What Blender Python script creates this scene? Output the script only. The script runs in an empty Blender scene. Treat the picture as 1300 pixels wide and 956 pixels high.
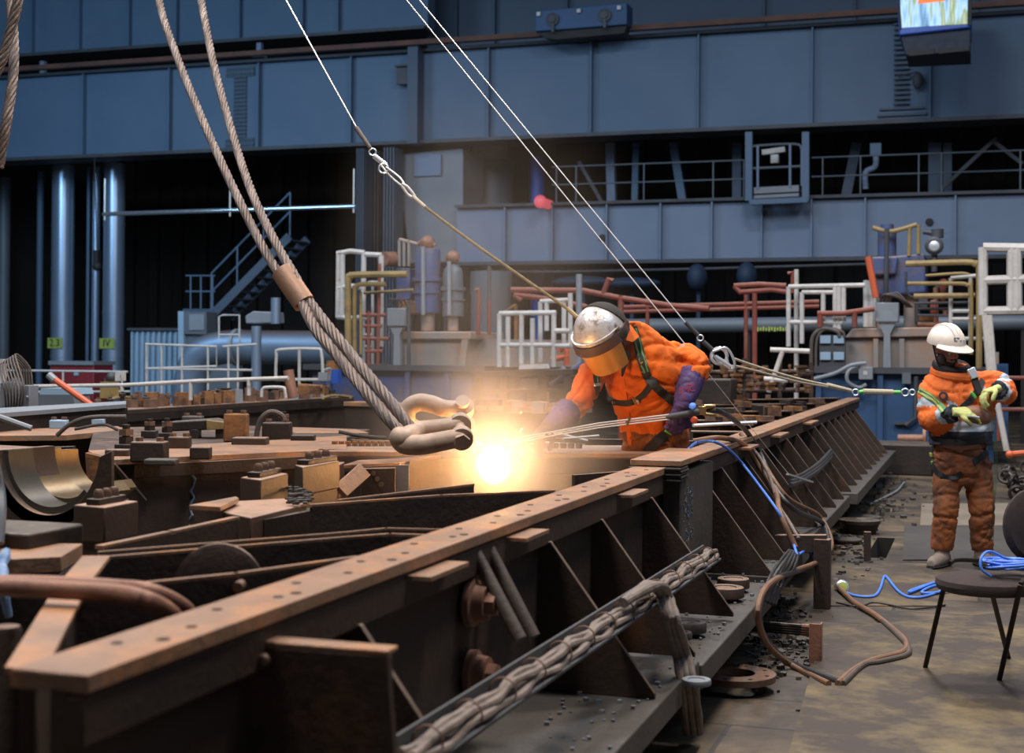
SMOKE = .4; CORE = 8; FLAMEW = 270; HB = 720; COOL = 1500; AMB = .12; EXPO = 0.0
import bpy, bmesh, math, random
from mathutils import Vector, Matrix, noise
from mathutils.bvhtree import BVHTree
random.seed(7)
C = bpy.context.scene.collection
V = Vector
# ---------------------------------------------------------------- camera frame
F = 1805.0; H = 1.57; CX, CY = 650.0, 433.0
_e, _r = 13/1805.0, 0.0068
fw = V((0, 1, _e)).normalized()
rt = V((1, 0, _r)); rt = (rt - fw*rt.dot(fw)).normalized()
up = rt.cross(fw).normalized()
CAM = V((0, 0, H))
ang = math.atan(0.3296)
U = V((math.sin(ang), math.cos(ang), 0)); W = V((math.cos(ang), -math.sin(ang), 0)); Z = V((0, 0, 1))
def ray(px, py): return fw + rt*((px-CX)/F) - up*((py-CY)/F)
def P(px, py, Y):
    d = ray(px, py); return CAM + d*(Y/d.y)
def PZ(px, py, z):
    d = ray(px, py); return CAM + d*((z-H)/d.z)
def PD(px, py, D):
    d = ray(px, py); return CAM + d*(D/d.dot(U))
def PS(px, py, s):
    d = ray(px, py); return CAM + d*(s/d.dot(W))
def L(s, t, z): return W*s + U*t + Z*z
def lt(p): return p.dot(W), p.dot(U), p.z
RU = Matrix((W, U, Z)).transposed()     # local x -> W, y -> U
# ---------------------------------------------------------------- materials
def mat(name, c, rough=.6, metal=0., c2=None, scale=3., bump=.0, bscale=None, rust=None, rustamt=.5, rscale=1.3, dust=None, dustamt=.6,
        emit=None, estr=0., stretch=None, alpha=None, spec=.5, contrast=.2):
    m = bpy.data.materials.new(name); m.use_nodes = True
    nt = m.node_tree; N = nt.nodes; K = nt.links; b = N['Principled BSDF']
    b.inputs['Roughness'].default_value = rough; b.inputs['Metallic'].default_value = metal
    b.inputs['Specular IOR Level'].default_value = spec
    b.inputs['Base Color'].default_value = (*c, 1)
    tc = N.new('ShaderNodeTexCoord'); src = tc.outputs['Object']
    if stretch:
        mp = N.new('ShaderNodeMapping'); mp.inputs['Scale'].default_value = stretch; K.new(src, mp.inputs[0]); src = mp.outputs[0]
    def nz(s, d=6, r=.6):
        n = N.new('ShaderNodeTexNoise'); n.inputs['Scale'].default_value = s; n.inputs['Detail'].default_value = d
        n.inputs['Roughness'].default_value = r; K.new(src, n.inputs['Vector']); return n.outputs['Fac']
    def rng(x, a, bb):
        r = N.new('ShaderNodeMapRange'); r.inputs[1].default_value = a; r.inputs[2].default_value = bb; K.new(x, r.inputs[0]); return r.outputs[0]
    def mix(f, a, bb):
        x = N.new('ShaderNodeMix'); x.data_type = 'RGBA'; K.new(f, x.inputs[0])
        for q, i in ((a, 6), (bb, 7)):
            if isinstance(q, tuple): x.inputs[i].default_value = (*q, 1)
            else: K.new(q, x.inputs[i])
        return x.outputs[2]
    col = c
    if c2: col = mix(rng(nz(scale), .5-contrast, .5+contrast), c, c2)
    if rust: col = mix(rng(nz(rscale, 8, .7), .78-rustamt*.5, .95-rustamt*.5), col, rust)
    if dust:
        g = N.new('ShaderNodeNewGeometry'); s = N.new('ShaderNodeSeparateXYZ'); K.new(g.outputs['Normal'], s.inputs[0])
        a = rng(s.outputs[2], .55, .95); bb = rng(nz(5, 8, .7), .62-dustamt*.5, .8-dustamt*.3)
        mu = N.new('ShaderNodeMath'); mu.operation = 'MULTIPLY'; K.new(a, mu.inputs[0]); K.new(bb, mu.inputs[1])
        col = mix(mu.outputs[0], col, dust)
    if not isinstance(col, tuple): K.new(col, b.inputs['Base Color'])
    if bump:
        bp = N.new('ShaderNodeBump'); bp.inputs['Strength'].default_value = bump; bp.inputs['Distance'].default_value = .007
        K.new(nz(bscale or scale*6, 5), bp.inputs['Height']); K.new(bp.outputs[0], b.inputs['Normal'])
    if emit:
        b.inputs['Emission Color'].default_value = (*emit, 1); b.inputs['Emission Strength'].default_value = estr
    if alpha is not None: b.inputs['Alpha'].default_value = alpha
    return m
M = {}
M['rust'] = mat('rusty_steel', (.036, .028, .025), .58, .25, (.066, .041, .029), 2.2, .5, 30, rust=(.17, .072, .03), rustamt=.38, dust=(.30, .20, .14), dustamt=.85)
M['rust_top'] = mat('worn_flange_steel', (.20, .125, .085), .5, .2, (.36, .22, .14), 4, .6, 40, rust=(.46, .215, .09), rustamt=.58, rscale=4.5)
M['dark'] = mat('dark_oily_steel', (.022, .019, .018), .5, .3, (.04, .03, .025), 3, .5, 25, rust=(.13, .055, .025), rustamt=.3, dust=(.15, .125, .1), dustamt=.7)
M['plate'] = mat('grimy_base_plate', (.06, .058, .055), .6, .3, (.10, .092, .082), 4, .5, 30, rust=(.15, .08, .04), rustamt=.3)
M['block'] = mat('brown_machined_block', (.07, .047, .038), .5, .3, (.10, .062, .045), 4, .3, 30, dust=(.42, .27, .19), dustamt=1.)
M['deck'] = mat('dark_deck_sheet', (.04, .03, .026), .6, .2, (.10, .065, .045), 5, .5, 40, rust=(.26, .15, .09), rustamt=.55, rscale=3)
M['nut'] = mat('rusted_nut', (.12, .075, .055), .55, .3, (.2, .12, .08), 20, .3, 60)
M['bright'] = mat('machined_bearing_bronze', (.20, .15, .085), .38, .75, (.13, .105, .07), 6, .1, 60)
M['grey_liner'] = mat('grey_liner_steel', (.06, .062, .055), .45, .5, (.09, .085, .07), 5, .1, 60)
M['orange_rust'] = mat('orange_rusted_steel', (.20, .085, .028), .8, 0, (.36, .17, .055), 6, .5, 40, rust=(.08, .04, .025), rustamt=.7, rscale=4)
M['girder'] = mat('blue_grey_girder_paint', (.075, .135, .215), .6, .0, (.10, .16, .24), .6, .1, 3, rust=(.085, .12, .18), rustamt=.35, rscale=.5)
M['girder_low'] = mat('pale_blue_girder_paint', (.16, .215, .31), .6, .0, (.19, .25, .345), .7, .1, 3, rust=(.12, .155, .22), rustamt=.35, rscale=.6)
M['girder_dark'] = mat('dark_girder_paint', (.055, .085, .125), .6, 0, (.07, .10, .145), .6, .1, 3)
M['railrust'] = mat('crane_rail_rust', (.16, .065, .04), .7, .1, (.07, .04, .035), 1.5, .2, 8)
M['wall'] = mat('near_black_cladding', (.013, .011, .011), .85, 0, (.022, .017, .015), .4, .2, 3)  # near-black wall tone with a faint brown mottle
M['darksteel'] = mat('dark_background_steel', (.05, .055, .065), .6, .2, (.08, .085, .095), 2, .1)
M['greyduct'] = mat('grey_hood_sheet', (.16, .175, .195), .55, .2, (.22, .235, .26), .8, .1)
M['silver'] = mat('silver_duct_cladding', (.40, .52, .68), .3, .65, (.34, .46, .62), 1., .15, 4)
M['polished'] = mat('polished_pipe', (.75, .85, .95), .16, .9)
M['lightblue'] = mat('pale_blue_sheet', (.25, .38, .50), .55, .1, (.30, .43, .55), 1.5, .1)
M['vessel'] = mat('dim_vessel_paint', (.012, .03, .065), .7)
M['worn_edge'] = mat('worn_bare_edge', (.26, .20, .16), .45, .4, (.16, .11, .08), 9, .3, 40)
M['red'] = mat('dark_red_paint', (.22, .02, .025), .5, 0, (.16, .015, .02), 2)
M['redpipe'] = mat('red_lead_pipe', (.26, .055, .035), .6, 0, (.17, .05, .035), 5, .2, rust=(.30, .18, .13), rustamt=.5, dust=(.38, .22, .16), dustamt=.9)
M['orange_paint'] = mat('bright_orange_paint', (.65, .13, .04), .5, 0, (.5, .10, .05), 4)
M['white'] = mat('white_rail_paint', (.60, .59, .56), .55, 0, (.44, .42, .39), 5, .1, rust=(.28, .15, .09), rustamt=.42, rscale=6)
M['yellow'] = mat('mustard_pipe_paint', (.36, .25, .09), .55, 0, (.22, .16, .07), 4, .1, rust=(.16, .08, .04), rustamt=.45, rscale=5)
M['blue'] = mat('machine_blue_paint', (.05, .085, .22), .55, 0, (.055, .075, .15), 2.5, .1, rust=(.16, .10, .075), rustamt=.55, rscale=2.5, dust=(.40, .27, .20), dustamt=.9)
M['bluebase'] = mat('deep_blue_base_paint', (.025, .085, .20), .55, 0, (.02, .06, .14), 1.5, .1, rust=(.05, .05, .055), rustamt=.3)
M['cobalt'] = mat('cobalt_blue_paint', (.02, .09, .42), .45, 0, (.02, .07, .33), 2)
M['casing'] = mat('pale_grey_casing', (.20, .195, .19), .65, 0, (.32, .27, .235), 1.6, .2, rust=(.33, .19, .12), rustamt=.6, rscale=1.5, dust=(.60, .36, .25), dustamt=1.2)
M['boxgrey'] = mat('grey_cabinet_paint', (.25, .28, .31), .5, .1, (.20, .23, .26), 3)
M['tank'] = mat('dark_tank_paint', (.10, .125, .15), .5, .1, (.13, .155, .18), 1)
M['dustpipe'] = mat('dusty_large_pipe', (.17, .24, .33), .42, .4, (.20, .27, .37), 2, .1, dust=(.15, .10, .08), dustamt=1.)
M['copper'] = mat('corroded_pipe_stub', (.33, .17, .11), .55, .2, (.2, .1, .07), 8, .4)
M['rope'] = mat('wire_rope_strands', (.21, .165, .14), .5, .45, (.12, .095, .085), 8, .5, 90)
M['ferrule'] = mat('brown_swage_sleeve', (.30, .17, .10), .5, .35, (.22, .13, .08), 6, .3, rust=(.45, .36, .08), rustamt=.25, rscale=6)
M['shackle'] = mat('worn_shackle_steel', (.52, .39, .29), .55, .1, (.30, .21, .15), 8, .3, 40)
M['steelwire'] = mat('bright_steel_wire', (.78, .78, .75), .35, .4)
M['alu'] = mat('bright_alloy_hook', (.72, .80, .86), .25, .6)
M['webbing'] = mat('yellow_brown_webbing', (.26, .19, .07), .8, 0, (.1, .075, .04), 40)
M['beigeweb'] = mat('beige_webbing', (.55, .5, .38), .8, 0, (.42, .38, .28), 30)
M['hose'] = mat('grubby_rubber_hose', (.11, .085, .068), .55, 0, (.065, .055, .05), 9, .35, 60)
M['hose_brown'] = mat('brown_rubber_hose', (.22, .12, .065), .55, 0, (.14, .08, .05), 9, .3, 60)
M['blackhose'] = mat('black_rubber_hose', (.022, .023, .026), .45, 0, (.04, .04, .042), 12, .2, 60)
M['greycable'] = mat('dusty_grey_cable', (.23, .19, .165), .7, 0, (.13, .105, .09), 14, .7, 40)
M['bluerope'] = mat('bright_blue_hose', (.07, .22, .80), .45, 0, (.10, .28, .88), 10)
M['bluerag'] = mat('blue_rag', (.10, .22, .45), .85, 0, (.3, .4, .55), 25, .6, 60)
M['orange'] = mat('orange_workwear', (.86, .178, .012), .85, 0, (.66, .12, .008), 4, .5, 45, rust=(.22, .06, .02), rustamt=.33, rscale=3.5)
M['orange_dirty'] = mat('grimy_orange_workwear', (.42, .125, .03), .85, 0, (.20, .075, .03), 4, .45, 50, rust=(.055, .038, .035), rustamt=.62, rscale=3.)
M['orange2'] = mat('orange_jacket', (.86, .19, .03), .8, 0, (.70, .14, .022), 4, .4, 50, rust=(.16, .06, .04), rustamt=.38, rscale=4)
M['navy'] = mat('navy_jacket_band', (.025, .03, .05), .8, 0, (.045, .05, .07), 6, .3)
M['reflect'] = mat('silver_reflective_tape', (.60, .68, .75), .4, .1, (.48, .56, .64), 8)
M['purple'] = mat('purple_leather_glove', (.075, .04, .16), .7, 0, (.05, .03, .11), 7, .5, 60, rust=(.045, .025, .035), rustamt=.3, rscale=6)
M['glovedark'] = mat('soiled_glove_palm', (.09, .045, .04), .75, 0, (.05, .03, .035), 9, .5, 60)
M['glovegreen'] = mat('yellow_green_glove', (.55, .60, .20), .8, 0, (.42, .46, .18), 8, .3, rust=(.1, .1, .07), rustamt=.25, rscale=9)
M['black'] = mat('black_fabric', (.014, .013, .014), .85, 0, (.024, .022, .023), 12, .3)
M['strap'] = mat('black_harness_webbing', (.018, .018, .02), .7, 0, (.03, .03, .032), 50)
M['cordgreen'] = mat('dark_green_cord', (.03, .08, .04), .8)
M['straps_green'] = mat('green_edge_webbing', (.10, .30, .12), .7)
M['silverhood'] = mat('scorched_silver_hood', (.78, .78, .79), .34, .4, (.58, .54, .48), 8, .6, 25, rust=(.10, .065, .05), rustamt=.55, rscale=13)
M['amber'] = mat('amber_tinted_visor', (.85, .42, .10), .25, .25, (.7, .32, .07), 5, .1, rust=(.5, .3, .15), rustamt=.3, alpha=.93)
M['brim'] = mat('brown_leather_brim', (.09, .045, .04), .6, 0, (.06, .03, .03), 8, .3)
M['helmet'] = mat('white_hard_hat', (.80, .74, .66), .4, 0, (.68, .60, .52), 6, .1, rust=(.16, .14, .12), rustamt=.12, rscale=10)
M['skin'] = mat('weathered_skin', (.36, .19, .14), .55, 0, (.30, .14, .11), 9, .2)
M['hair'] = mat('dark_stubble', (.03, .022, .02), .8)
M['boot'] = mat('dusty_work_boot', (.30, .24, .20), .8, 0, (.18, .14, .12), 8, .4)
M['chairpad'] = mat('brown_black_upholstery', (.028, .020, .018), .9, 0, (.04, .028, .025), 30, .3, 200)
M['chairleg'] = mat('black_chair_tube', (.02, .016, .015), .4, .4, (.04, .03, .025), 9)
M['white_paint'] = mat('chalk_white', (.5, .52, .55), .8)
M['chalkblue'] = mat('faded_blue_chalk', (.10, .16, .24), .8)
M['pit'] = mat('pit_dark', (.012, .010, .009), .9)
M['brass'] = mat('brass_fitting', (.45, .32, .14), .3, .8)
M['green'] = mat('green_clip', (.15, .6, .12), .5)
M['lime'] = mat('lime_marking_paint', (.40, .50, .10), .7)
M['charcoal'] = mat('black_lettering', (.02, .02, .02), .7)
M['redletter'] = mat('red_lettering', (.45, .04, .08), .7)
# floor: stained concrete with joints
def floor_mat():
    m = mat('stained_floor', (.06, .047, .038), .6, 0, (.12, .095, .062), 1.1, .7, 14, rust=(.03, .024, .02), rustamt=.75, rscale=1.9, contrast=.1)
    nt = m.node_tree; N = nt.nodes; K = nt.links; b = N['Principled BSDF']
    src = b.inputs['Base Color'].links[0].from_socket
    tc = N.new('ShaderNodeTexCoord'); mp = N.new('ShaderNodeMapping'); mp.inputs['Rotation'].default_value = (0, 0, ang)
    br = N.new('ShaderNodeTexBrick'); br.inputs['Scale'].default_value = .5; br.inputs['Mortar Size'].default_value = .006
    br.inputs['Color1'].default_value = (.72, .72, .74, 1); br.inputs['Color2'].default_value = (1.7, 1.55, 1.15, 1); br.inputs['Mortar'].default_value = (.3, .3, .3, 1)
    K.new(tc.outputs['Object'], mp.inputs[0]); K.new(mp.outputs[0], br.inputs[0])
    mx = N.new('ShaderNodeMix'); mx.data_type = 'RGBA'; mx.blend_type = 'MULTIPLY'; mx.inputs[0].default_value = .9
    K.new(src, mx.inputs[6]); K.new(br.outputs[0], mx.inputs[7]); K.new(mx.outputs[2], b.inputs['Base Color'])
    return m
M['floor'] = floor_mat()
# ---------------------------------------------------------------- mesh builder
def cr(pts, k=6):
    pts = [V(p) for p in pts]
    if len(pts) < 3: return pts
    out = []
    ext = [pts[0]*2-pts[1]] + pts + [pts[-1]*2-pts[-2]]
    for i in range(1, len(ext)-2):
        a, b, c, d = ext[i-1:i+3]
        for j in range(k):
            t = j/k
            out.append(.5*((2*b) + (c-a)*t + (2*a-5*b+4*c-d)*t*t + (3*b-a-3*c+d)*t*t*t))
    out.append(pts[-1]); return out
class MB:
    def __init__(s): s.v = []; s.f = []; s.mi = []; s.cur = 0
    def add(s, vs, fs):
        n = len(s.v); s.v += [V(v) for v in vs]
        for f in fs: s.f.append([n+i for i in f]); s.mi.append(s.cur)
        return s
    def box(s, c, size, R=None):
        R = R or Matrix.Identity(3); c = V(c); h = V(size)*.5
        vs = [c + R @ V((x*h.x, y*h.y, z*h.z)) for z in (-1, 1) for y in (-1, 1) for x in (-1, 1)]
        return s.add(vs, [(0, 2, 3, 1), (4, 5, 7, 6), (0, 1, 5, 4), (2, 6, 7, 3), (0, 4, 6, 2), (1, 3, 7, 5)])
    def bar(s, A, B, w, h, upv=Z):
        A = V(A); B = V(B); d = (B-A); l = d.length; d = d/l
        x = d.cross(upv)
        if x.length < 1e-4: x = d.cross(V((0, 1, 0)))
        x.normalize(); z = x.cross(d).normalized()
        return s.box((A+B)/2, (w, l, h), Matrix((x, d, z)).transposed())
    def prism(s, poly, vec):
        n = len(poly); vec = V(vec); vs = [V(p) for p in poly] + [V(p)+vec for p in poly]
        fs = [tuple(range(n-1, -1, -1)), tuple(range(n, 2*n))] + [(i, (i+1) % n, n+(i+1) % n, n+i) for i in range(n)]
        return s.add(vs, fs)
    def slab(s, A, B, depth, t):
        A = V(A); B = V(B); d = (B-A); n = V((-d.y, d.x, 0)).normalized()*t/2
        dz = V((0, 0, depth))
        return s.prism([A-n, B-n, B-n-dz, A-n-dz], n*2)
    def tube(s, pts, r, n=10, caps=True, flat=None, twist=0):
        pts = [V(p) for p in pts]; m = len(pts); rs = [r[min(i, len(r)-1)] for i in range(m)] if isinstance(r, list) else [r]*m
        T = [(pts[min(i+1, m-1)]-pts[max(i-1, 0)]).normalized() for i in range(m)]
        a = T[0].cross(Z)
        if a.length < 1e-3: a = T[0].cross(V((0, 1, 0)))
        a.normalize(); vs = []
        for i in range(m):
            a = (a - T[i]*a.dot(T[i])).normalized(); b = T[i].cross(a)
            rr = rs[i]; ra, rb = rr if isinstance(rr, (tuple, list)) else (rr, rr)
            for j in range(n):
                th = 2*math.pi*j/n + twist
                vs.append(pts[i] + a*math.cos(th)*ra + b*math.sin(th)*rb)
        fs = [(i*n+j, i*n+(j+1) % n, (i+1)*n+(j+1) % n, (i+1)*n+j) for i in range(m-1) for j in range(n)]
        if caps: fs += [tuple(range(n-1, -1, -1)), tuple((m-1)*n+j for j in range(n))]
        return s.add(vs, fs)
    def rings(s, rings, n=20):   # rings: (center, ax, bx) vectors
        vs = []; m = len(rings)
        for c, a, b in rings:
            for j in range(n):
                th = 2*math.pi*j/n; vs.append(V(c)+V(a)*math.cos(th)+V(b)*math.sin(th))
        fs = [(i*n+j, i*n+(j+1) % n, (i+1)*n+(j+1) % n, (i+1)*n+j) for i in range(m-1) for j in range(n)]
        fs += [tuple(range(n-1, -1, -1)), tuple((m-1)*n+j for j in range(n))]
        return s.add(vs, fs)
    def lathe(s, base, axis, prof, n=20):
        base = V(base); ax = V(axis).normalized(); a = ax.cross(V((.3, 1, .2))).normalized(); b = ax.cross(a)
        return s.rings([(base+ax*h, a*max(r, 1e-4), b*max(r, 1e-4)) for r, h in prof], n)
    def ell(s, c, rad, R=None, nu=20, nv=12, v0=0., v1=1.):
        R = R or Matrix.Identity(3); rad = V(rad) if not isinstance(rad, (int, float)) else V((rad,)*3)
        rr = []
        for i in range(nv+1):
            ph = math.pi*(v0+(v1-v0)*i/nv); k = max(math.sin(ph), 1e-3)
            rr.append((V(c)+R @ V((0, 0, rad.z*math.cos(ph))), R @ V((rad.x*k, 0, 0)), R @ V((0, rad.y*k, 0))))
        rr.reverse(); return s.rings(rr, nu)
    def torus(s, c, axis, Rr, r, a0=0, a1=2*math.pi, n=32, m=10, xdir=None):
        ax = V(axis).normalized(); x = V(xdir) if xdir is not None else ax.cross(V((.3, 1, .2)))
        x = (x-ax*x.dot(ax)).normalized(); y = ax.cross(x)
        closed = abs(a1-a0) > 6.28
        pts = [V(c)+(x*math.cos(a0+(a1-a0)*i/n)+y*math.sin(a0+(a1-a0)*i/n))*Rr for i in range(n+1)]
        return s.tube(pts, r, m, caps=not closed)
    def hexnut(s, c, axis, r, h):
        ax = V(axis).normalized(); a = ax.cross(V((.3, 1, .2))).normalized(); b = ax.cross(a)
        return s.prism([V(c)+a*math.cos(k*math.pi/3)*r+b*math.sin(k*math.pi/3)*r for k in range(6)], ax*h)
    def build(s, name, m, parent=None, bevel=0, sharp=35, origin=None):
        me = bpy.data.meshes.new(name)
        if parent is not None: o0 = wloc(parent)
        elif origin is not None: o0 = V(origin)
        else:
            xs = [v.x for v in s.v]; ys = [v.y for v in s.v]; zs = [v.z for v in s.v]
            o0 = V(((min(xs)+max(xs))/2, (min(ys)+max(ys))/2, min(zs)))
        me.from_pydata([tuple(v-o0) for v in s.v], [], s.f)
        ms = m if isinstance(m, (list, tuple)) else [m]
        for q in ms: me.materials.append(M[q] if isinstance(q, str) else q)
        for p, i in zip(me.polygons, s.mi): p.material_index = min(i, len(ms)-1)
        bm = bmesh.new(); bm.from_mesh(me); bmesh.ops.recalc_face_normals(bm, faces=bm.faces); bm.to_mesh(me); bm.free()
        me.polygons.foreach_set('use_smooth', [True]*len(me.polygons))
        me.set_sharp_from_angle(angle=math.radians(sharp))
        o = bpy.data.objects.new(name, me); C.objects.link(o)
        if parent is not None: o.parent = parent
        else: o.location = o0
        if bevel:
            bv = o.modifiers.new('bevel', 'BEVEL'); bv.width = bevel; bv.segments = 2; bv.limit_method = 'ANGLE'; bv.angle_limit = .6
        return o
def wloc(o):
    l = V(o.location)
    while o.parent is not None: o = o.parent; l = l + V(o.location)
    return l
def tag(o, label, cat, group=None, kind=None):
    if label: o['label'] = label
    if cat: o['category'] = cat
    if group: o['group'] = group
    if kind: o['kind'] = kind
    return o
def thing(name, label, cat, loc=(0, 0, 0), group=None):
    o = bpy.data.objects.new(name, None); C.objects.link(o); o.location = loc; o.empty_display_size = .1
    return tag(o, label, cat, group)
def struct(o): o['kind'] = 'structure'; return o
def copy_tree(o, parent=None):
    c = o.copy(); C.objects.link(c)
    if parent is not None: c.parent = parent
    for ch in list(o.children): copy_tree(ch, c)
    return c
def text(name, body, m, parent, pos, xdir, ydir, size, ext=.001):
    cu = bpy.data.curves.new(name, 'FONT'); cu.body = body; cu.size = size; cu.extrude = ext; cu.align_x = 'CENTER'; cu.align_y = 'CENTER'
    x = V(xdir).normalized(); z = x.cross(V(ydir)).normalized(); y = z.cross(x)
    tmp = bpy.data.objects.new(name, cu); C.objects.link(tmp)
    me = bpy.data.meshes.new_from_object(tmp.evaluated_get(bpy.context.evaluated_depsgraph_get())); bpy.data.objects.remove(tmp)
    me.materials.clear(); me.materials.append(M[m]); o = bpy.data.objects.new(name, me); C.objects.link(o)
    mt = Matrix((x, y, z)).transposed().to_4x4(); off = wloc(parent) if parent is not None else V()
    o.parent = parent
    mt.translation = V(pos)-off; o.matrix_local = mt
    return o
# ================================================================ SETTING
# floor with a real pit
pa, pb = PZ(1108, 708, 0), PZ(1152, 684, 0)
sa, ta, _ = lt(pa); sb, tb, _ = lt(pb); s0p, s1p, t0p, t1p = min(sa, sb)-.05, max(sa, sb)-.1, min(ta, tb), max(ta, tb)
b = MB(); S0, S1, T0, T1 = -34, 34, -6, 46
def q4(s0, t0, s1, t1): b.add([L(s0, t0, 0), L(s1, t0, 0), L(s1, t1, 0), L(s0, t1, 0)], [(0, 1, 2, 3)])
q4(S0, T0, S1, t0p); q4(S0, t1p, S1, T1); q4(S0, t0p, s0p, t1p); q4(s1p, t0p, S1, t1p)
struct(b.build('floor', 'floor', origin=(0, 0, 0)))
b = MB(); c = [(s0p, t0p), (s1p, t0p), (s1p, t1p), (s0p, t1p)]
for i in range(4):
    a, d = c[i], c[(i+1) % 4]
    b.add([L(*a, 0), L(*d, 0), L(*d, -.5), L(*a, -.5)], [(0, 1, 2, 3)])
b.add([L(*q, -.5) for q in c], [(0, 1, 2, 3)])
struct(b.build('trim_1', 'pit', origin=(0, 0, 0)))
b = MB(); b.box(L(0, 45.2, 8), (70, .3, 17), RU); 
for k in range(70): b.box(L(-34.5+k, 44.95, 8), (.35, .2, 17), RU)
struct(b.build('wall_back', 'wall', origin=(0, 0, 0)))

b = MB(); b.box(L(-30, 20, 8), (.3, 52, 17), RU); struct(b.build('wall_left', 'wall', origin=(0, 0, 0)))
# ---- big plate girders of the hall
def girder(name, label, D, x0, x1, z0, z1, stiff, m, depth=.5, cat='girder', fl='darksteel', flw=.5, mr=None):
    s0 = PD(x0, 300, D).dot(W); s1 = PD(x1, 300, D).dot(W)
    t = thing(name, label, cat, L((s0+s1)/2, D+.2, z0))
    b = MB(); b.box(L((s0+s1)/2, D+depth/2, (z0+z1)/2), (s1-s0, depth, z1-z0-.1), RU); b.build('web', m, t)
    b = MB(); b.box(L((s0+s1)/2, D+depth/2, z0), (s1-s0, depth+flw, .09), RU); b.build('bottom_flange', fl, t)
    b = MB(); b.box(L((s0+s1)/2, D+depth/2, z1), (s1-s0, depth+flw*.8, .07), RU); b.build('top_flange', fl, t)
    for px in stiff:
        s = PD(px, 300, D).dot(W); b = MB()
        b.box(L(s, D-.09, (z0+z1)/2), (.035, .18, z1-z0-.1), RU)
        b.build('stiffener', m, t)
    return t, s0, s1
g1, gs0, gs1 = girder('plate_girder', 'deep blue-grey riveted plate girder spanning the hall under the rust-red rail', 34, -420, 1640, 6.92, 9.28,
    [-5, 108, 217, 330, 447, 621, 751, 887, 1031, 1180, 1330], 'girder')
# splice plates with rivets
def splice(px, w, rows, cols):
    s = PD(px, 200, 34).dot(W); b = MB()
    b.box(L(s, 33.98, 8.07), (w*.45, .03, 1.9), RU); b.box(L(s, 33.975, 7.12), (w, .04, .26), RU); b.box(L(s, 33.975, 9.04), (w, .04, .26), RU)
    for i in range(rows):
        for j in range(cols): b.ell(L(s-w*.18+w*.36*j/(cols-1), 33.95, 7.25+1.62*i/(rows-1)), .028, nu=6, nv=4)
    for zz in (7.05, 7.18, 8.97, 9.1):
        for j in range(10): b.ell(L(s-w*.45+w*.9*j/9, 33.95, zz), .028, nu=6, nv=4)
    b.build('splice_plate', 'girder_dark', g1)
splice(305, .85, 16, 5)
s = PD(1145, 100, 34).dot(W); b = MB()
for i in range(17): b.box(L(s, 33.9, 7.35+i*.115), (.36, .06, .035), RU)
b.box(L(s, 33.95, 7.1), (1.1, .06, .06), RU); b.box(L(s, 33.95, 7.24), (1.0, .06, .05), RU); b.box(L(s, 33.95, 6.99), (1.1, .06, .05), RU); b.build('splice_plate', 'girder_dark', g1)
b = MB(); b.box(L(PD(532, 100, 34).dot(W), 33.75, 8.1), (.28, .4, 2.5), RU); b.build('column_strut', 'girder_dark', g1)
b = MB(); b.box(L((gs0+gs1)/2, 33.5, 9.42), (gs1-gs0, .09, .10), RU); b.box(L((gs0+gs1)/2, 33.5, 9.35), (gs1-gs0, .2, .03), RU)
tag(b.build('crane_rail', 'railrust'), 'rust-red crane rail running along the top of the deep plate girder', 'rail')
b = MB(); c = PD(513, 97, 33.8); b.box(c, (.34, .2, .42), RU); b.box(c+Z*.26, (.42, .3, .05), RU)
tag(b.build('junction_box', 'darksteel'), 'small dark box fixed high on the deep girder above the grey hood', 'box')
b = MB(); c = PD(1165, 102, 33.8); b.ell(c, (.12, .1, .2), RU); b.tube([c+Z*.2, PD(1140, 97, 33.8)], .02, 6)
tag(b.build('wall_lamp', 'darksteel'), 'small dark oval fitting on the girder beneath the crane cab', 'fitting')
g0, a0, a1 = girder('bridge_beam', 'dark blue upper bridge beam with narrow panels at the top left', 35.2, -420, 541, 10.15, 13.2,
    [-20, 42, 102, 165, 225, 305, 385, 430], 'girder', fl='darksteel')
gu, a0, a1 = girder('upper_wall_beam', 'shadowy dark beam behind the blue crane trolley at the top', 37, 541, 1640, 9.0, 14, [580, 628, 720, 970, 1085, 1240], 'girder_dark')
b = MB(); b.box(L(-6, 38, 9.6), (40, .3, 1.5), RU); tag(b.build('gap_backing', 'wall'), 'black backing strip for the dark gap above the left half of the rail', 'duct')  # black strip stands in for the darkness of the gap between the beams
for px, py0, py1 in ((55, 78, 96), (330, 55, 72)):
    b = MB(); b.bar(PD(px, py0, 35), PD(px, py1, 35), .14, .14, U); b.box(PD(px, py1, 35), (.3, .3, .06), RU)
    tag(b.build('rail_bracket', 'girder_low'), 'short pale bracket in the dark gap %s' % ('at the far left of the rail' if px < 100 else 'behind the right-hand wire rope'), 'bracket')
g2, b0, b1 = girder('box_girder', 'lower pale blue-grey box girder below the walkway railing', 34, 580, 1640, 3.78, 5.24,
    [643, 703, 772, 840, 905, 968, 1031, 1099, 1213, 1330], 'girder_low', depth=1.2)
b = MB(); 
for px, py in ((765, 302), (1180, 282)): b.lathe(PD(px, py, 33.99), -U, [(.09, 0), (.09, .04), (0, .05)], 12)
b.build('lifting_hole', 'charcoal', g2)
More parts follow.
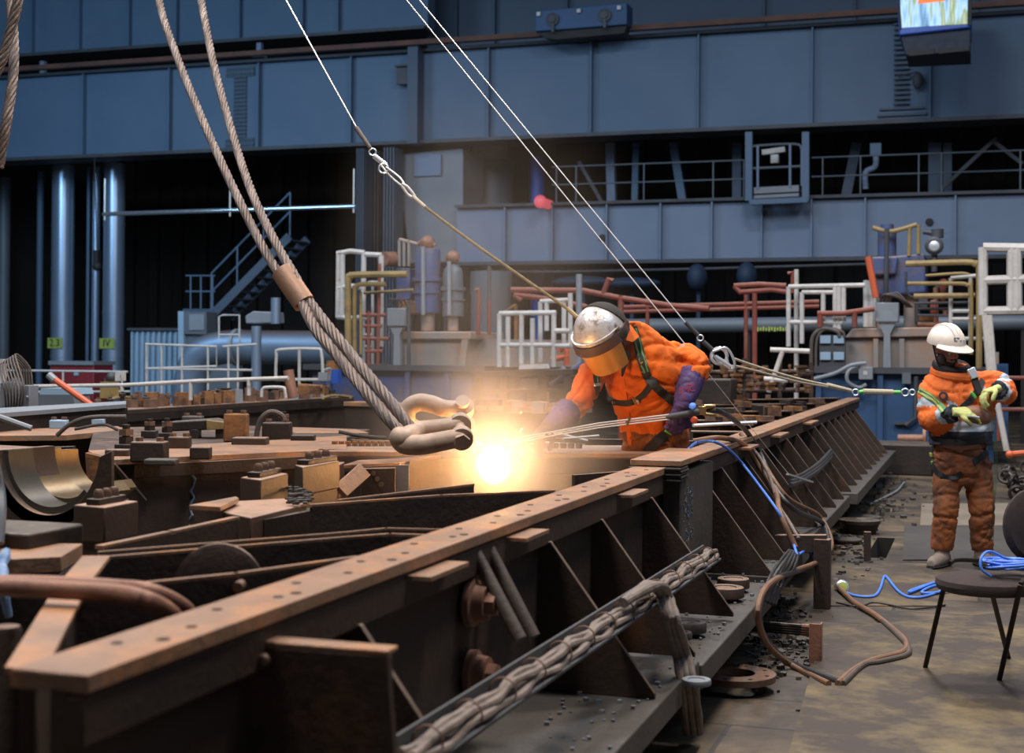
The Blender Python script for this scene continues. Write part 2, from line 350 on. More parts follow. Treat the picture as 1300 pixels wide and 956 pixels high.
# trolley
t = thing('crane_trolley', 'cobalt blue crane trolley bogie with three pale lamps rolling above the girder', 'crane trolley', PD(740, 45, 33))
b = MB(); A, B_ = PD(678, 33, 33), PD(803, 20, 33)
b.prism([PD(679, 14, 33), PD(796, 3, 33), PD(796, 31, 33), PD(679, 40, 33)], U*.6); b.build('body', 'bluebase', t, .02)
b = MB(); b.prism([PD(680, 41, 33.1), PD(796, 32, 33.1), PD(792, 42, 33.1), PD(706, 50, 33.1), PD(692, 48, 33.1)], U*.4); b.build('guard', 'charcoal', t)
for px, py in ((684, 18), (735, 14), (786, 10)):
    b = MB(); b.box(PD(px, py, 32.96), (.09, .08, .09), RU); b.build('lamp', 'white', t)
for px, py in ((702, 25), (768, 20)):
    b = MB(); b.lathe(PD(px, py, 33), -U, [(.16, 0), (.16, .06), (.09, .08), (.09, .12)], 16); b.box(PD(px, py+9, 32.95), (.07, .08, .25), RU); b.build('axle_box', 'darksteel', t)
# cab
t = thing('crane_cab', 'blue crane operator cab with bright windows hanging at the top right', 'crane cab', PD(1186, 66, 30))
b = MB(); D = 30
b.prism([PD(1137, -60, D), PD(1234, -60, D), PD(1233, 35, D), PD(1141, 45, D)], U*1.6); b.build('body', 'cobalt', t, .03)
b = MB(); b.prism([PD(1143, 44, D+.1), PD(1232, 36, D+.1), PD(1232, 66, D+.1), PD(1150, 70, D+.1)], U*1.3); b.build('underframe', 'navy', t, .02)
b = MB(); b.prism([PD(1152, 62, D+.05), PD(1186, 61, D+.05), PD(1186, 68, D+.05), PD(1154, 71, D+.05)], U*.3); b.prism([PD(1192, 61, D+.05), PD(1230, 58, D+.05), PD(1230, 64, D+.05), PD(1192, 68, D+.05)], U*.3); b.build('step', 'charcoal', t)
m = bpy.data.materials.new('lit_cab_window'); m.use_nodes = True; nt = m.node_tree; N = nt.nodes; K = nt.links; bs = N['Principled BSDF']
tc = N.new('ShaderNodeTexCoord'); n1 = N.new('ShaderNodeTexNoise'); n1.inputs['Scale'].default_value = 2.2; mp = N.new('ShaderNodeMapping'); mp.inputs['Scale'].default_value = (2.5, 2.5, .5)
K.new(tc.outputs['Object'], mp.inputs[0]); K.new(mp.outputs[0], n1.inputs[0]); rp = N.new('ShaderNodeValToRGB'); K.new(n1.outputs['Fac'], rp.inputs[0])
el = rp.color_ramp.elements; el[0].position = .3; el[0].color = (.05, .12, .2, 1); el[1].position = .68; el[1].color = (.75, .72, .55, 1)
e2 = el.new(.42); e2.color = (.25, .5, .8, 1); e3 = el.new(.5); e3.color = (.5, .75, .95, 1); e4 = el.new(.58); e4.color = (.25, .35, .12, 1)
K.new(rp.outputs[0], bs.inputs['Emission Color']); bs.inputs['Emission Strength'].default_value = 1.1; bs.inputs['Base Color'].default_value = (.1, .12, .15, 1); bs.inputs['Roughness'].default_value = .1
M['cabwin'] = m
b = MB(); b.prism([PD(1140, -30, D-.02), PD(1231, -30, D-.02), PD(1229, 30, D-.02), PD(1145, 35, D-.02)], U*.04); b.build('window_pane', 'cabwin', t)
M['hivis_glow'] = mat('coat_reflection_glow', (.9, .2, .05), .6, emit=(1, .16, .04), estr=.8)  # emissive orange that paints a coat's reflection into the cab window
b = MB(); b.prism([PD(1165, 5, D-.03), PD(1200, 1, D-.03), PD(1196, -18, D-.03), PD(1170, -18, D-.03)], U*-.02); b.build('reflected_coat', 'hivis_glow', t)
for q in ((1138, 1141), (1229, 1233)):
    b = MB(); b.prism([PD(q[0], -30, D-.04), PD(q[1]+1, -30, D-.04), PD(q[1]+3 if q[0] < 1200 else q[1], 37 if q[0] < 1200 else 32, D-.04), PD(q[0]+4 if q[0] < 1200 else q[0]-1, 37 if q[0] < 1200 else 32, D-.04)], U*.05); b.build('window_frame', 'charcoal', t)
# ---- walkway between the girders
def rail_set(name, label, D, x0, x1, z0, z1, posts, m, r=.025, rails=(1., .5), cat='railing', group=None, topx=None):
    s0 = PD(x0, 300, D).dot(W); s1 = PD(x1, 300, D).dot(W)
    t = thing(name, label, cat, L((s0+s1)/2, D, z0), group)
    for k in rails:
        zz = z0+(z1-z0)*k; b = MB(); b.tube([L(s0, D, zz), L(s1, D, zz)], r, 8); b.build('rail', m, t)
    for px in posts:
        s = PD(px, 300, D).dot(W); b = MB(); b.tube([L(s, D, z0), L(s, D, z1)], r, 8); b.build('post', m, t)
    return t
rail_set('walkway_railing', 'long grey walkway railing standing on the lower box girder', 34.15, 700, 945, 5.3, 6.2, [706, 731, 817, 905, 944], 'tank', r=.02)
rail_set('walkway_railing', 'grey walkway railing right of the hanging platform on the box girder', 34.15, 1030, 1440, 5.3, 6.2, [1044, 1092, 1166, 1195, 1295, 1400], 'tank', r=.02)
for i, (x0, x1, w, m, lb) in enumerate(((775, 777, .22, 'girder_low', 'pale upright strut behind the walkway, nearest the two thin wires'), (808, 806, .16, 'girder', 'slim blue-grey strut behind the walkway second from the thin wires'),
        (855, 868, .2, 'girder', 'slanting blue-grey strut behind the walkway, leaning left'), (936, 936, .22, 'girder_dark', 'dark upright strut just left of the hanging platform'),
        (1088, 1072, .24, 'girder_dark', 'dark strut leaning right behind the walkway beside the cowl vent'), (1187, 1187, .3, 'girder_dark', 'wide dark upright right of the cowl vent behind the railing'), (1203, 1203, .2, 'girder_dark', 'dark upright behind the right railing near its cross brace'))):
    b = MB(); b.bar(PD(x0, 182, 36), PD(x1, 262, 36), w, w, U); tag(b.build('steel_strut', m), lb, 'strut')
for i, (p, q, lb) in enumerate((((735, 205), (765, 258), 'thin diagonal brace under the deep girder above the pump machine'), ((1195, 240), (1265, 175), 'thin diagonal brace rising right behind the far walkway railing'), ((1262, 180), (1298, 208), 'thin diagonal brace falling right at the edge of the walkway'))):
    b = MB(); b.bar(PD(*p, 35.5), PD(*q, 35.5), .09, .09, U); tag(b.build('diagonal_brace', 'darksteel'), lb, 'brace')
t = thing('cowl_vent', 'small grey cranked vent pipe standing behind the walkway railing', 'vent pipe', PD(1100, 240, 34.6))
b = MB(); b.tube(cr([PD(1099, 240, 34.6), PD(1099, 219, 34.6), PD(1111, 211, 34.6), PD(1112, 195, 34.6)], 5), .07, 10); b.build('pipe', 'girder_low', t)
b = MB(); b.box(PD(1112, 190, 34.6), (.25, .22, .28), RU); b.build('cowl', 'girder', t)
# hanging platform
t = thing('hanging_platform', 'small caged platform hung at the end of the long walkway railing', 'platform', PD(988, 250, 33.3)); D = 33.2
def hb(name, m, *bars, r=.03):
    b = MB()
    for p, q in bars: b.tube([PD(*p, D), PD(*q, D)], r, 8)
    b.build(name, m, t)
hb('post', 'girder_low', ((962, 185), (962, 240))); hb('post', 'girder_low', ((1003, 183), (1003, 238))); hb('post', 'girder_low', ((1018, 186), (1018, 236)))
b = MB(); b.tube(cr([PD(952, 188, D), PD(962, 185, D), PD(1010, 183, D), PD(1018, 190, D)], 4), .03, 8); b.build('top_rail', 'tank', t)
hb('mid_rail', 'tank', ((952, 214), (1018, 211)))
b = MB(); b.prism([PD(957, 238, D), PD(1014, 235, D), PD(1014, 243, D), PD(957, 246, D)], U*1.); b.prism([PD(957, 248, D), PD(1014, 245, D), PD(1014, 249, D), PD(957, 252, D)], U*1.); b.build('deck', 'greyduct', t)
for x0 in (951, 1023):
    b = MB(); b.bar(PD(x0, 168, D), PD(x0, 255, D), .16, .16, U); b.build('hanger', 'girder', t)
b = MB(); b.bar(PD(952, 257, D), PD(1026, 254, D), .2, .12); b.build('bottom_beam', 'girder', t)
b = MB(); b.box(PD(984, 202, 34.4), (.18, .2, .2), RU); tag(b.build('switch_box', 'white'), 'small white box seen inside the hanging platform', 'box')
b = MB(); b.bar(PD(968, 194, 34.4), PD(997, 190, 34.4), .2, .12); tag(b.build('strip_light', 'white'), 'pale strip fitting seen behind the hanging platform top rail', 'fitting')
# ---- darkness and columns under the girder, left
for x0, x1, D, m, lb in ((452, 463, 33.6, 'girder_dark', 'narrow dark corrugated column at the left of the column cluster'), (466, 483, 34.2, 'darksteel', 'dark corrugated column in the middle of the column cluster'), (486, 502, 33.6, 'girder_dark', 'dark corrugated column touching the grey hood')):
    A = PD((x0+x1)/2, 300, D).dot(W); b = MB(); w = (x1-x0)*.0195
    b.box(L(A, D+.3, 3.4), (w, .5, 6.75), RU)
    for k in range(4): b.box(L(A-w*.4+w*.27*k, D, 3.4), (w*.12, .12, 6.75), RU)
    tag(b.build('hall_column', m), lb, 'column')
t = thing('fume_hood', 'large tapering grey sheet-metal hood behind the left pumps', 'hood', PD(555, 330, 34.5)); D = 34.3
b = MB(); b.prism([PD(503, 196, D), PD(588, 188, D), PD(588, 332, D), PD(520, 335, D)], U*1.6); b.build('shell', 'greyduct', t, .03)
b = MB(); b.box(PD(543, 210, D-.05), (.75, .06, .55), RU); b.build('hatch', 'girder_low', t)
b = MB(); b.lathe(PD(623, 262, 37)*1, Z, [(.62, -.5), (.62, 1.2), (.62, 1.25), (.45, 1.4), (.45, 2.2)], 24); tag(b.build('storage_tank', 'tank'), 'dark blurred round tank between the grey hood and the blue pipe', 'tank')
t = thing('blue_pipe', 'bright cobalt blue vertical pipe behind the box girder left end', 'pipe', PD(682, 420, 36.5))
b = MB(); b.tube([PD(682, 200, 36.5), PD(683, 440, 36.5)], .19, 14); b.build('pipe', 'cobalt', t)
b = MB(); b.ell(PD(686, 256, 33.3), (.16, .1, .16)); b.lathe(PD(686, 256, 33.3), U, [(.12, 0), (.12, .8)], 12); M['redlamp'] = mat('red_signal_lamp', (.5, .08, .1), .4, emit=(1, .14, .18), estr=.45)
tag(b.build('signal_lamp', 'redlamp'), 'round red signal lamp glowing in front of the blue pipe', 'lamp')
b = MB(); b.tube([PD(565, 440, 36), PD(565, 338, 36)], .05, 8); tag(b.build('stand_pipe', 'darksteel'), 'thin dark standpipe left of the pump tanks', 'pipe')
# silver ducts
for cx, r, D, m, y0, lb in ((80, .33, 36, 'silver', 205, 'broad silver vertical duct left of its twin, above the red cabinet'), (145, .31, 36, 'silver', 205, 'broad silver vertical duct beside the pale blue container'),
        (122, .12, 36.5, 'silver', 205, 'slender silver pipe between the two broad silver ducts'), (112, .05, 36.4, 'girder', 205, 'thin blue pipe left of the slender silver pipe'), (51, .1, 37, 'girder', 230, 'slim dim blue vertical pipe left of the broad ducts'), (5, .2, 38, 'tank', 210, 'dim grey vertical duct at the left edge of the hall')):
    p = PD(cx, 300, D); t = thing('vertical_duct', lb, 'duct', V((p.x, p.y, 0)))
    b = MB(); b.lathe((p.x, p.y, 0), Z, [(r, 0), (r, 7.)], 28); b.build('pipe', m, t)
    if r > .3:
        b = MB()
        for zz in (1.3, 2.6, 3.9, 5.2): b.lathe((p.x, p.y, zz), Z, [(r+.012, 0), (r+.012, .05)], 28)
        b.build('seam_band', m, t)
        q = p-U*(r+.012); b = MB(); b.box((q.x, q.y, 1.72), (.5, .02, .3), RU); b.build('number_plate', 'lime', t)
        text('lettering', '2.3' if cx < 100 else 'IV', 'charcoal', t, V((q.x, q.y, 1.72))-U*.02, W, Z, .3, .005)
t = thing('crane_hook', 'small black hook block hanging by a cable between the silver ducts', 'hook', PD(123, 345, 33))
b = MB(); b.tube([PD(120, 200, 33), PD(123, 318, 33)], .015, 6); b.build('cable', 'charcoal', t)
b = MB(); b.box(PD(123, 326, 33), (.16, .14, .35), RU); b.ell(PD(123, 338, 33), (.13, .1, .13), RU); b.build('block', 'charcoal', t)
t = thing('polished_pipe', 'long shiny horizontal pipe crossing the dark bay behind the wire ropes', 'pipe', PD(290, 270, 31))
b = MB(); b.tube([PD(131, 272, 31), PD(451, 262, 31)], .055, 14); b.build('pipe', 'polished', t)
for px in (133, 292, 449):
    b = MB(); q = PD(px, 272-(px-131)*.031, 31); b.tube([q+Z*.9, q-Z*.15], .02, 6); b.build('hanger', 'steelwire', t)
# container, red cabinet
t = thing('corrugated_container', 'pale blue corrugated container beside the silver ducts', 'container', PD(198, 506, 31)); D = 31
b = MB(); s0, s1 = PD(165, 450, D).dot(W), PD(228, 450, D).dot(W); z1 = PD(195, 419, D).z
b.box(L((s0+s1)/2, D+.7, z1/2), (s1-s0, 1.3, z1), RU)
for k in range(9): b.box(L(s0+(s1-s0)*(k+.5)/9, D, z1/2), (.05, .1, z1-.1), RU)
b.build('body', 'lightblue', t)
b = MB(); b.box(L((s0+s1)/2, D+.65, z1+.02), (s1-s0+.08, 1.45, .06), RU); b.build('top_rim', 'darksteel', t)
t = thing('red_cabinet', 'dark red cabinet with grey lid below the left silver duct', 'cabinet', PD(92, 510, 30)); D = 29
s0, s1 = PD(64, 480, D).dot(W), PD(119, 480, D).dot(W); z1 = PD(92, 463, D).z
b = MB(); b.box(L((s0+s1)/2, D+.4, z1/2), (s1-s0, .8, z1), RU); b.build('body', 'red', t, .02)
b = MB(); b.box(L((s0+s1)/2, D+.4, z1+.04), (s1-s0+.06, .9, .09), RU); b.build('lid', 'greyduct', t)
b = MB(); b.box(PD(97, 474, D-.02), (.12, .03, .1), RU); b.build('label_plate', 'lightblue', t)
# stairs
t = thing('steel_staircase', 'dark steel staircase with thin handrails climbing behind the wire ropes', 'staircase', PD(300, 400, 33)); D = 32
A, B_ = PD(268, 402, D), PD(368, 300, D)
for k in (0, 1.):
    b = MB(); b.bar(A+U*k, B_+U*k, .08, .22); b.build('stringer', 'girder_dark', t)
for k in range(11):
    b = MB(); q = A+(B_-A)*(k+.5)/11; b.box(q+U*.5, (.28, 1., .04), RU); b.build('tread', 'darksteel', t)
for dz in (.62, 1.1):
    b = MB(); b.tube([A+Z*dz, B_+Z*dz], .025, 6); b.build('handrail', 'girder', t)
for k in range(4):
    b = MB(); q = A+(B_-A)*k/3; b.tube([q, q+Z*1.1], .022, 6); b.build('baluster', 'girder', t)
for px in (242, 255, 270):
    b = MB(); b.tube([PD(px, 350, D), PD(px, 392, D)], .022, 6); b.build('baluster', 'girder', t)
for py in (350, 370):
    b = MB(); b.tube([PD(236, py, D), PD(273, py, D)], .022, 6); b.build('handrail', 'girder', t)
b = MB(); b.prism([PD(232, 392, D), PD(272, 392, D), PD(272, 398, D), PD(232, 398, D)], U*1.2); b.build('landing', 'girder_dark', t)
t = thing('switch_cabinet', 'blue-grey switch cabinet standing under the stair landing', 'cabinet', PD(245, 430, 30)); D = 30
b = MB(); b.prism([PD(227, 396, D), PD(262, 396, D), PD(262, 424, D), PD(227, 424, D)], U*.5); b.build('body', 'tank', t)
b = MB(); b.prism([PD(226, 395, D-.02), PD(233, 395, D-.02), PD(233, 505, D-.02), PD(226, 505, D-.02)], U*.3); b.build('side_post', 'lightblue', t)
b = MB(); b.prism([PD(240, 399, D-.03), PD(259, 399, D-.03), PD(259, 419, D-.03), PD(240, 419, D-.03)], U*.03); b.build('door', 'boxgrey', t)
b = MB(); b.prism([PD(228, 424, D+.1), PD(300, 428, D+.1), PD(300, 506, D+.1), PD(228, 506, D+.1)], U*.3); tag(b.build('low_partition', 'tank'), 'dim blue-grey partition behind the white cage railings', 'partition')
# big pipe with elbow
t = thing('large_pipe', 'large dusty horizontal pipe with a bright elbow on its left end', 'pipe', PD(340, 500, 27)); D = 27
b = MB(); b.tube(cr([PD(430, 442, D), PD(340, 441, D), PD(285, 441, D), PD(255, 452, D), PD(243, 480, D), PD(240, 515, D)], 6), .36, 24); b.build('pipe', 'dustpipe', t)
b = MB(); c0 = PD(300, 441, D); b.lathe(c0, W, [(.40, 0), (.40, .08)], 24); b.build('flange', 'boxgrey', t)
t = thing('lamp_post', 'pale blue post with a dusty lantern box behind the white guard rail', 'post', PD(326, 505, 24)); D = 24
b = MB(); b.tube([PD(325.5, 560, D), PD(325.5, 414, D)], .095, 14); b.build('post', 'silver', t)
b = MB(); b.prism([PD(311, 401, D), PD(321, 395, D), PD(345, 396, D), PD(346, 410, D), PD(312, 411, D)], U*.5); b.build('housing', 'boxgrey', t, .02)
b = MB(); b.tube([PD(350, 411, D), PD(350, 378, D)], .09, 12); b.build('reservoir', 'silver', t)
# white cage railings, left
def tubes(name, label, cat, D, lines, r, m, group=None, part='rail', k=0, label_loc=None):
    xs = [p[0] for l in lines for p in l]; ys = [p[1] for l in lines for p in l]
    t = thing(name, label, cat, PD(sum(xs)/len(xs), max(ys), D), group)
    for l in lines:
        pts = [PD(p[0], p[1], D+(p[2] if len(p) > 2 else 0)) for p in l]
        if k and len(pts) > 2: pts = cr(pts, k)
        b = MB(); b.tube(pts, r, 8)
        vert = abs(l[0][0]-l[-1][0]) < 6
        b.build('post' if vert and part == 'rail' else part, m, t)
    return t
tubes('cage_railing', 'thin white cage railing in front of the large pipe elbow', 'railing', 22, [[(185, 437), (275, 440), (275, 465), (185, 468)], [(186, 437), (186, 500)], [(205, 437), (205, 500)], [(231, 438), (231, 505)], [(264, 439), (264, 505)], [(290, 440), (290, 505)], [(302, 438), (302, 505)],
    [(283, 440), (326, 437)], [(185, 468), (320, 470)]], .02, 'white')
tubes('hoop_railing', 'white hooped safety rail right of the pale blue post', 'railing', 20, [[(350, 482), (351, 452), (355, 444), (400, 443), (408, 448), (410, 482)], [(380, 444), (380, 492)], [(350, 482), (410, 482)]], .024, 'white', k=3)
tubes('hoop_railing', 'tall thin white hoop rail above the cage railing', 'railing', 26, [[(278, 430), (278, 402), (283, 400), (304, 400), (304, 437)], [(278, 425), (304, 425)]], .02, 'white')
tubes('guard_rail', 'long white guard rail crossing the left side behind the bolted beam', 'railing', 13, [[(30, 491), (160, 489), (250, 484), (366, 480)], [(155, 489), (155, 506)], [(242, 485), (242, 508)], [(316, 482), (316, 502)]], .022, 'white')
tubes('guard_rail', 'thin far white rail running in front of the red cabinet', 'railing', 24, [[(-10, 470), (162, 472)], [(0, 498), (165, 497)], [(80, 472), (80, 498)], [(155, 472), (155, 500)]], .02, 'white')
tubes('grab_handle', 'small white bent grab handle below the pale blue post', 'handle', 14, [[(332, 504), (333, 495), (338, 492), (358, 492), (362, 496), (363, 505)]], .018, 'white', k=4, part='bar')
b = MB(); p = PD(366, 470, 13.2); q = PD(372, 505, 13.2); b.tube([p, q], .055, 14); tag(b.build('pipe_stub', 'copper'), 'short corroded brown pipe stub standing beside the white hoop rail', 'pipe')
b = MB(); b.box(PD(427, 478, 16), (.09, .1, .17), RU); tag(b.build('blue_box', 'cobalt'), 'small bright blue box beside the wire sling', 'box')
b = MB(); b.box(PD(422, 468, 16.4), (.12, .1, .2), RU); tag(b.build('rusty_bracket', 'orange_rust'), 'orange rusted bracket just behind the small blue box', 'bracket')
b = MB(); b.box(PD(395, 495, 15), (.25, .2, .1), RU); b.tube([PD(380, 490, 15), PD(410, 492, 15)], .03, 8); tag(b.build('rusty_coupling', 'orange_rust'), 'orange rusted coupling lying by the brown pipe stub', 'coupling')
b = MB(); b.box(PD(412, 478, 15.5), (.12, .1, .1), RU); b.tube([PD(412, 470, 15.5), PD(420, 468, 15.5)], .02, 8); tag(b.build('switch_box', 'boxgrey'), 'small grey switch box left of the blue box', 'box')
b = MB(); b.box(PD(153, 478, 14), (.11, .05, .1), RU); tag(b.build('notice_plate', 'white'), 'small white square notice plate on the long guard rail', 'notice plate')
text('lettering', '1', 'charcoal', bpy.data.objects['notice_plate'], PD(153, 478, 13.96), W, Z, .06)
t = thing('yellow_control_post', 'small yellow and grey control post behind the guard rail', 'control post', PD(140, 507, 15))
b = MB(); b.box(PD(139, 495, 15), (.17, .15, .2), RU); b.build('body', 'yellow', t); b = MB(); b.ell(PD(141, 479, 15), .06); b.torus(PD(139, 480, 15), U, .07, .012, 0, 3.14, xdir=W); b.build('lamp', 'darksteel', t)
# motor / winch left edge
t = thing('electric_motor', 'grey dusty electric motor with hoses at the far left edge', 'motor', PD(15, 526, 10)); D = 9.6
b = MB(); b.box(PD(4, 505, D), (.17, .3, .26), RU); b.build('gearbox', 'boxgrey', t, .01)
b = MB(); b.lathe(PD(20, 500, D+.1), Z, [(.0, -.13), (.075, -.13), (.08, .04), (.06, .1), (.03, .13), (0, .13)], 18); b.build('body', 'boxgrey', t)
b = MB(); b.box(PD(37, 505, D), (.09, .12, .2), RU); b.lathe(PD(35, 504, D-.07), -U, [(.012, 0), (.012, .02)], 10); b.build('terminal_box', 'greyduct', t, .008)
for k in range(7):
    b = MB(); x = 8+k*3.2; b.tube(cr([PD(x, 520, D-.1), PD(x-3+k, 490, D-.15), PD(x-8, 462-k*2, D), PD(x+10, 466, D+.1), PD(x+14, 490, D+.1)], 4), .008, 6); b.build('hose', 'hose', t)
b = MB(); b.box(PD(3, 475, D+.3), (.05, .05, .25), RU); b.build('post', 'white', t)
t = thing('coil_heat_exchanger', 'blue capped cooler with a row of white curved fins beside the orange bar', 'cooler', PD(80, 516, 11)); D = 11
b = MB(); b.prism([PD(52, 493, D), PD(92, 493, D), PD(94, 501, D), PD(50, 501, D)], U*.3); b.build('cap', 'lightblue', t)
b = MB(); b.prism([PD(50, 501, D), PD(92, 501, D), PD(96, 518, D), PD(46, 518, D)], U*.25); b.build('body', 'tank', t)
for k in range(9):
    b = MB(); b.torus(PD(74+k*4.2, 517, D-.05), W*.9+U*.2, .062, .006, 0, math.pi, 10, 6, xdir=-U); b.build('fin', 'white', t)
b = MB(); b.tube([PD(64, 478, 10.6), PD(118, 516, 10.6)], .028, 10); b.cur = 1; b.tube([PD(62, 476, 10.6), PD(70, 483, 10.6)], .034, 10)
tag(b.build('crowbar', ['orange_paint', 'boxgrey']), 'orange painted bar leaning diagonally over the left guard rail', 'bar')
# ================================================================ MACHINES
def pprism(b, D, pts, depth): return b.prism([PD(p[0], p[1], D) for p in pts], U*depth)
def vcyl(b, px, py0, py1, rpx, D, n=24, prof=None):
    A = PD(px, py1, D); B_ = PD(px, py0, D); k = (PD(px+1, 400, D)-PD(px, 400, D)).length; h = B_.z-A.z
    prof = prof or [(1, 0), (1, 1)]
    return b.lathe(A, Z, [(r*rpx*k, t*h) for r, t in prof], n)
def machine_base(label, D, x0, x1, y0, depth, parts):
    t = thing('machine_plinth', label, 'machine base', PD((x0+x1)/2, y0, D)*1)
    t.location.z = 0
    s0, s1 = PD(x0, 500, D).dot(W), PD(x1, 500, D).dot(W); z1 = PD((x0+x1)/2, y0, D).z
    b = MB(); b.box(L((s0+s1)/2, D+depth/2, z1/2), (s1-s0, depth, z1), RU); b.build('body', 'bluebase' if x0 > 800 else 'blue', t, .02)
    b = MB(); b.box(L((s0+s1)/2, D+depth/2-.05, z1+.04), (s1-s0+.2, depth+.2, .09), RU); b.build('top_plate', 'darksteel', t)
    for px in parts:
        s = PD(px, 500, D).dot(W); b = MB(); b.box(L(s, D-.05, z1/2), (.08, .12, z1), RU); b.build('rib', 'blue' if x0 < 800 else 'bluebase', t)
    return t, z1
# --- right machine
D = 21.5
mbR, zr = machine_base('deep blue machine base behind the standing worker in white helmet', D, 1036, 1262, 474, 2.4, (1040, 1118, 1180, 1250))
b = MB(); pprism(b, D-.1, [(1135, 536), (1152, 536), (1152, 539), (1135, 539)], .1); b.tube([PD(1163, 478, D-.1), PD(1163, 530, D-.1), PD(1150, 540, D-.1)], .035, 8); b.build('conduit', 'darksteel', mbR)
t = thing('machine_casing', 'pale grey casing with dusty pink top on the deep blue base', 'casing', L(PD(1130, 470, D+.3).dot(W), D+1, zr+.09))
b = MB(); pprism(b, D+.3, [(1066, 473), (1206, 473), (1206, 428), (1084, 428), (1072, 432)], 1.6); b.build('body', 'casing', t, .02)
b = MB(); pprism(b, D+.2, [(1072, 429), (1210, 427), (1210, 415), (1082, 417)], 1.7); b.build('top_ledge', 'casing', t, .02)
for px in (1112, 1145):
    b = MB(); b.bar(PD(px, 430, D+.22), PD(px, 473, D+.22), .07, .06, U); b.build('rib', 'casing', t)
t = thing('hydraulic_pump', 'cobalt blue hydraulic pump block on the casing at right', 'pump', PD(1140, 417, D+.8)); Dp = D+.7
b = MB(); pprism(b, Dp, [(1110, 327), (1174, 322), (1176, 372), (1112, 376)], .9); b.build('body', 'blue', t, .03)
b = MB(); pprism(b, Dp-.12, [(1106, 326), (1140, 326), (1138, 348), (1108, 350)], .4); b.build('front_block', 'blue', t, .03)
b = MB(); vcyl(b, 1126, 285, 327, 12, Dp+.3, prof=[(1, 0), (1, .8), (.7, .85), (.7, 1)]); b.build('upper_cylinder', 'blue', t)
b = MB(); vcyl(b, 1158, 375, 417, 11, Dp+.3); vcyl(b, 1122, 375, 417, 9, Dp+.3); b.build('pedestal', 'casing', t)
b = MB(); b.tube([PD(1126, 290, Dp-.2), PD(1125, 375, Dp-.2)], .035, 8); b.build('side_pipe', 'darksteel', t)
b = MB(); b.tube(cr([PD(1108, 289, Dp), PD(1128, 294, Dp), PD(1148, 290, Dp), PD(1164, 285, Dp)], 4), .035, 8); b.tube([PD(1155, 287, Dp), PD(1154, 325, Dp)], .03, 8); b.tube([PD(1166, 285, Dp), PD(1166, 322, Dp)], .03, 8); b.build('top_pipe', 'yellow', t)
t = thing('pressure_gauge_head', 'round gauge head with bright lens on top of the right pump', 'gauge', PD(1186, 322, Dp)); 
b = MB(); b.lathe(PD(1186, 312, Dp-.1), -U, [(.12, -.12), (.14, 0), (.1, .03), (.1, .05)], 16); vcyl(b, 1190, 291, 302, 8, Dp); b.tube([PD(1172, 294, Dp), PD(1195, 298, Dp)], .04, 8); b.build('body', 'darksteel', t)
b = MB(); b.lathe(PD(1186, 312, Dp-.16), -U, [(.075, 0), (.0, .01)], 16); b.build('lens', 'alu', t)
b = MB(); vcyl(b, 1186, 322, 345, 4, Dp); b.build('stem', 'darksteel', t)
t = thing('control_box', 'grey control box on a funnel-necked stand by the right casing', 'control box', PD(1127, 473, D-.1)); Dc = D+.05
b = MB(); pprism(b, Dc, [(1111, 384), (1141, 384), (1141, 409), (1111, 409)], .22); b.build('cabinet', 'boxgrey', t, .015)
b = MB(); pprism(b, Dc+.05, [(1115, 410), (1137, 410), (1130, 424), (1122, 424)], .12); pprism(b, Dc+.05, [(1122, 424), (1130, 424), (1131, 473), (1121, 473)], .1); b.build('stand', 'boxgrey', t)
b = MB(); 
for k in range(4): b.tube(cr([PD(1117+k*4, 384, Dc+.1), PD(1122+k*5, 374-k, Dc), PD(1140+k*4, 378+k*2, Dc), PD(1152+k*2, 390, Dc+.1)], 5), .014, 6)
b.build('cable', 'hose', t)
t = thing('gauge_panel', 'four-window grey gauge panel framed by bent conduits', 'gauge panel', PD(1057, 473, D-.1)); Dg = D-.05
b = MB(); pprism(b, Dg+.05, [(1040, 425), (1073, 425), (1073, 474), (1040, 474)], .12); b.build('backboard', 'darksteel', t)
for (x, y) in ((1041, 426), (1058, 426), (1041, 447), (1058, 447)):
    b = MB(); pprism(b, Dg, [(x, y), (x+13.5, y), (x+13.5, y+10), (x, y+10)], .05); b.build('gauge_window', 'tank' if 0 else 'lightblue', t, .004)
for x0, r in ((1030, .03), (1036, .022)):
    b = MB(); b.tube(cr([PD(x0, 476, Dg), PD(x0, 440, Dg), PD(x0+4, 424, Dg), PD(x0+16, 417, Dg), PD(x0+33, 421, Dg), PD(x0+36, 428, Dg)], 5), r, 8); b.build('conduit', 'hose', t)
t = thing('junction_box', 'small light grey junction box with a looped cable on the deep blue base', 'junction box', PD(1099, 482, D-.3)); 
b = MB(); pprism(b, D-.3, [(1090, 466), (1108, 466), (1108, 482), (1090, 482)], .15); b.build('body', 'boxgrey', t, .01)
b = MB(); pprism(b, D-.31, [(1096, 471), (1101, 471), (1101, 476), (1096, 476)], .02); b.build('label_plate', 'white', t)
b = MB(); b.tube(cr([PD(1030, 482, D-.2), PD(1060, 474, D-.3), PD(1080, 464, D-.35), PD(1099, 461, D-.3)], 5), .03, 8); b.tube(cr([PD(1094, 462, D-.3), PD(1078, 470, D-.35), PD(1076, 484, D-.35), (PD(1090, 492, D-.3)), PD(1100, 488, D-.3)], 5), .028, 8); b.build('cable', 'boxgrey', t)
b = MB(); b.box(PD(1151, 480, D-.12), (.12, .12, .16), RU); tag(b.build('junction_box', 'tank'), 'tiny dark junction box on the blue base nearest the white helmet', 'junction box')
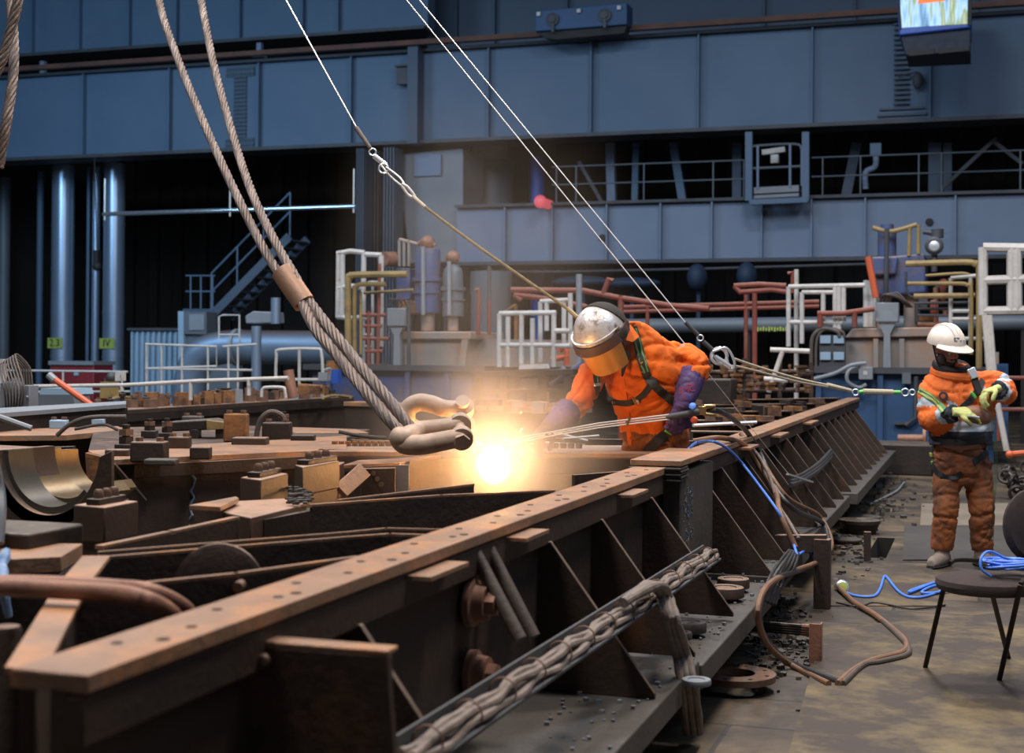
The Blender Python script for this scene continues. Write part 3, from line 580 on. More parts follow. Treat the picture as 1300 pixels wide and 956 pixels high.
# rails on right machine
tubes('platform_railing', 'white platform railing on the left end of the right machine', 'railing', D+.1, [[(1001, 440), (1001, 364)], [(1001, 364), (1098, 362)], [(1001, 409), (1070, 410)], [(1018, 436), (1018, 371)], [(1018, 371), (1058, 371)], [(1045, 410), (1045, 371)], [(1060, 420), (1060, 362)], [(1065, 420), (1065, 364)], [(1071, 408), (1071, 365)]], .035, 'white')
tubes('scaffold_pole', 'tall thin white pole behind the platform railing', 'pole', D+.4, [[(1011, 575), (1011, 342)]], .035, 'white')
tubes('vertical_panel_post', 'wide white battered posts left of the right pump', 'posts', D+.4, [[(1101, 415), (1101, 356)], [(1108, 415), (1108, 362)]], .06, 'white')
tubes('a_frame_barrier', 'white tilted barrier frame standing left of the gauge panel', 'barrier', 17, [[(978, 444), (1028, 446)], [(994, 444), (976, 498)], [(970, 481), (1000, 483)]], .03, 'white')
tubes('yellow_pipe', 'tall mustard yellow pipe bending over at the right machine', 'pipe', D-.1, [[(1150, 335), (1225, 333), (1238, 336), (1243, 345), (1243, 470)]], .045, 'yellow', k=6, part='pipe')
tubes('yellow_pipe', 'second mustard pipe nested inside the tall one at right', 'pipe', D, [[(1152, 360), (1215, 360), (1228, 362), (1233, 370), (1233, 450)]], .03, 'yellow', k=6, part='pipe')
tubes('yellow_pipe', 'short mustard pipe running level below the nested one at right', 'pipe', D+.1, [[(1160, 376), (1238, 375)]], .04, 'yellow', part='pipe')
tubes('yellow_pipe', 'thin mustard pipe between the tall pipe and the nested one', 'pipe', D+.3, [[(1175, 350), (1222, 347), (1232, 352), (1234, 362)]], .022, 'yellow', k=4, part='pipe')
tubes('hydraulic_line', 'thin grey hydraulic lines stacked right of the blue pump', 'pipe', D+.4, [[(1160, 385), (1230, 384)], [(1165, 392), (1230, 392)], [(1165, 400), (1228, 401)], [(1150, 345), (1152, 372), (1165, 380)]], .02, 'darksteel', k=3, part='pipe')
tubes('step_ladder', 'small white ladder frame behind the yellow pipes at right', 'frame', D+.3, [[(1207, 430), (1207, 353)], [(1207, 353), (1240, 350)], [(1232, 352), (1232, 440)], [(1207, 395), (1232, 395)], [(1207, 405), (1240, 405)], [(1207, 430), (1255, 430)]], .03, 'white')
t = thing('valve_manifold', 'red and brown valve manifold right of the blue pump', 'valve manifold', PD(1190, 415, D+.8))
for k, (x, y, w, h, m) in enumerate(((1172, 385, 12, 14, 'darksteel'), (1185, 390, 9, 18, 'redpipe'), (1197, 372, 8, 20, 'redpipe'), (1178, 404, 22, 8, 'orange_rust'), (1165, 398, 8, 24, 'darksteel'), (1200, 396, 7, 10, 'copper'), (1190, 362, 8, 8, 'darksteel'))):
    b = MB(); pprism(b, D+.6+.05*k, [(x-w/2, y-h/2), (x+w/2, y-h/2), (x+w/2, y+h/2), (x-w/2, y+h/2)], .25); b.build('valve_block', m, t, .02)
b = MB(); b.tube([PD(1188, 365, D+.7), PD(1188, 420, D+.7)], .04, 8); b.tube([PD(1165, 412, D+.7), PD(1205, 412, D+.7)], .04, 8); b.build('pipe', 'copper', t)
b = MB(); b.lathe(PD(1198, 360, D+.55), -U, [(.07, 0), (.07, .03)], 16); b.build('handwheel', 'redpipe', t)
# white platform frame far right
tubes('access_gantry', 'large white access frame at the right edge above the worker', 'frame', 19.5, [[(1248, 400), (1248, 314)], [(1248, 314), (1310, 315)], [(1284, 314), (1284, 394)], [(1248, 356), (1310, 354)], [(1248, 395), (1310, 394)], [(1291, 314), (1292, 394)]], .06, 'white')
tubes('leaning_prop', 'pair of white props leaning beside the right-hand worker', 'prop', 17, [[(1256, 400), (1264, 500), (1278, 572)], [(1250, 400), (1256, 470)]], .035, 'white', part='prop')
tubes('scaffold_pole', 'dark red scaffold rails at the far right behind the worker', 'railing', 21, [[(1262, 480), (1310, 480)], [(1262, 520), (1310, 520)], [(1268, 470), (1268, 560)]], .03, 'redpipe')
b = MB(); pprism(b, 21.3, [(1258, 462), (1280, 462), (1280, 560), (1258, 560)], .5); tag(b.build('side_cabinet', 'bluebase'), 'dark blue upright cabinet at the right end of the blue base', 'cabinet')
b = MB(); pprism(b, 20.9, [(1250, 447), (1268, 447), (1268, 462), (1250, 462)], .15); tag(b.build('sign_plate', 'casing'), 'small beige plate behind the leaning white props', 'plate')
# pipe behind, dark red pipework
t = thing('horizontal_main', 'thick dim grey horizontal main crossing behind both workers', 'pipe', PD(1050, 412, 27))
b = MB(); b.tube([PD(790, 414, 27), PD(1320, 409, 27)], .14, 20); b.build('pipe', 'tank', t)
for px in (800, 950, 1100, 1300):
    q = PD(px, 412, 27); b = MB(); b.bar(q, V((q.x, q.y, 0)), .1, .1, U); b.build('pipe_support', 'wall', t)
b = MB(); q = PD(983, 416, 26.84)
for k in range(12): b.box(PD(962+k*3.6, 418-.3*(k % 3), 26.84), (.03, .02, .08-.02*(k % 2)), RU)
tag(b.build('paint_marking', 'lime'), 'faded lime green paint marking on the thick grey main', 'marking')
tubes('red_pipework', 'pair of dull red pipes running level across the dark bay', 'pipe', 24, [[(790, 390), (1040, 383)], [(790, 396), (1040, 389)], [(790, 383), (790, 400)], [(947, 374), (947, 560)], [(822, 378), (822, 560)]], .035, 'redpipe', part='pipe')
tubes('red_pipework', 'bent dusty red pipes reaching from the white railing of the right machine', 'pipe', 22, [[(932, 363), (965, 361), (998, 363)], [(938, 371), (980, 368), (1002, 371)], [(932, 363), (941, 372)], [(1007, 372), (1007, 345), (1001, 348)], [(958, 372), (958, 570)]], .04, 'redpipe', part='pipe')
tubes('red_pipework', 'long red pipe sloping behind the helmet of the torch operator', 'pipe', 22, [[(649, 368), (740, 369), (785, 378), (850, 388), (900, 392)], [(653, 374), (700, 380), (745, 390)], [(653, 374), (662, 381)], [(765, 375), (773, 354), (778, 357)], [(788, 375), (788, 570)]], .045, 'redpipe', part='pipe')
tubes('red_pipework', 'short red valve pipe by the control stand of the right machine', 'pipe', D-.05, [[(1038, 398), (1070, 398), (1110, 392)], [(1041, 396), (1041, 415)], [(1085, 395), (1085, 415)]], .04, 'redpipe', part='pipe')
b = MB(); b.tube([PD(1102, 326, D), PD(1112, 378, D)], .05, 8); tag(b.build('orange_lever', 'orange_paint'), 'orange lever leaning against the right blue pump', 'lever')
tubes('grey_post', 'grey standpipe behind the torch operator helmet', 'pole', 20, [[(735, 585), (735, 348)]], .045, 'boxgrey')
for x, y, w in ((695, 396, 40), (880, 362, 40), (940, 372, 0)):
    pass
for k, (x, y, lb) in enumerate(((738, 358, 'flat dark blue oval vessel seen under the lower girder, left one'), (800, 360, 'long flat dark blue oval vessel under the lower girder, middle one'), (885, 352, 'tilted dark blue drum under the lower girder before the red pipes'), (948, 350, 'dark blue drum under the lower girder above the red pipe bend'))):
    b = MB(); q = PD(x, y, 31); b.ell(q, (.7 if k < 2 else .22, .3, .14 if k < 2 else .3), RU); b.bar(q+U*.2, V((q.x, q.y, 0))+U*.2, .08, .08, U); tag(b.build('blue_vessel', 'vessel'), lb, 'vessel')
tubes('roof_conduit', 'thin conduit running under the lower box girder', 'conduit', 32, [[(610, 345), (720, 345), (900, 341), (1110, 335)]], .03, 'darksteel', part='conduit')
# --- left machine
D = 21.5
mbL, zl = machine_base('bright blue machine base behind the shackles', D, 396, 612, 470, 2.4, (420, 470, 520, 570))
t = thing('machine_casing', 'dusty grey-beige casing with orange top ledge behind the shackles', 'casing', L(PD(550, 470, D+.3).dot(W), D+1, zl+.09))
b = MB(); pprism(b, D+.3, [(508, 466), (593, 466), (593, 430), (510, 430)], 1.6); b.build('body', 'casing', t, .02)
b = MB(); pprism(b, D+.2, [(505, 431), (598, 431), (597, 421), (512, 421)], 1.7); b.build('top_ledge', 'casing', t, .02)
b = MB(); pprism(b, D+.15, [(586, 431), (594, 431), (590, 466), (582, 466)], .1); b.build('rib', 'casing', t)
b = MB(); pprism(b, D+.8, [(592, 466), (735, 466), (735, 432), (592, 430)], 1.2); tag(b.build('rear_casing', 'casing'), 'low warm-beige casing behind the white railing left of the torch operator', 'casing')
def pump(label, cx, y0, y1, rp, dome, m='blue'):
    t = thing('vertical_pump', label, 'pump', PD(cx, y1, D+.9)); d = D+.9
    b = MB(); vcyl(b, cx, y0, y0+(y1-y0)*.35, rp, d, prof=[(1, 0), (1, .9), (.9, 1)] if not dome else [(1, 0), (1, .6), (.85, .8), (.4, .97), (.2, 1)]); b.build('upper_body', m, t)
    b = MB(); vcyl(b, cx, y0+(y1-y0)*.35, y0+(y1-y0)*.4, rp*1.25, d); vcyl(b, cx, y0+(y1-y0)*.52, y0+(y1-y0)*.55, rp*1.2, d); b.build('flange', m, t)
    b = MB(); vcyl(b, cx, y0+(y1-y0)*.4, y0+(y1-y0)*.78, rp*1.05, d); b.build('body', m, t)
    b = MB(); vcyl(b, cx, y0+(y1-y0)*.78, y1, rp*.55, d); b.build('pedestal', 'casing', t)
    b = MB(); b.tube([PD(cx-rp*.4, y0-3, d-.25), PD(cx-rp*.4, y1-20, d-.3)], .035, 8); b.build('side_pipe', 'boxgrey', t)
    b = MB(); b.tube(cr([PD(cx-rp*.8, y0-6, d), PD(cx, y0-14, d), PD(cx+rp*.6, y0-4, d)], 4), .035, 8); b.ell(PD(cx, y0-8, d), .12); b.build('top_fitting', 'copper', t)
    return t
pump('blue flat-topped vertical pump on the left machine', 543, 316, 420, 15, False)
pump('slimmer blue pump with a dusty domed top right of the flat-topped pump', 575, 335, 420, 12, True, 'tank')
t = thing('motor_block', 'dark blue motor block behind the yellow pipes of the left machine', 'motor', PD(518, 395, D+1))
b = MB(); pprism(b, D+.9, [(502, 340), (520, 340), (522, 388), (502, 388)], .7); b.build('body', 'blue', t, .03)
b = MB(); b.tube([PD(486, 329, D+.7), PD(502, 329, D+1.)], .13, 14); b.build('shaft_end', 'copper', t)
b = MB()
for x in (507, 513, 519): b.tube([PD(x, 305, D+.9), PD(x, 338, D+.9)], .03, 8)
b.tube([PD(507, 304, D+.9), PD(530, 310, D+.9), PD(545, 306, D+.9)], .03, 8); b.build('riser', 'casing', t)
b = MB(); pprism(b, D+.75, [(505, 382), (540, 382), (540, 398), (505, 398)], .4); b.build('manifold', 'orange_rust', t, .02)
t = thing('hopper_tank', 'dark grey-green round tank standing between the pump and the blue pipe', 'tank', PD(625, 430, 27)); 
b = MB(); vcyl(b, 622, 345, 545, 24, 27, prof=[(.85, 0), (1, .5), (1, .85), (1.03, .86), (1.03, 1)]); b.build('shell', 'tank', t)
tubes('yellow_pipe', 'tall mustard pipe bending over at the left machine', 'pipe', D-.3, [[(517, 348), (455, 349), (446, 351), (442, 359), (442, 460)]], .055, 'yellow', k=6, part='pipe')
tubes('yellow_pipe', 'second mustard pipe nested inside the tall one at left', 'pipe', D-.2, [[(490, 361), (460, 361), (453, 364), (450, 372), (450, 462)]], .04, 'yellow', k=6, part='pipe')
tubes('yellow_pipe', 'level mustard pipe crossing the left nested pipes', 'pipe', D, [[(462, 372), (525, 368)], [(458, 370), (458, 450)]], .025, 'yellow', k=3, part='pipe')
tubes('ladder_cage', 'white curved ladder cage at the left end of the left machine', 'ladder cage', D+.4, [[(428, 322), (445, 319), (463, 321)], [(428, 366), (446, 363), (463, 366)], [(428, 402), (445, 404), (460, 403)], [(430, 322), (429, 403)], [(435, 323), (434, 404)], [(462, 321), (461, 404)], [(464, 323), (484, 324)], [(484, 324), (484, 440)], [(468, 360), (484, 360)]], .045, 'white')
tubes('service_ladder', 'red and white service ladder beside the left control box', 'ladder', D+.1, [[(468, 395), (468, 465)], [(482, 335), (480, 465)], [(460, 400), (490, 400)], [(462, 414), (484, 414)], [(458, 430), (494, 430)], [(464, 446), (486, 446)]], .03, 'redpipe')
tubes('service_ladder', 'pale narrow ladder behind the red and white ladder', 'ladder', D+.6, [[(462, 372), (462, 462)], [(473, 356), (473, 462)], [(462, 405), (473, 405)], [(462, 425), (473, 425)], [(462, 440), (473, 440)]], .025, 'white')
t = thing('control_box', 'grey control box on a funnel-necked stand by the left pumps', 'control box', PD(504, 466, D-.1)); Dc = D-.05
b = MB(); pprism(b, Dc, [(491, 391), (515, 391), (515, 414), (491, 414)], .22); b.build('cabinet', 'boxgrey', t, .015)
b = MB(); pprism(b, Dc+.05, [(495, 415), (512, 415), (507, 424), (499, 424)], .12); pprism(b, Dc+.05, [(500, 424), (507, 424), (508, 464), (499, 464)], .1); b.build('stand', 'boxgrey', t)
b = MB()
for k in range(4): b.tube(cr([PD(494+k*5, 391, Dc+.1), PD(493+k*6, 381, Dc), PD(500+k*6, 380, Dc), PD(506+k*5, 388, Dc+.2)], 4), .012, 6)
b.build('cable', 'hose', t)
tubes('steel_post', 'thin dark post right of the left control box', 'post', D-.1, [[(519, 464), (519, 385)]], .035, 'darksteel')
tubes('red_standpipe', 'thin red standpipe with a round head right of the domed pump', 'pipe', D+.5, [[(607, 425), (608, 372), (604, 369)]], .035, 'redpipe', k=3, part='pipe')
tubes('red_standpipe', 'shorter red standpipe next to the round-headed one', 'pipe', D+.6, [[(621, 425), (621, 382)]], .03, 'redpipe', part='pipe')
tubes('dark_standpipe', 'tall dark post rising to the lower girder behind the red standpipes', 'pipe', 24, [[(621, 560), (621, 338)]], .04, 'darksteel', part='pipe')
tubes('orange_pipe', 'bent orange pipe just behind the white railing corner', 'pipe', D+.9, [[(640, 398), (651, 390), (655, 392), (655, 440)]], .035, 'orange_rust', part='pipe', k=3)
tubes('platform_railing', 'white platform railing left of the torch operator', 'railing', D-.6, [[(634, 398), (706, 397)], [(634, 398), (634, 466)], [(645, 402), (645, 466)], [(662, 398), (662, 462)], [(676, 404), (676, 462)], [(703, 396), (703, 466)], [(634, 438), (703, 438)], [(704, 420), (724, 420)], [(704, 439), (724, 439)]], .04, 'white')
tubes('platform_railing', 'second white railing just behind the torch operator helmet', 'railing', D, [[(686, 460), (686, 383)], [(686, 383), (722, 381)], [(694, 383), (694, 420)], [(716, 380), (716, 436)], [(724, 372), (724, 440)]], .04, 'white')
tubes('orange_pipe', 'orange bent pipe low behind the white railing near the helmet', 'pipe', D-.1, [[(710, 445), (715, 441), (719, 446), (719, 464)], [(700, 456), (722, 452)]], .05, 'orange_paint', part='pipe', k=3)
t = thing('work_bench', 'dark brown bench with a pale bundle on it behind the torch flame', 'bench', L(PD(660, 500, 18).dot(W), 18, 0))
b = MB(); pprism(b, 18, [(600, 472), (728, 468), (728, 476), (600, 480)], .9); b.build('top', 'dark', t, .01)
for x in (606, 640, 690, 722):
    b = MB(); b.bar(PD(x, 478, 18.1), V((PD(x, 478, 18.1).x, PD(x, 478, 18.1).y, 0)), .12, .12, U); b.build('leg', 'dark', t)
b = MB(); pprism(b, 18.05, [(612, 496), (722, 493), (722, 497), (612, 500)], .6); b.build('shelf', 'dark', t)
b = MB(); pprism(b, 18, [(660, 463), (688, 462), (690, 468), (658, 469)], .3); tag(b.build('paper_bundle', 'white'), 'pale crumpled bundle lying on the dark bench', 'bundle')
b = MB(); pprism(b, 18.2, [(662, 481), (684, 480), (686, 492), (660, 493)], .3); tag(b.build('crate', 'lightblue'), 'pale blue-white crate on the lower shelf of the dark bench', 'crate')
tubes('blue_brace', 'pair of dark blue braces crossing beside the helmeted operator', 'brace', 19, [[(700, 490), (740, 462)], [(712, 468), (742, 492)], [(700, 492), (742, 490)]], .05, 'blue', part='brace')
# rusty stacked ingots / stock behind the worker to the right
t0 = None
for i in range(9):
    for j in range(3):
        x = 905+i*14+j*3; y = 466+j*11
        b = MB(); c = PD(x+random.uniform(-4, 4), y+random.uniform(-2, 2), 17.6-j*.4); R_ = RU @ Matrix.Rotation(random.uniform(-.6, .6), 3, 'Z'); w_ = random.uniform(.03, .07)
        b.box(c, (w_, .2, .03), R_); b.box(c-Z*.04, (.025, .18, random.uniform(.05, .1)), R_)
        if j % 2: b.box(c-Z*.07, (w_*1.2, .15, .02), R_)
        tag(b.build('rusty_bracket', random.choice(['orange_rust', 'rust', 'orange_rust', 'nut'])), 'small orange rusted bracket in the rack between the workers', 'bracket', 'rusted brackets in the rack between the workers')
tubes('stock_rack', 'low rusty rack holding the orange rusted brackets between the workers', 'rack', 17.7, [[(895, 473), (1032, 472)], [(895, 484), (1032, 483)], [(897, 496), (1030, 495)], [(900, 455), (900, 505)], [(945, 455), (945, 505)], [(990, 455), (990, 505)], [(1030, 460), (1030, 505)]], .03, 'rust')
# ================================================================ THE BED FRAMES (welded steel)
ZT, ZB = 1.0, .34
SL, SR = -1.64, -1.478
def tof(px, s=-1.48): return PS(px, 600, s).dot(U)
def bedbeam(name, label, t0, t1, gus, plates, holes, s_l=SL, s_r=SR, zt=ZT, foot=-1.09, top='rust_top'):
    t = thing(name, label, 'frame', L(s_r, (t0+t1)/2, .1))
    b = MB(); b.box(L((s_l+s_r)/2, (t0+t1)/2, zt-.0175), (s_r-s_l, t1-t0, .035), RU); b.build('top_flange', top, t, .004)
    if holes:
        for i in range(int((t1-t0)/.19)):
            b = MB(); tt = t0+.25+i*.19; b.lathe(L(s_l+.055+.05*(i % 2), tt, zt-.002), Z, [(0.012, 0.0), (.012, .0035)], 10)
            b.build('bolt_hole', 'pit', t)
            if i % 3 == 0: b = MB(); b.lathe(L(s_l+.12, tt+.06, zt-.002), Z, [(0.014, 0.0), (.014, .0035)], 10); b.build('bolt_hole', 'pit', t)
    sw = s_r-.05
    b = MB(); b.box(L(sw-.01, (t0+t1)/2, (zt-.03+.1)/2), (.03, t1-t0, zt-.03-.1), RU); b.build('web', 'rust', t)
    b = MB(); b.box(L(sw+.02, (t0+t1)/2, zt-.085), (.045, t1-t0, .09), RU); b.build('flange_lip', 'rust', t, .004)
    for g in gus:
        tt, z0, th = g if isinstance(g, tuple) else (g, zt-.12, .022)
        b = MB(); b.prism([L(sw, tt-th/2, z0), L(sw+.05, tt-th/2, z0), L(foot, tt-th/2, ZB+.02), L(foot, tt-th/2, ZB), L(sw, tt-th/2, ZB)], U*th); b.mi[2+1] = 1
        b.build('gusset', ['rust', 'worn_edge'], t, .003)
    for (p0, p1, so, zb) in plates:
        b = MB(); b.box(L((sw+so)/2, (p0+p1)/2, zb-.05), (so-sw, p1-p0, .10), RU); b.build('base_plate', 'plate', t, .006)
        b = MB(); n = max(2, int((p1-p0)/.8))
        for k in range(n): b.box(L(sw+.08, p0+(p1-p0)*(k+.5)/n, (zb-.1)/2), (.22, .25, zb-.1), RU)
        b.build('support_block', 'dark', t)
    return t
near = bedbeam('machine_bed', 'near rusty steel frame beam running from lower left to the torch operator', PZ(22, 849, 1.0).dot(U), tof(889),
    [tof(460)+.0, tof(700), tof(765), tof(828)], [(3.0, tof(760), -1.06, ZB), (tof(760)+.02, tof(886), -1.05, ZB-.02)], True)
# tabs under flange
for px, w in ((545, .30), (660, .26), (795, .3)):
    b = MB(); tt = PS(px, 690, SR).dot(U); b.box(L(SR+.02, tt, ZT-.05), (.09, w, .012), RU); b.build('tab', 'rust_top', near)
# twin round bars
for dx in (0, .085):
    b = MB(); o_ = 17 if dx else 0; A = PS(604+o_, 703-o_*.3, -1.5); B_ = PS(661+o_, 812-o_*.2, -1.33); b.tube([A, B_], .021, 12); b.build('brace_pipe', 'hose', near)
# boss bolts on web
for px, py in ((596, 765), (597, 855)):
    q = PS(px, py, SR-.03); b = MB(); b.lathe(q, W, [(.075, 0), (.075, .02), (.06, .025), (.055, .06)], 24); b.hexnut(q+W*.06, W, .038, .03); b.build('web_bolt', 'copper', near)
# end block with stacked shims
te = tof(889); t8 = tof(845)
b = MB(); b.box(L(-1.53, (te+t8)/2, ZT+.02), (.26, te-t8, .03), RU); b.build('end_plate', 'rust_top', near, .004)
b = MB()
for k in range(5): b.box(L(-1.53+.004*(k % 2), t8+.06+.01*(k % 2), ZT-.005-k*.014), (.262, .2, .008), RU)
b.build('shim_stack', 'plate', near)
b = MB(); b.box(L(-1.46, (te+t8)/2+.03, (ZT+ZB)/2), (.10, te-t8-.04, ZT-ZB-.06), RU); b.build('end_block', 'plate', near, .01)
b = MB()
for k in range(60): 
    q = L(-1.408, t8+.1+.25*random.random(), .6+.28*random.random()); b.box(q, (.002, .03*random.random(), .006), RU @ Matrix.Rotation(random.uniform(-1, 1), 3, 'X'))
b.build('chalk_marks', 'chalkblue', near)
# discs on the near base plates
def disc(px, py, z, r, h, lb, m='rust', g=None):
    q = PZ(px, py, z); b = MB(); b.lathe(q-Z*h, Z, [(r*.97, 0), (r, .003), (r, h-.006), (r*.96, h), (r*.6, h), (r*.58, h-.004), (0.001, h-.004)], 28)
    tag(b.build('round_shim', m, origin=q-Z*h), lb, 'disc', g)
disc(931, 734, ZB+.05, .085, .05, 'thick rusty round shim on the base plate, farther of the pair by the hose loop')
disc(921, 745, ZB+.05, .095, .05, 'thick rusty round shim on the base plate, nearer of the pair by the hose loop')
disc(877, 789, ZB+.045, .07, .045, 'upper of two stacked discs near the lower cable bundle', 'plate')
disc(864, 802, ZB+.03, .05, .03, 'small disc beside the larger disc near the lower cable bundle', 'plate')
disc(884, 862, ZB+.02, .055, .02, 'pale flat disc at the bottom edge of the base plate', 'boxgrey')
# far beam
gus = [tof(886)+.12] + [tof(p) for p in (916, 945, 968, 984, 999, 1012, 1024, 1034, 1043, 1052, 1060, 1067, 1073, 1079, 1085)]
tA = tof(889)+.03; tE = tof(1091)
far = bedbeam('machine_bed', 'far rusty frame beam with many slanted ribs leading to the blue base', tA, tE, gus,
    [(tA, tof(944), -1.05, ZB), (tof(950), tof(1018), -1.07, ZB), (tof(1022), tof(1090), -1.02, ZB)], False)
for px, w in ((945, .4), (985, .5), (1025, .6)):
    b = MB(); tt = PS(px, 540, SR).dot(U); b.box(L(SR+.02, tt, ZT-.05), (.1, w, .014), RU); b.build('tab', 'rust_top', far)
# cable tray with dusty cable bundle along the near beam
t = thing('cable_tray', 'dark angle-iron cable tray fixed along the ribs of the near beam', 'cable tray', PS(760, 790, -1.22))
sT = -1.235
A = PS(492, 962, sT); B_ = PS(893, 702, sT)
b = MB(); b.bar(A, B_, .009, .075, Z); b.build('upright', 'darksteel', t); b = MB(); b.bar(A+W*.042-Z*.024, B_+W*.042-Z*.024, .085, .008, Z); b.build('shelf', 'darksteel', t)
for k in range(5):
    n = 90; off = [(.02, .0), (.043, .002), (.066, -.002), (.03, .021), (.054, .021)][k]
    pts = []
    for i in range(n+1):
        f = i/n; q = A+(B_-A)*f + W*(off[0]+.006*math.sin(i*.9+k*2)) + Z*(off[1]-.008+.006*math.sin(i*.55+k)); pts.append(q)
    b = MB(); b.tube(pts, [.0115+.0018*math.sin(i*1.7+k) for i in range(n+1)], 8)
    tag(b.build('dusty_cable', 'greycable'), ['dusty grey cable lying innermost in the tray against its upright', 'dusty grey cable in the middle of the bottom row in the tray', 'dusty grey cable lying outermost along the tray edge', 'dusty grey cable on top of the bundle, inner one', 'dusty grey cable on top of the bundle, outer one'][k], 'cable', 'cables in the tray on the near beam')
for k in range(14):
    f = (k+.5)/14; q = A+(B_-A)*f; b = MB(); b.torus(q+W*.042+Z*.006, (B_-A), .037, .0028, n=14, m=5)
    tag(b.build('cable_tie', 'hose_brown'), 'wire tie round the dusty cables in the tray', 'cable tie', 'wire ties round the tray cables')
# cables dropping from the tray
for k in range(3):
    p0 = PS(812, 752, sT+.06); pts = cr([p0-(B_-A).normalized()*.25, p0+W*(.03+.02*k)+Z*.03, PZ(838+k*6, 755+k*2, .66-.03*k), PZ(846+k*6, 785, .58), PZ(858+k*7, 830, .42), PZ(866+k*8, 875, .30), PZ(872+k*8, 930, .05)], 8)
    b = MB(); b.tube(pts, [.017+.002*math.sin(i*1.1+k) for i in range(len(pts))], 10)
    tag(b.build('dropping_cable', 'greycable'), ['dusty cable dropping off the tray, the left of three', 'dusty cable dropping off the tray, middle of three', 'dusty cable dropping off the tray, right of three'][k], 'cable', 'cables dropping off the tray')
# wedge bracket in front, bottom
t = thing('angle_bracket', 'brown angle bracket plate in front of the near beam at the bottom', 'bracket', PZ(400, 900, .2))
s_b = -1.05
p0 = PS(314, 812, -1.53); p1 = p0+W*.335
b = MB(); b.prism([p0, p1, p1-Z*.012, p0-Z*.012], U*.06); b.build('top_edge', 'rust_top', t, .004)
b = MB(); b.prism([p0-Z*.012, p1-Z*.012, p1-Z*.07, p1-Z*.6+W*.05, p0-Z*.6], U*.03); b.build('plate', 'rust', t, .004)
for px, py in ((335, 838), (305, 855)):
    b = MB(); q = P(px, py, p0.y-.04); b.ell(q, (.014, .012, .014)); b.build('weld_stud', 'nut', t)
# ---- interior plates
def iplate(label, pts, z, depth, th, m='rust', cap=None, capw=.0, topm='rust_top', name='rib_plate', loc=None):
    P3 = [PZ(x, y, z) for x, y in pts]; c = sum(P3, V())/len(P3)
    t = thing(name, label, 'plate', V((c.x, c.y, z-depth)))
    b = MB()
    for a, d in zip(P3, P3[1:]): b.slab(a-Z*.008, d-Z*.008, depth-.008, th)
    b.build('web', m, t)
    b = MB()
    for a, d in zip(P3, P3[1:]):
        dd = (d-a).normalized()*th*.3; b.slab(a-dd, d+dd, .012, max(th, capw))
    b.build('top_edge', topm, t)
    return t
iplate('long thin cross plate of the frame, the nearest one crossing to the near beam', [(95, 748), (300, 727), (452, 706)], .98, .7, .018)
iplate('folded double cross plate in the frame, front leaf', [(122, 707), (440, 681), (495, 677), (560, 679)], .98, .6, .016)
iplate('folded double cross plate in the frame, rear leaf', [(126, 700), (440, 675), (490, 670), (575, 672)], .98, .3, .014)
iplate('long cross plate glowing in the torch light, front leaf', [(395, 640), (560, 628), (702, 622)], .98, .62, .02)
iplate('slanting cross plate glowing behind the front leaf', [(430, 634), (600, 614)], .98, .3, .016)
t = iplate('stubby diagonal plate with broad worn top at the lower left', [(122, 706), (92, 742), (34, 845)], .985, .75, .03, capw=.075)
iplate('slanting plate with worn edge from the bolted block to the middle block', [(128, 692), (215, 674), (298, 656)], .96, .35, .03)
# big disc stiffener in the compartment
b = MB(); q = P(268, 728, 4.0); b.lathe(q+V((0, .12, -.06)), V((.05, -1, .0)), [(.13, 0), (.13, .02), (.11, .03)], 30); tag(b.build('round_boss', 'rust'), 'round rusty boss plate half hidden behind the nearest cross plate', 'boss')
b = MB(); q = P(306, 742, 3.75); b.lathe(q, V((0, -1, 0)), [(.014, 0), (.014, .05)], 12); tag(b.build('bolt', 'nut'), 'lone small bolt on the nearest cross plate', 'bolt')
# near-left pipes
for k, (pts, lb) in enumerate((([(-30, 744), (60, 748), (142, 753), (185, 762), (215, 778), (232, 800)], 'thick rusty pipe curving through the lower left corner, front one'), ([(-30, 740), (60, 741), (150, 746), (195, 752), (235, 773), (250, 800)], 'thick rusty pipe curving behind its twin in the lower left corner'))):
    P3 = [PZ(x, y, (1.02 if k == 0 else .99)-(0 if i < 4 else .06*(i-3))) for i, (x, y) in enumerate(pts)]
    b = MB(); b.tube(cr(P3, 8), .0215 if k == 0 else .02, 14); tag(b.build('bent_pipe', 'copper'), lb, 'pipe')
b = MB(); q = PZ(8, 795, .93); b.lathe(q-Z*.9, Z, [(.036, 0), (.036, .89), (.03, .9), (.0, .9)], 16); tag(b.build('steel_post', 'rust'), 'stubby round steel post in the bottom left corner', 'post')
# ledge at left with rag
t = thing('ledge_block', 'thick dirty steel ledge at the left edge above the rusty pipes', 'ledge', PZ(40, 745, .6))
A, B_ = PZ(-60, 713, .93), PZ(78, 706, .93)
b = MB(); b.prism([A, B_, PZ(105, 690, .93), PZ(-60, 688, .93)], Z*-.05); b.build('top_plate', 'rust_top', t, .004)
b = MB(); b.prism([A-Z*.05, B_-Z*.05, PZ(100, 692, .93)-Z*.05, PZ(-60, 692, .93)-Z*.05], Z*-.88); b.build('body', 'dark', t, .01)
b = MB(); b.box(PZ(15, 668, .98)-Z*.08, (.35, .3, .16), RU); tag(b.build('steel_pad', 'dark', bevel=.01), 'dusty steel pad under the bearing at the left edge', 'pad')
b = MB(); pts = cr([PZ(8, 700, .95), PZ(6, 712, .93)+V((0, -.03, -.02)), PZ(12, 722, .93)+V((0, -.05, -.05)), PZ(15, 722, .93)+V((.01, -.05, -.13))], 5)
b.tube(pts, [.014, .016, .02, .017, .014, .02, .022, .02, .016, .02, .02, .018, .014, .012, .012, .01][:len(pts)], 8); tag(b.build('blue_rag', 'bluerag'), 'crumpled blue rag hanging over the dirty ledge', 'rag')
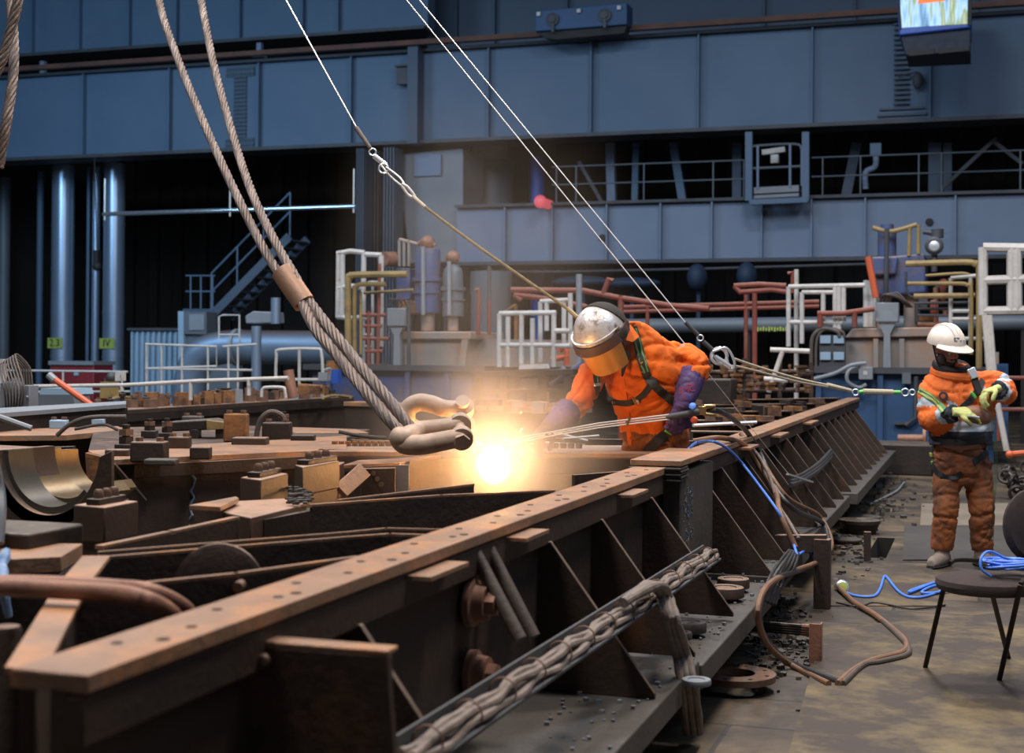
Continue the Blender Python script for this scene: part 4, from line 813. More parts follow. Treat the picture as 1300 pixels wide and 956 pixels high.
b = MB(); pts = cr([P(-8, 590, 4.6), P(-2, 620, 4.6), P(0, 650, 4.55), P(-3, 690, 4.5)], 4); b.tube(pts, .02, 8); tag(b.build('green_rag', 'tank'), 'dark green cloth hanging at the very left edge', 'rag')
# ---- bolted blocks
def bolted(label, x0, x1, xc, yt, yb, z, n=3, group=None, nutpx=14):
    # front corner at xc, left face to x0, right face to x1
    A = PZ(xc, yt, z); 
    Bl = PZ(x0, yt-3, z); Br = PZ(x1, yt-8, z)
    Bk = Bl+(Br-A)
    hb_ = (yb-yt)/F*A.y
    t = thing('bolted_block', label, 'block', V((A.x, A.y, z-hb_)), group)
    b = MB(); b.prism([A, Br, Bk, Bl], Z*-hb_); b.build('body', 'block', t, .006)
    b = MB(); c_ = (A+Br+Bk+Bl)/4; b.prism([c_+(p-c_)*.9-Z*hb_ for p in (A, Br, Bk, Bl)], Z*-(z-hb_)); b.build('support', 'block', t)
    d = (Br-Bl); cen = (Bl+Br)/2*.5+(A+Bk)/2*.5
    axis = (Br-A).normalized() if (Br-A).length > (Bl-A).length else (Bl-A).normalized()
    b = MB(); le = max((Br-A).length, (Bl-A).length)*.8
    b.bar(cen-axis*le*.5+Z*.012, cen+axis*le*.5+Z*.012, .055, .022); b.build('washer_bar', 'dark', t, .003)
    for i in range(n):
        q = cen+axis*le*((i+.5)/n-.5)*.85+Z*.022; b = MB(); b.hexnut(q, Z, .021, .017); b.lathe(q, Z, [(.017, .017), (.017, .025), (.012, .033), (0, .034)], 14); b.build('nut', 'nut', t)
    return t
bolted('large bolted brown block with three nuts next to the bearing', 93, 176, 133, 644, 690, 1.0)
bolted('middle bolted block with three nuts on the dark pedestal', 305, 366, 331, 609, 643, 1.04)
bolted('right bolted block with three nuts beside the flame-cut bracket', 374, 431, 384, 593, 630, 1.06)
t = thing('block_pedestal', 'dark stepped pedestal plate under the middle bolted block', 'pedestal', PZ(330, 665, .5))
b = MB(); b.prism([PZ(282, 650, .96), PZ(318, 657, .96), PZ(390, 640, .96), PZ(372, 632, .96), PZ(300, 636, .96)], Z*-.12); b.build('body', 'block', t, .006)
b = MB(); b.prism([PZ(240, 641, .99), PZ(280, 643, .99), PZ(303, 632, .99), PZ(300, 630, .99)], Z*-.02); b.build('loose_plate', 'rust_top', t, .003)
b = MB(); b.slab(PZ(318, 659, .94), PZ(392, 645, .94), .5, .12); b.build('support', 'dark', t)
b = MB()
for k in range(46): b.box(PZ(random.uniform(366, 395), random.uniform(620, 640), .97)+Z*random.uniform(0, .012), (random.uniform(.01, .035), random.uniform(.01, .03), .008), Matrix.Rotation(random.uniform(0, 3), 3, 'Z'))
tag(b.build('metal_scale', 'plate'), 'loose metal scale heaped between the two bolted blocks', 'scale', kind='stuff')
# wide body plate with seam
t = thing('frame_side_plate', 'long brown side plate with a vertical cracked seam behind the bolted blocks', 'side plate', PZ(280, 620, .3))
zt = 1.0; A, B_, C_, D_ = PZ(130, 584, zt), PZ(440, 570, zt), PZ(440, 553, zt), PZ(112, 572, zt)
b = MB(); b.prism([A, B_, C_, D_], Z*-.03); b.build('top_plate', 'rust_top', t, .003)
n_ = V((0, .03, 0)); b = MB(); b.prism([A-Z*.03+n_, B_-Z*.03+n_, B_-Z*.75+n_, A-Z*.75+n_], V((0, .03, 0))); b.build('web', 'rust', t)
b = MB(); A2 = PZ(170, 583, zt); b.prism([A2-Z*.03, B_-Z*.03, B_-Z*.10, A2-Z*.10], V((0, .03, 0))); b.build('lip', 'rust', t, .003)
q = PZ(247, 579, zt)+V((0, -.004, -.03)); b = MB(); pts = [q+V((.012*math.sin(k*2.3)-.003*k, .0+(.032 if k > 2 else 0), -.032*k)) for k in range(12)]; b.tube(pts, [.006+.003*(k % 2) for k in range(12)], 6); b.build('cracked_weld', 'girder_low', t)
b = MB(); b.bar(P(144, 590, 7.28), P(184, 636, 7.36), .02, .03, V((0, 1, 0))); b.build('diagonal_rib', 'rust', t)
# ---- bearing saddle, left
t = thing('bearing_saddle', 'half-round bearing saddle with shiny brown liners at the left edge', 'bearing', P(60, 680, 6.4))
Yb = 6.2; k_ = Yb/F
def arc_sheet(cx, cy, rx, ry, a0, a1, Y0, Y1, thick, n=24, shear=0):
    b = MB(); 
    vs = []
    for i in range(n+1):
        a = a0+(a1-a0)*i/n
        for Yv in (Y0, Y1):
            for rr in (1., 1.+thick/rx):
                q = P(cx, cy, Y0); sc = k_
                vs.append(V((q.x+math.cos(a)*rx*rr*sc+(Yv-Yb)*.5, Yv, q.z-math.sin(a)*ry*rr*sc)))
    fs = []
    for i in range(n):
        o = i*4; p = o+4
        fs += [(o, p, p+2, o+2), (o+1, o+3, p+3, p+1), (o, o+1, p+1, p), (o+2, p+2, p+3, o+3)]
    fs += [(0, 2, 3, 1), (n*4, n*4+1, n*4+3, n*4+2)]
    return b.add(vs, fs)
for (cx, rx, ry, a0, a1, Y0, Y1, th, m, nm) in ((62, 64, 82, 1.0, math.pi, Yb, Yb+.3, 12, 'rust', 'saddle_shell'), (62, 56, 72, .75, math.pi, Yb+.03, Yb+.16, 10, 'grey_liner', 'outer_liner'),
        (62, 50, 62, .8, math.pi, Yb+.16, Yb+.34, 12, 'bright', 'inner_liner'), (62, 44, 54, .85, math.pi, Yb+.38, Yb+.50, 12, 'bright', 'rear_liner')):
    arc_sheet(cx, 572, rx, ry, a0, a1, Y0, Y1, th).build(nm, m, t)
b = MB(); q = P(-40, 578, Yb); 
pl = [P(-60, 572, Yb), P(-4, 572, Yb)]
for i in range(25):
    a = math.pi-(math.pi-.1)*i/24; c0 = P(62, 572, Yb); pl.append(V((c0.x+math.cos(a)*64*k_, Yb, c0.z-math.sin(a)*82*k_)))
pl += [P(142, 572, Yb), P(142, 720, Yb), P(-60, 720, Yb)]
b.prism(pl, V((0, .04, 0))); b.build('face_plate', 'rust', t, .003)
b = MB(); b.prism([PZ(-60, 571, 1.07), PZ(60, 574, 1.07), PZ(64, 568, 1.07), PZ(-60, 562, 1.07)], Z*-.04); b.build('top_plate', 'rust_top', t, .003)
b = MB(); q = P(85, 588, Yb+.55); b.box(q, (.045, .02, .1)); b.build('name_tag', 'boxgrey', t)
for dz in (.02, -.02):
    b = MB(); b.lathe(q+V((0, -.012, dz)), V((0, -1, 0)), [(.008, 0), (.008, .006)], 10); b.build('tag_screw', 'nut', t)
b = MB(); b.tube(cr([q-Z*.05, q-Z*.12+V((.01, 0, 0)), q-Z*.2+V((.03, 0, 0))], 4), .004, 6); b.build('tag_wire', 'steelwire', t)
t = thing('curved_end_plate', 'large curved rusty end plate right of the bearing saddle', 'end plate', P(110, 680, 6.9))
b = MB(); pl = [P(62, 568, 6.85), P(92, 567, 6.85)]
for i in range(13): 
    a = math.pi*(1-.5*i/12); c0 = P(140, 568, 6.85); pl.append(V((c0.x+math.cos(a)*48*6.85/F, 6.85, c0.z-math.sin(a)*60*6.85/F)))
pl += [P(140, 720, 6.85), P(62, 720, 6.85)]
b.prism(pl, V((0, .05, 0))); b.build('front_leaf', 'dark', t)
b = MB(); b.prism([P(108, 575, 7.2), P(128, 580, 7.2), P(128, 700, 7.2), P(90, 700, 7.2), P(112, 640, 7.2)], V((0, .06, 0))); b.build('rear_leaf', 'orange_rust', t)
# ---- flame cut bracket zone, middle
t = thing('cut_bracket', 'flame-cut bracket with diagonal strut and scarred post left of the flame', 'bracket', PZ(480, 640, .5))
b = MB(); b.prism([PZ(436, 590, 1.), PZ(508, 587, 1.), PZ(560, 578, 1.), PZ(500, 582, 1.), PZ(455, 584, 1.)], Z*-.02); b.build('top_plate', 'rust_top', t, .003)
A = PZ(458, 590, 1.0); B_ = PZ(502, 589, 1.); b = MB(); b.prism([A-Z*.02, B_-Z*.02, B_-Z*.5, A-Z*.5], V((0, .05, 0))); b.build('post_plate', 'rust', t, .004)
b = MB(); A = PZ(504, 588, 1.0); B_ = PZ(519, 588, 1.0); b.prism([A-Z*.01, B_-Z*.01, B_-Z*.28, A-Z*.28], V((0, .03, 0))); b.build('scored_edge', 'boxgrey', t)
b = MB(); A = PZ(520, 586, 1.0); B_ = PZ(600, 580, 1.0); b.prism([A-Z*.0, B_, B_-Z*.5, A-Z*.5], V((0, .03, 0))); b.build('web', 'rust', t)
b = MB(); b.bar(P(462, 597, 7.0), P(432, 624, 6.85), .08, .03, V((0, 1, 0))); b.build('strut', 'rust_top', t, .003)
for k in range(3):
    b = MB(); b.lathe(P(474+k*5, 601+k*7, 7.1), V((0, -1, 0)), [(.012, 0), (.012, .006)], 10); b.build('bolt', 'nut', t)
b = MB(); A = PZ(400, 592, .99); B_ = PZ(432, 590, .99); b.prism([A, B_, B_-Z*.5, A-Z*.5], V((0, .2, 0))); tag(b.build('spacer_block', 'block', bevel=.006), 'plain dark spacer block between the right bolted block and the cut bracket', 'block')
# cross beam in front of the operator and its left continuation
t = thing('cross_beam', 'heavy brown cross beam in front of the torch operator', 'cross beam', PZ(700, 600, .3))
zt = 1.0; A, B_ = PZ(400, 572.5, zt), PZ(893, 576, zt)
d = (B_-A).normalized(); nn = V((-d.y, d.x, 0))
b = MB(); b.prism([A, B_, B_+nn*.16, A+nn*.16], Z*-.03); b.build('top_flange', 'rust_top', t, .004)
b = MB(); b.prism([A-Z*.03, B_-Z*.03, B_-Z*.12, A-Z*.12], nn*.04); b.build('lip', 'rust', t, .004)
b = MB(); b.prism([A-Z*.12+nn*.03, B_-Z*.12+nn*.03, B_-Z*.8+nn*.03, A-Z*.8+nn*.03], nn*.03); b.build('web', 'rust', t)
b = MB(); b.prism([A-Z*.012+nn*.16, B_-Z*.012+nn*.16, B_-Z*.012+nn*.85, A-Z*.012+nn*.85], Z*-.02); b.build('rear_ledge', 'rust', t)
b = MB(); A3, B3 = PZ(730, 602, .97), PZ(862, 588, .97); b.slab(PZ(728, 603, .97), PZ(790, 598, .97), .25, .02); b.build('inner_rib', 'rust', t)
# plates behind the operator / right mid-ground, each a cross rib of the far frame
rows = [((700, 556), (900, 560), 'rear cross rib just behind the torch operator waist'), ((880, 547), (960, 548), 'cross rib of the far frame nearest the hoses'), ((875, 533), (985, 534), 'second cross rib of the far frame'),
        ((860, 523), (1020, 521), 'third cross rib of the far frame'), ((850, 514), (1045, 512), 'fourth cross rib of the far frame'), ((900, 508), (1062, 505), 'fifth and farthest cross rib of the far frame')]
for i, (p, q, lb) in enumerate(rows):
    iplate(lb, [p, q], .98, .8, .05, name='cross_rib', capw=.14 if i else .03, topm='rust')
b = MB(); b.box(PZ(905, 510, 1.0)+Z*.12, (.5, .4, .3), RU); tag(b.build('steel_housing', 'dark', bevel=.02), 'dark square housing standing behind the operator left glove', 'housing')
b = MB(); b.box(PZ(795, 505, 1.0)+Z*.05, (.4, .4, .2), RU); tag(b.build('steel_housing', 'rust', bevel=.02), 'rusty square housing half hidden behind the operator chest', 'housing')
# back-left long beams
t = thing('rear_frame_beam', 'long rear frame beam with rows of studs behind the bolted clutter', 'frame', PZ(300, 540, .3))
A, B_ = PZ(-40, 532, .97), PZ(450, 503, .97); d = (B_-A).normalized(); nn = V((-d.y, d.x, 0))
b = MB(); b.prism([A, B_, B_+nn*.45, A+nn*.45], Z*-.05); b.build('top_flange', 'rust', t, .006)
b = MB(); b.prism([A-Z*.05+nn*.05, B_-Z*.05+nn*.05, B_-Z*.8+nn*.05, A-Z*.8+nn*.05], nn*.05); b.build('web', 'rust', t)
b = MB(); b.prism([A-Z*.05, B_-Z*.05, B_-Z*.12, A-Z*.12], nn*.06); b.build('lip', 'dark', t)
RB = (A, B_, nn)
for k in range(34):
    f = .04+k/34*.95; q = A+(B_-A)*f+nn*.25; h = random.uniform(.05, .12); b = MB(); b.lathe(q, Z, [(.022, 0), (.022, h), (.035, h), (.035, h+.03), (.018, h+.035), (.018, h+.05)], 8); b.build('stud', 'dark' if k % 3 else 'nut', t)
t = thing('rear_frame_beam', 'dark rear frame beam running right behind the shackles', 'frame', PZ(560, 540, .3))
A, B_ = PZ(436, 510, .98), PZ(735, 519, .98); d = (B_-A).normalized(); nn = V((-d.y, d.x, 0))
b = MB(); b.prism([A, B_, B_+nn*.3, A+nn*.3], Z*-.05); b.build('top_flange', 'rust_top', t, .006)
b = MB(); b.prism([A-Z*.05+nn*.03, B_-Z*.05+nn*.03, B_-Z*.8+nn*.03, A-Z*.8+nn*.03], nn*.05); b.build('web', 'rust', t)
RC = (A, B_, nn)
t = thing('middle_frame_beam', 'wide dusty deck plate left of the shackles', 'deck plate', PZ(440, 560, .3))
b = MB(); b.prism([PZ(375, 549, .99), PZ(468, 549, .99), PZ(452, 545, .99), PZ(330, 541, .99)], Z*-.05); b.build('top_plate', 'rust_top', t, .004)
b = MB(); b.slab(PZ(330, 556, .96), PZ(520, 560, .96), .6, .05); b.build('web', 'rust', t)
t = thing('middle_frame_beam', 'dusty deck plate left of the clamp housings at mid left', 'deck plate', PZ(80, 560, .3))
b = MB(); b.prism([PZ(-40, 553, .99), PZ(85, 552, .99), PZ(158, 545, .99), PZ(150, 541, .99), PZ(-40, 546, .99)], Z*-.04); b.build('top_plate', 'rust_top', t, .004)
b = MB(); b.slab(PZ(-40, 556, .95), PZ(155, 549, .95), .6, .05); b.build('web', 'rust', t)
# rear steel shelf left with motor
t = thing('rear_shelf', 'flat grey steel shelf under the motor and cooler at left', 'shelf', PZ(60, 530, .5))
b = MB(); b.prism([P(-20, 526, 9.6), P(160, 513, 11.5), P(160, 509, 12.3), P(-20, 519, 10.6)], Z*-.03); b.build('plate', 'boxgrey', t)
b = MB(); b.prism([P(-20, 531, 9.65), P(160, 518, 11.55), P(160, 560, 11.55), P(-20, 575, 9.65)], V((0, .05, 0))); b.build('web', 'dark', t)
t = thing('deck_plate', 'broad dusty deck sheet carrying the clamps at mid left', 'deck plate', PZ(280, 560, .3))
b = MB(); b.prism([PZ(112, 573, .985), PZ(440, 556, .985), PZ(470, 545, .985), PZ(300, 540, .985), PZ(120, 543, .985)], Z*-.03); b.build('sheet', 'deck', t)
# clamps / mechanical clutter on the mid deck
clut = [(160, 558, 24, 40, 'dark', 'dark clamp housing, leftmost on the middle deck'), (190, 572, 44, 26, 'rust', 'brown squat clamp block below the studded clamp'), (190, 543, 18, 24, 'dark', 'stacked dark nut assembly on the clamp block'),
        (212, 545, 18, 30, 'dark', 'second stacked nut assembly beside the clamp arm'), (228, 562, 28, 18, 'rust', 'small rusty box frame under the clamp arm'), (300, 542, 30, 36, 'orange_rust', 'orange rusted plate block standing on the middle deck'),
        (352, 547, 36, 24, 'dark', 'dark clamp block inside the looped hose'), (360, 528, 18, 22, 'dark', 'stacked nut on the dark clamp block by the looped hose'), (245, 527, 26, 16, 'plate', 'scuffed grey bearing cap on the middle deck'),
        (75, 538, 22, 12, 'lightblue', 'pale blue scuffed plate stub behind the thin cables'), (125, 536, 16, 12, 'lightblue', 'smaller pale blue scuffed plate stub')]
for i, (x, y, w, h, m, lb) in enumerate(clut):
    q = PZ(x, y+h/2, .99); Yc = min(q.y, 10.5); q = P(x, y+h/2, Yc); sx, sz = w/F*Yc, h/F*Yc; q.z = .985+sz/2
    t = thing('clamp_housing', lb, 'clamp', q-Z*sz/2)
    if h > w*.9 and m == 'dark':
        b = MB(); b.box(q-Z*sz*.3, (sx, sx, sz*.4)); b.build('body', m, t, .006)
        b = MB(); b.hexnut(q-Z*sz*.1, Z, sx*.42, sz*.22); b.build('nut', 'dark', t); b = MB(); b.hexnut(q+Z*sz*.16, Z, sx*.42, sz*.2); b.build('nut', 'nut', t); b = MB(); b.lathe(q-Z*sz*.1, Z, [(sx*.2, 0), (sx*.2, sz*.6)], 12); b.build('threaded_rod', 'dark', t)
    else:
        b = MB(); b.box(q, (sx, sx*.6, sz)); b.build('body', m, t, .01)
        for dx in (-.3, .3):
            b = MB(); b.hexnut(q+Z*sz*.5+V((sx*dx, 0, 0)), Z, .022, .02); b.build('nut', 'nut', t)
more = [(150, 575, 30, 12, 'rust', 'flat rusty pad at the left end of the middle deck'), (318, 560, 44, 12, 'rust', 'flat rusty shoe in front of the orange plate block'), (385, 556, 30, 10, 'dark', 'low dark shoe right of the looped hose'), (205, 585, 40, 8, 'plate', 'thin grey shim lying before the squat clamp block'), (255, 574, 26, 16, 'rust', 'open rusty box under the clamp lever')]
for x, y, w, h, m, lb in more:
    q = PZ(x, y+h/2, .99); sx, sz = w/F*q.y, h/F*q.y; q.z = .985+sz/2; b = MB(); b.box(q, (sx, sx*.6, sz)); tag(b.build('clamp_shoe', m, bevel=.008), lb, 'shoe')
t = thing('clamp_lever', 'dark clamp arm with mossy yellow end on the middle deck', 'clamp arm', P(255, 560, 9.4))
b = MB(); b.prism([P(212, 536, 9.3), P(270, 532, 9.3), P(284, 536, 9.3), P(284, 545, 9.3), P(215, 548, 9.3)], V((0, .2, 0))); b.build('arm', 'dark', t, .01)
b = MB(); b.prism([P(262, 533, 9.28), P(284, 536, 9.28), P(284, 545, 9.28), P(262, 546, 9.28)], V((0, .1, 0))); b.build('painted_end', 'yellow', t, .004)
for x in (248, 281):
    b = MB(); b.box(P(x, 556, 9.35), (.06, .1, .12)); b.build('foot', 'dark', t, .005)
hoses = [([(72, 553), (90, 538), (115, 530), (160, 529)], 1.04, .014, 'hose', 'thin hose arching over the dusty deck at mid left'), ([(-5, 528), (40, 544)], 1.02, .02, 'boxgrey', 'pale bar lying slanted at the far left'),
         ([(325, 565), (327, 545), (333, 530), (345, 523), (358, 528), (362, 540)], 1.05, .018, 'hose', 'brown hose looped over the clamp block'), ([(95, 545), (130, 539), (150, 546)], 1.0, .01, 'hose', 'second thinner hose on the dusty deck'),
         ([(430, 548), (455, 553), (490, 556)], 1.0, .012, 'charcoal', 'black cable lying over the deck plate by the shackles')]
for pts, z, r, m, lb in hoses:
    Yc = 9.25; b = MB(); b.tube(cr([P(x, y, Yc) for x, y in pts], 6), r, 8); tag(b.build('hose', m), lb, 'hose')
# studs along the cross beams behind the operator
for i in range(9):
    q = PZ(655+i*10, 569, .99); b = MB(); b.hexnut(q, Z, .02, .03)
    tag(b.build('rusty_nut', 'nut'), 'rusty nut in the row behind the cross beam left of the operator', 'nut', 'nuts in a row left of the operator')
for i in range(12):
    q = PZ(425+i*8.5, 566, .99); b = MB(); b.hexnut(q, Z, .02, .028)
    tag(b.build('rusty_nut', 'orange_rust'), 'rusty nut in the row below the shackles', 'nut', 'nuts in a row below the shackles')
for i, (x0, y0, x1, y1, r, lb) in enumerate(((703, 549, 745, 560, .012, 'bright thin rod lying crooked left of the operator'), (715, 557, 760, 553, .008, 'thin rod crossing the crooked rod left of the operator'), (690, 562, 742, 565, .01, 'low thin rod behind the cross beam'), (880, 540, 960, 536, .012, 'long thin rod right of the operator'))):
    b = MB(); b.tube([P(x0, y0, 9), P(x1, y1, 9.2)], r, 6); tag(b.build('loose_rod', 'steelwire'), lb, 'rod')
# small clutter on rear beams (individual bits)
kinds = [('nut', 'nut'), ('orange_rust', 'block'), ('dark', 'block'), ('boxgrey', 'block')]
for i in range(60):
    f = random.uniform(.35, .97); q = RB[0]+(RB[1]-RB[0])*f+RB[2]*random.uniform(.05, .42)
    m, kd = random.choice(kinds); b = MB(); sx = random.uniform(.05, .14); h = random.uniform(.05, .16)
    if kd == 'nut': b.hexnut(q, Z, sx*.6, h)
    else: b.box(q+Z*h/2, (sx, sx, h), Matrix.Rotation(random.uniform(0, 3), 3, 'Z'))
    tag(b.build('fitting', m), 'small rusty fitting standing on the long rear beam', 'fitting', 'small fittings on the rear beam at left')
for i in range(26):
    q = RC[0]+(RC[1]-RC[0])*random.uniform(.5, .98)+RC[2]*random.uniform(.03, .27); b = MB(); sx = random.uniform(.06, .18); h = random.uniform(.06, .14)
    b.box(q, (sx, sx, h), Matrix.Rotation(random.uniform(0, 3), 3, 'Z')); tag(b.build('fitting', random.choice(['nut', 'orange_rust', 'dark', 'casing'])), 'small fitting standing on the rear beam behind the flame', 'fitting', 'small fittings behind the flame')
for i in range(30):
    rp = random.choice(rows[2:]); f = random.uniform(0, 1); q = PZ(rp[0][0]+(rp[1][0]-rp[0][0])*f, rp[0][1]+(rp[1][1]-rp[0][1])*f, .98); b = MB(); sx = random.uniform(.06, .2); h = random.uniform(.05, .12)
    b.box(q, (sx, sx, h), Matrix.Rotation(random.uniform(0, 3), 3, 'Z')); tag(b.build('fitting', random.choice(['nut', 'orange_rust', 'dark'])), 'small fitting lying on the far ribs between the workers', 'fitting', 'small fittings between the workers')
for x, y, lb in ((140, 505, 'yellow painted strap lying on the long rear beam, left one'), (410, 503, 'yellow painted strap lying on the long rear beam near the sling')):
    b = MB(); b.tube(cr([PZ(x, y+2, 1.0), PZ(x+15, y-1, 1.0), PZ(x+35, y+1, 1.0)], 4), .02, 6); tag(b.build('yellow_strap', 'yellow'), lb, 'strap')
# dark sump underneath everything so that the compartments are deep
# ---- floor items on the right
t = thing('steel_upright', 'dark rusted channel upright with side arm beside the hose loop', 'upright', PZ(1044, 772, 0))
q = PZ(1044, 772, 0); zt = .5
qtop = P(1044, 684, q.y)
b = MB(); b.box((q+qtop)/2, (.10, .08, qtop.z), RU); b.build('post', 'rust', t, .004)
b = MB(); b.bar(P(985, 690, q.y+.1), P(1050, 690, q.y), .06, .11); b.build('arm', 'rust', t, .004)
t = thing('angle_stub', 'short rusty angle-iron stub standing on the floor near the hose loop', 'stub', PZ(1034, 840, 0)); q = PZ(1034, 842, 0)
b = MB(); b.box(q+Z*.1+V((0, 0, 0)), (.055, .008, .2), RU); b.box(q+Z*.1+W*.03+U*.03, (.008, .06, .2), RU); b.build('angle', 'copper', t, .002)
b = MB(); q = PZ(1101, 712, 0); b.box(q+Z*.11, (.05, .05, .22), RU); tag(b.build('short_post', 'rust'), 'short rusty post standing beside the floor pit', 'post')
t = thing('ring_flange', 'flat rusty ring flange with bolt holes at the bottom of the floor', 'ring', PZ(934, 862, 0.05))
q = PZ(934, 862, .05); b = MB(); n = 40; vs = []
for i in range(n):
    a = 2*math.pi*i/n
    for r in (.09, .185):
        for z in (0, .03): vs.append(q+V((math.cos(a)*r, math.sin(a)*r, z)))
fs = []
for i in range(n):
    o = i*4; p = ((i+1) % n)*4; fs += [(o, o+1, p+1, p), (o+2, p+2, p+3, o+3), (o+1, o+3, p+3, p+1), (o, p, p+2, o+2)]
b.add(vs, fs); b.build('ring', 'nut', t)
for i in range(8): b = MB(); b.lathe(q+V((math.cos(i*.785+.3)*.15, math.sin(i*.785+.3)*.15, .029)), Z, [(.01, 0), (.01, .003)], 10); b.build('bolt_hole', 'pit', t)
for px, py, r, h, m, lb in ((1091, 677, .17, .12, 'dark', 'dark round pot with a flat lid beside the far base plate'), (1097, 662, .15, .05, 'plate', 'flat dark disc farther along the floor from the round pot'), (1075, 690, .12, .04, 'plate', 'flat ring lying right behind the steel upright'), (1135, 583, .16, .2, 'dark', 'dark short pipe end by the blue base')):
    q = PZ(px, py, 0); b = MB(); b.lathe(q, Z, [(r*.8, 0), (r, h*.7), (r*1.05, h*.75), (r*1.05, h), (r*.7, h), (r*.65, h*.95), (.001, h*.95)], 24); tag(b.build('round_pot', m), lb, 'pot')
b = MB(); q = PZ(1135, 600, 0); b.box(q+Z*.2, (1.0, .8, .4), RU); tag(b.build('low_box', 'dark', bevel=.02), 'low dark steel box on the floor before the blue base', 'box')
t = thing('floor_roller', 'horizontal brown roller with a round flange at the foot of the blue base', 'roller', PD(1170, 562, 20)); 
b = MB(); b.tube([PD(1140, 557, 20), PD(1172, 557, 20)], .06, 12); b.build('shaft', 'copper', t); b = MB(); b.tube([PD(1172, 556, 20), PD(1176, 556, 20)], .14, 20); b.build('flange', 'copper', t)
# floor plates
for i, (pp, lb, m) in enumerate((([(1040, 716), (1180, 716), (1200, 770), (1055, 770)], 'tan stained floor sheet between the pit and the chair', 'yellowplate'), ([(1170, 640), (1290, 640), (1300, 668), (1168, 668)], 'pale worn floor sheet behind the standing worker', 'paleplate'), ([(1148, 668), (1330, 668), (1370, 712), (1146, 712)], 'dark grey floor sheet beneath the standing worker', 'greyplate'), ([(1045, 800), (1330, 775), (1520, 1000), (990, 1000)], 'yellow-brown floor sheet beneath the chair', 'yellowplate'))):
    if m not in M:
        M[m] = {'yellowplate': lambda: mat('tan_stained_sheet', (.135, .10, .045), .7, 0, (.18, .142, .07), 2.5, .4, 30, rust=(.045, .034, .027), rustamt=.85, rscale=1.6),
                'paleplate': lambda: mat('pale_worn_sheet', (.20, .17, .13), .8, 0, (.13, .11, .085), 1.5, .3, 30, rust=(.10, .08, .065), rustamt=.5, rscale=1.2),
                'greyplate': lambda: mat('dark_grey_sheet', (.042, .04, .038), .6, .1, (.07, .066, .058), 2, .3, 30)}[m]()
    b = MB(); b.prism([PZ(x, y, .0) for x, y in pp], Z*(.006+.002*i)); tag(b.build('floor_sheet', m), lb, 'floor sheet')
# rubble stuff
b = MB()
def chunk(x, y, s, z=0):
    q = PZ(x, y, z); b.box(q+Z*s*.3, (s*random.uniform(.6, 1.4), s*random.uniform(.5, 1.2), s*random.uniform(.3, .8)), Matrix.Rotation(random.uniform(0, 3), 3, 'Z') @ Matrix.Rotation(random.uniform(-.4, .4), 3, 'X'))
for k in range(420): chunk(random.gauss(985, 24), random.gauss(805, 26), random.uniform(.006, .03))
for k in range(160): chunk(random.gauss(1075, 22), random.gauss(690, 18), random.uniform(.01, .04))
for k in range(160): chunk(random.gauss(1118, 20), random.gauss(632, 15), random.uniform(.015, .06))
tag(b.build('scrap_rubble', 'plate'), 'loose scrap and scale scattered on the floor beside the base plates', 'rubble', kind='stuff')
b = MB()
for k in range(220):
    tt = random.uniform(3.2, 9.5); s = random.uniform(-1.4, -1.08); sz = random.uniform(.004, .014)
    b.box(L(s, tt, ZB+sz*.4), (sz, sz*1.3, sz), Matrix.Rotation(random.uniform(0, 3), 3, 'Z'))
tag(b.build('cutting_slag', 'boxgrey'), 'fine grey cutting slag scattered over the base plates', 'slag', kind='stuff')
for k in range(4):
    p = PZ(1018, 795+k*3, .12-.02*k); q = PZ(955, 790+k*3, .12-.02*k); b = MB(); b.tube([q, p], .012, 8); b.cur = 1; b.tube([p, p+(p-q).normalized()*.05], .014, 8)
    tag(b.build('steel_rod', ['dark', 'copper']), ['topmost of the four short rods with worn ends lying by the hose loop', 'second from the top of four short rods by the hose loop', 'third from the top of four short rods by the hose loop', 'lowest of four short rods by the hose loop'][k], 'rod', 'short rods by the hose loop')
# hoses on the right
def hose(lb, pts, r, m, name='hose', k=7, bands=None):
    b = MB(); P3 = [PZ(x, y, z) for x, y, z in pts] if not isinstance(pts[0], Vector) else pts
    b.tube(cr(P3, k), r, 10); return tag(b.build(name, m), lb, 'hose')
NG = (W*.8+Z*.6)
def PG(x, y, off=.04):
    d = ray(x, y); n = NG; k = (n.dot(L(-1.09, 0, .36))+off-n.dot(CAM))/n.dot(d); q = CAM+d*k
    if q.z > 1.0: q = PZ(x, y, 1.0+off)
    return q
def PY(l): return [P(x, y, Yv) if (y < 540 and x < 930) else PS(x, y, -1.005+.01*(i % 2)) if y > 712 else PG(x, y, .02+.02*((i*7) % 3)) for i, (x, y, Yv) in enumerate(l)]
hose('long brown hose from the torch valve running down and looping on the floor', PY([(888, 520, 8.2), (915, 523, 8.2), (945, 545, 8.0), (965, 575, 7.7), (985, 620, 7.5), (1010, 648, 7.6), (1045, 665, 7.7), (1050, 700, 7.6), (1025, 720, 7.4)])+[PS(988, 733, -.99), PS(968, 760, -.99), PS(966, 800, -.985), PZ(992, 834, .02), PZ(1030, 853, .02), PZ(1068, 866, .02)], .017, 'blackhose')
hose('second brown hose beside the long one, its floor loop lighter orange', PY([(880, 560, 8.2), (915, 556, 8.1), (945, 565, 7.9), (962, 590, 7.7), (985, 625, 7.6), (990, 650, 7.5), (1010, 695, 7.6)]), .017, 'hose_brown')
hose('black twin hose curving from the frame ribs behind the upright', PY([(940, 550, 8.1), (970, 590, 7.9), (1000, 632, 7.8), (1040, 655, 7.8), (1056, 690, 7.6), (1040, 712, 7.5), (1010, 724, 7.4)])+[PS(976, 742, -.97), PS(962, 775, -.97), PS(972, 815, -.97), PZ(1004, 844, .02), PZ(1052, 868, .02)], .015, 'hose_brown')
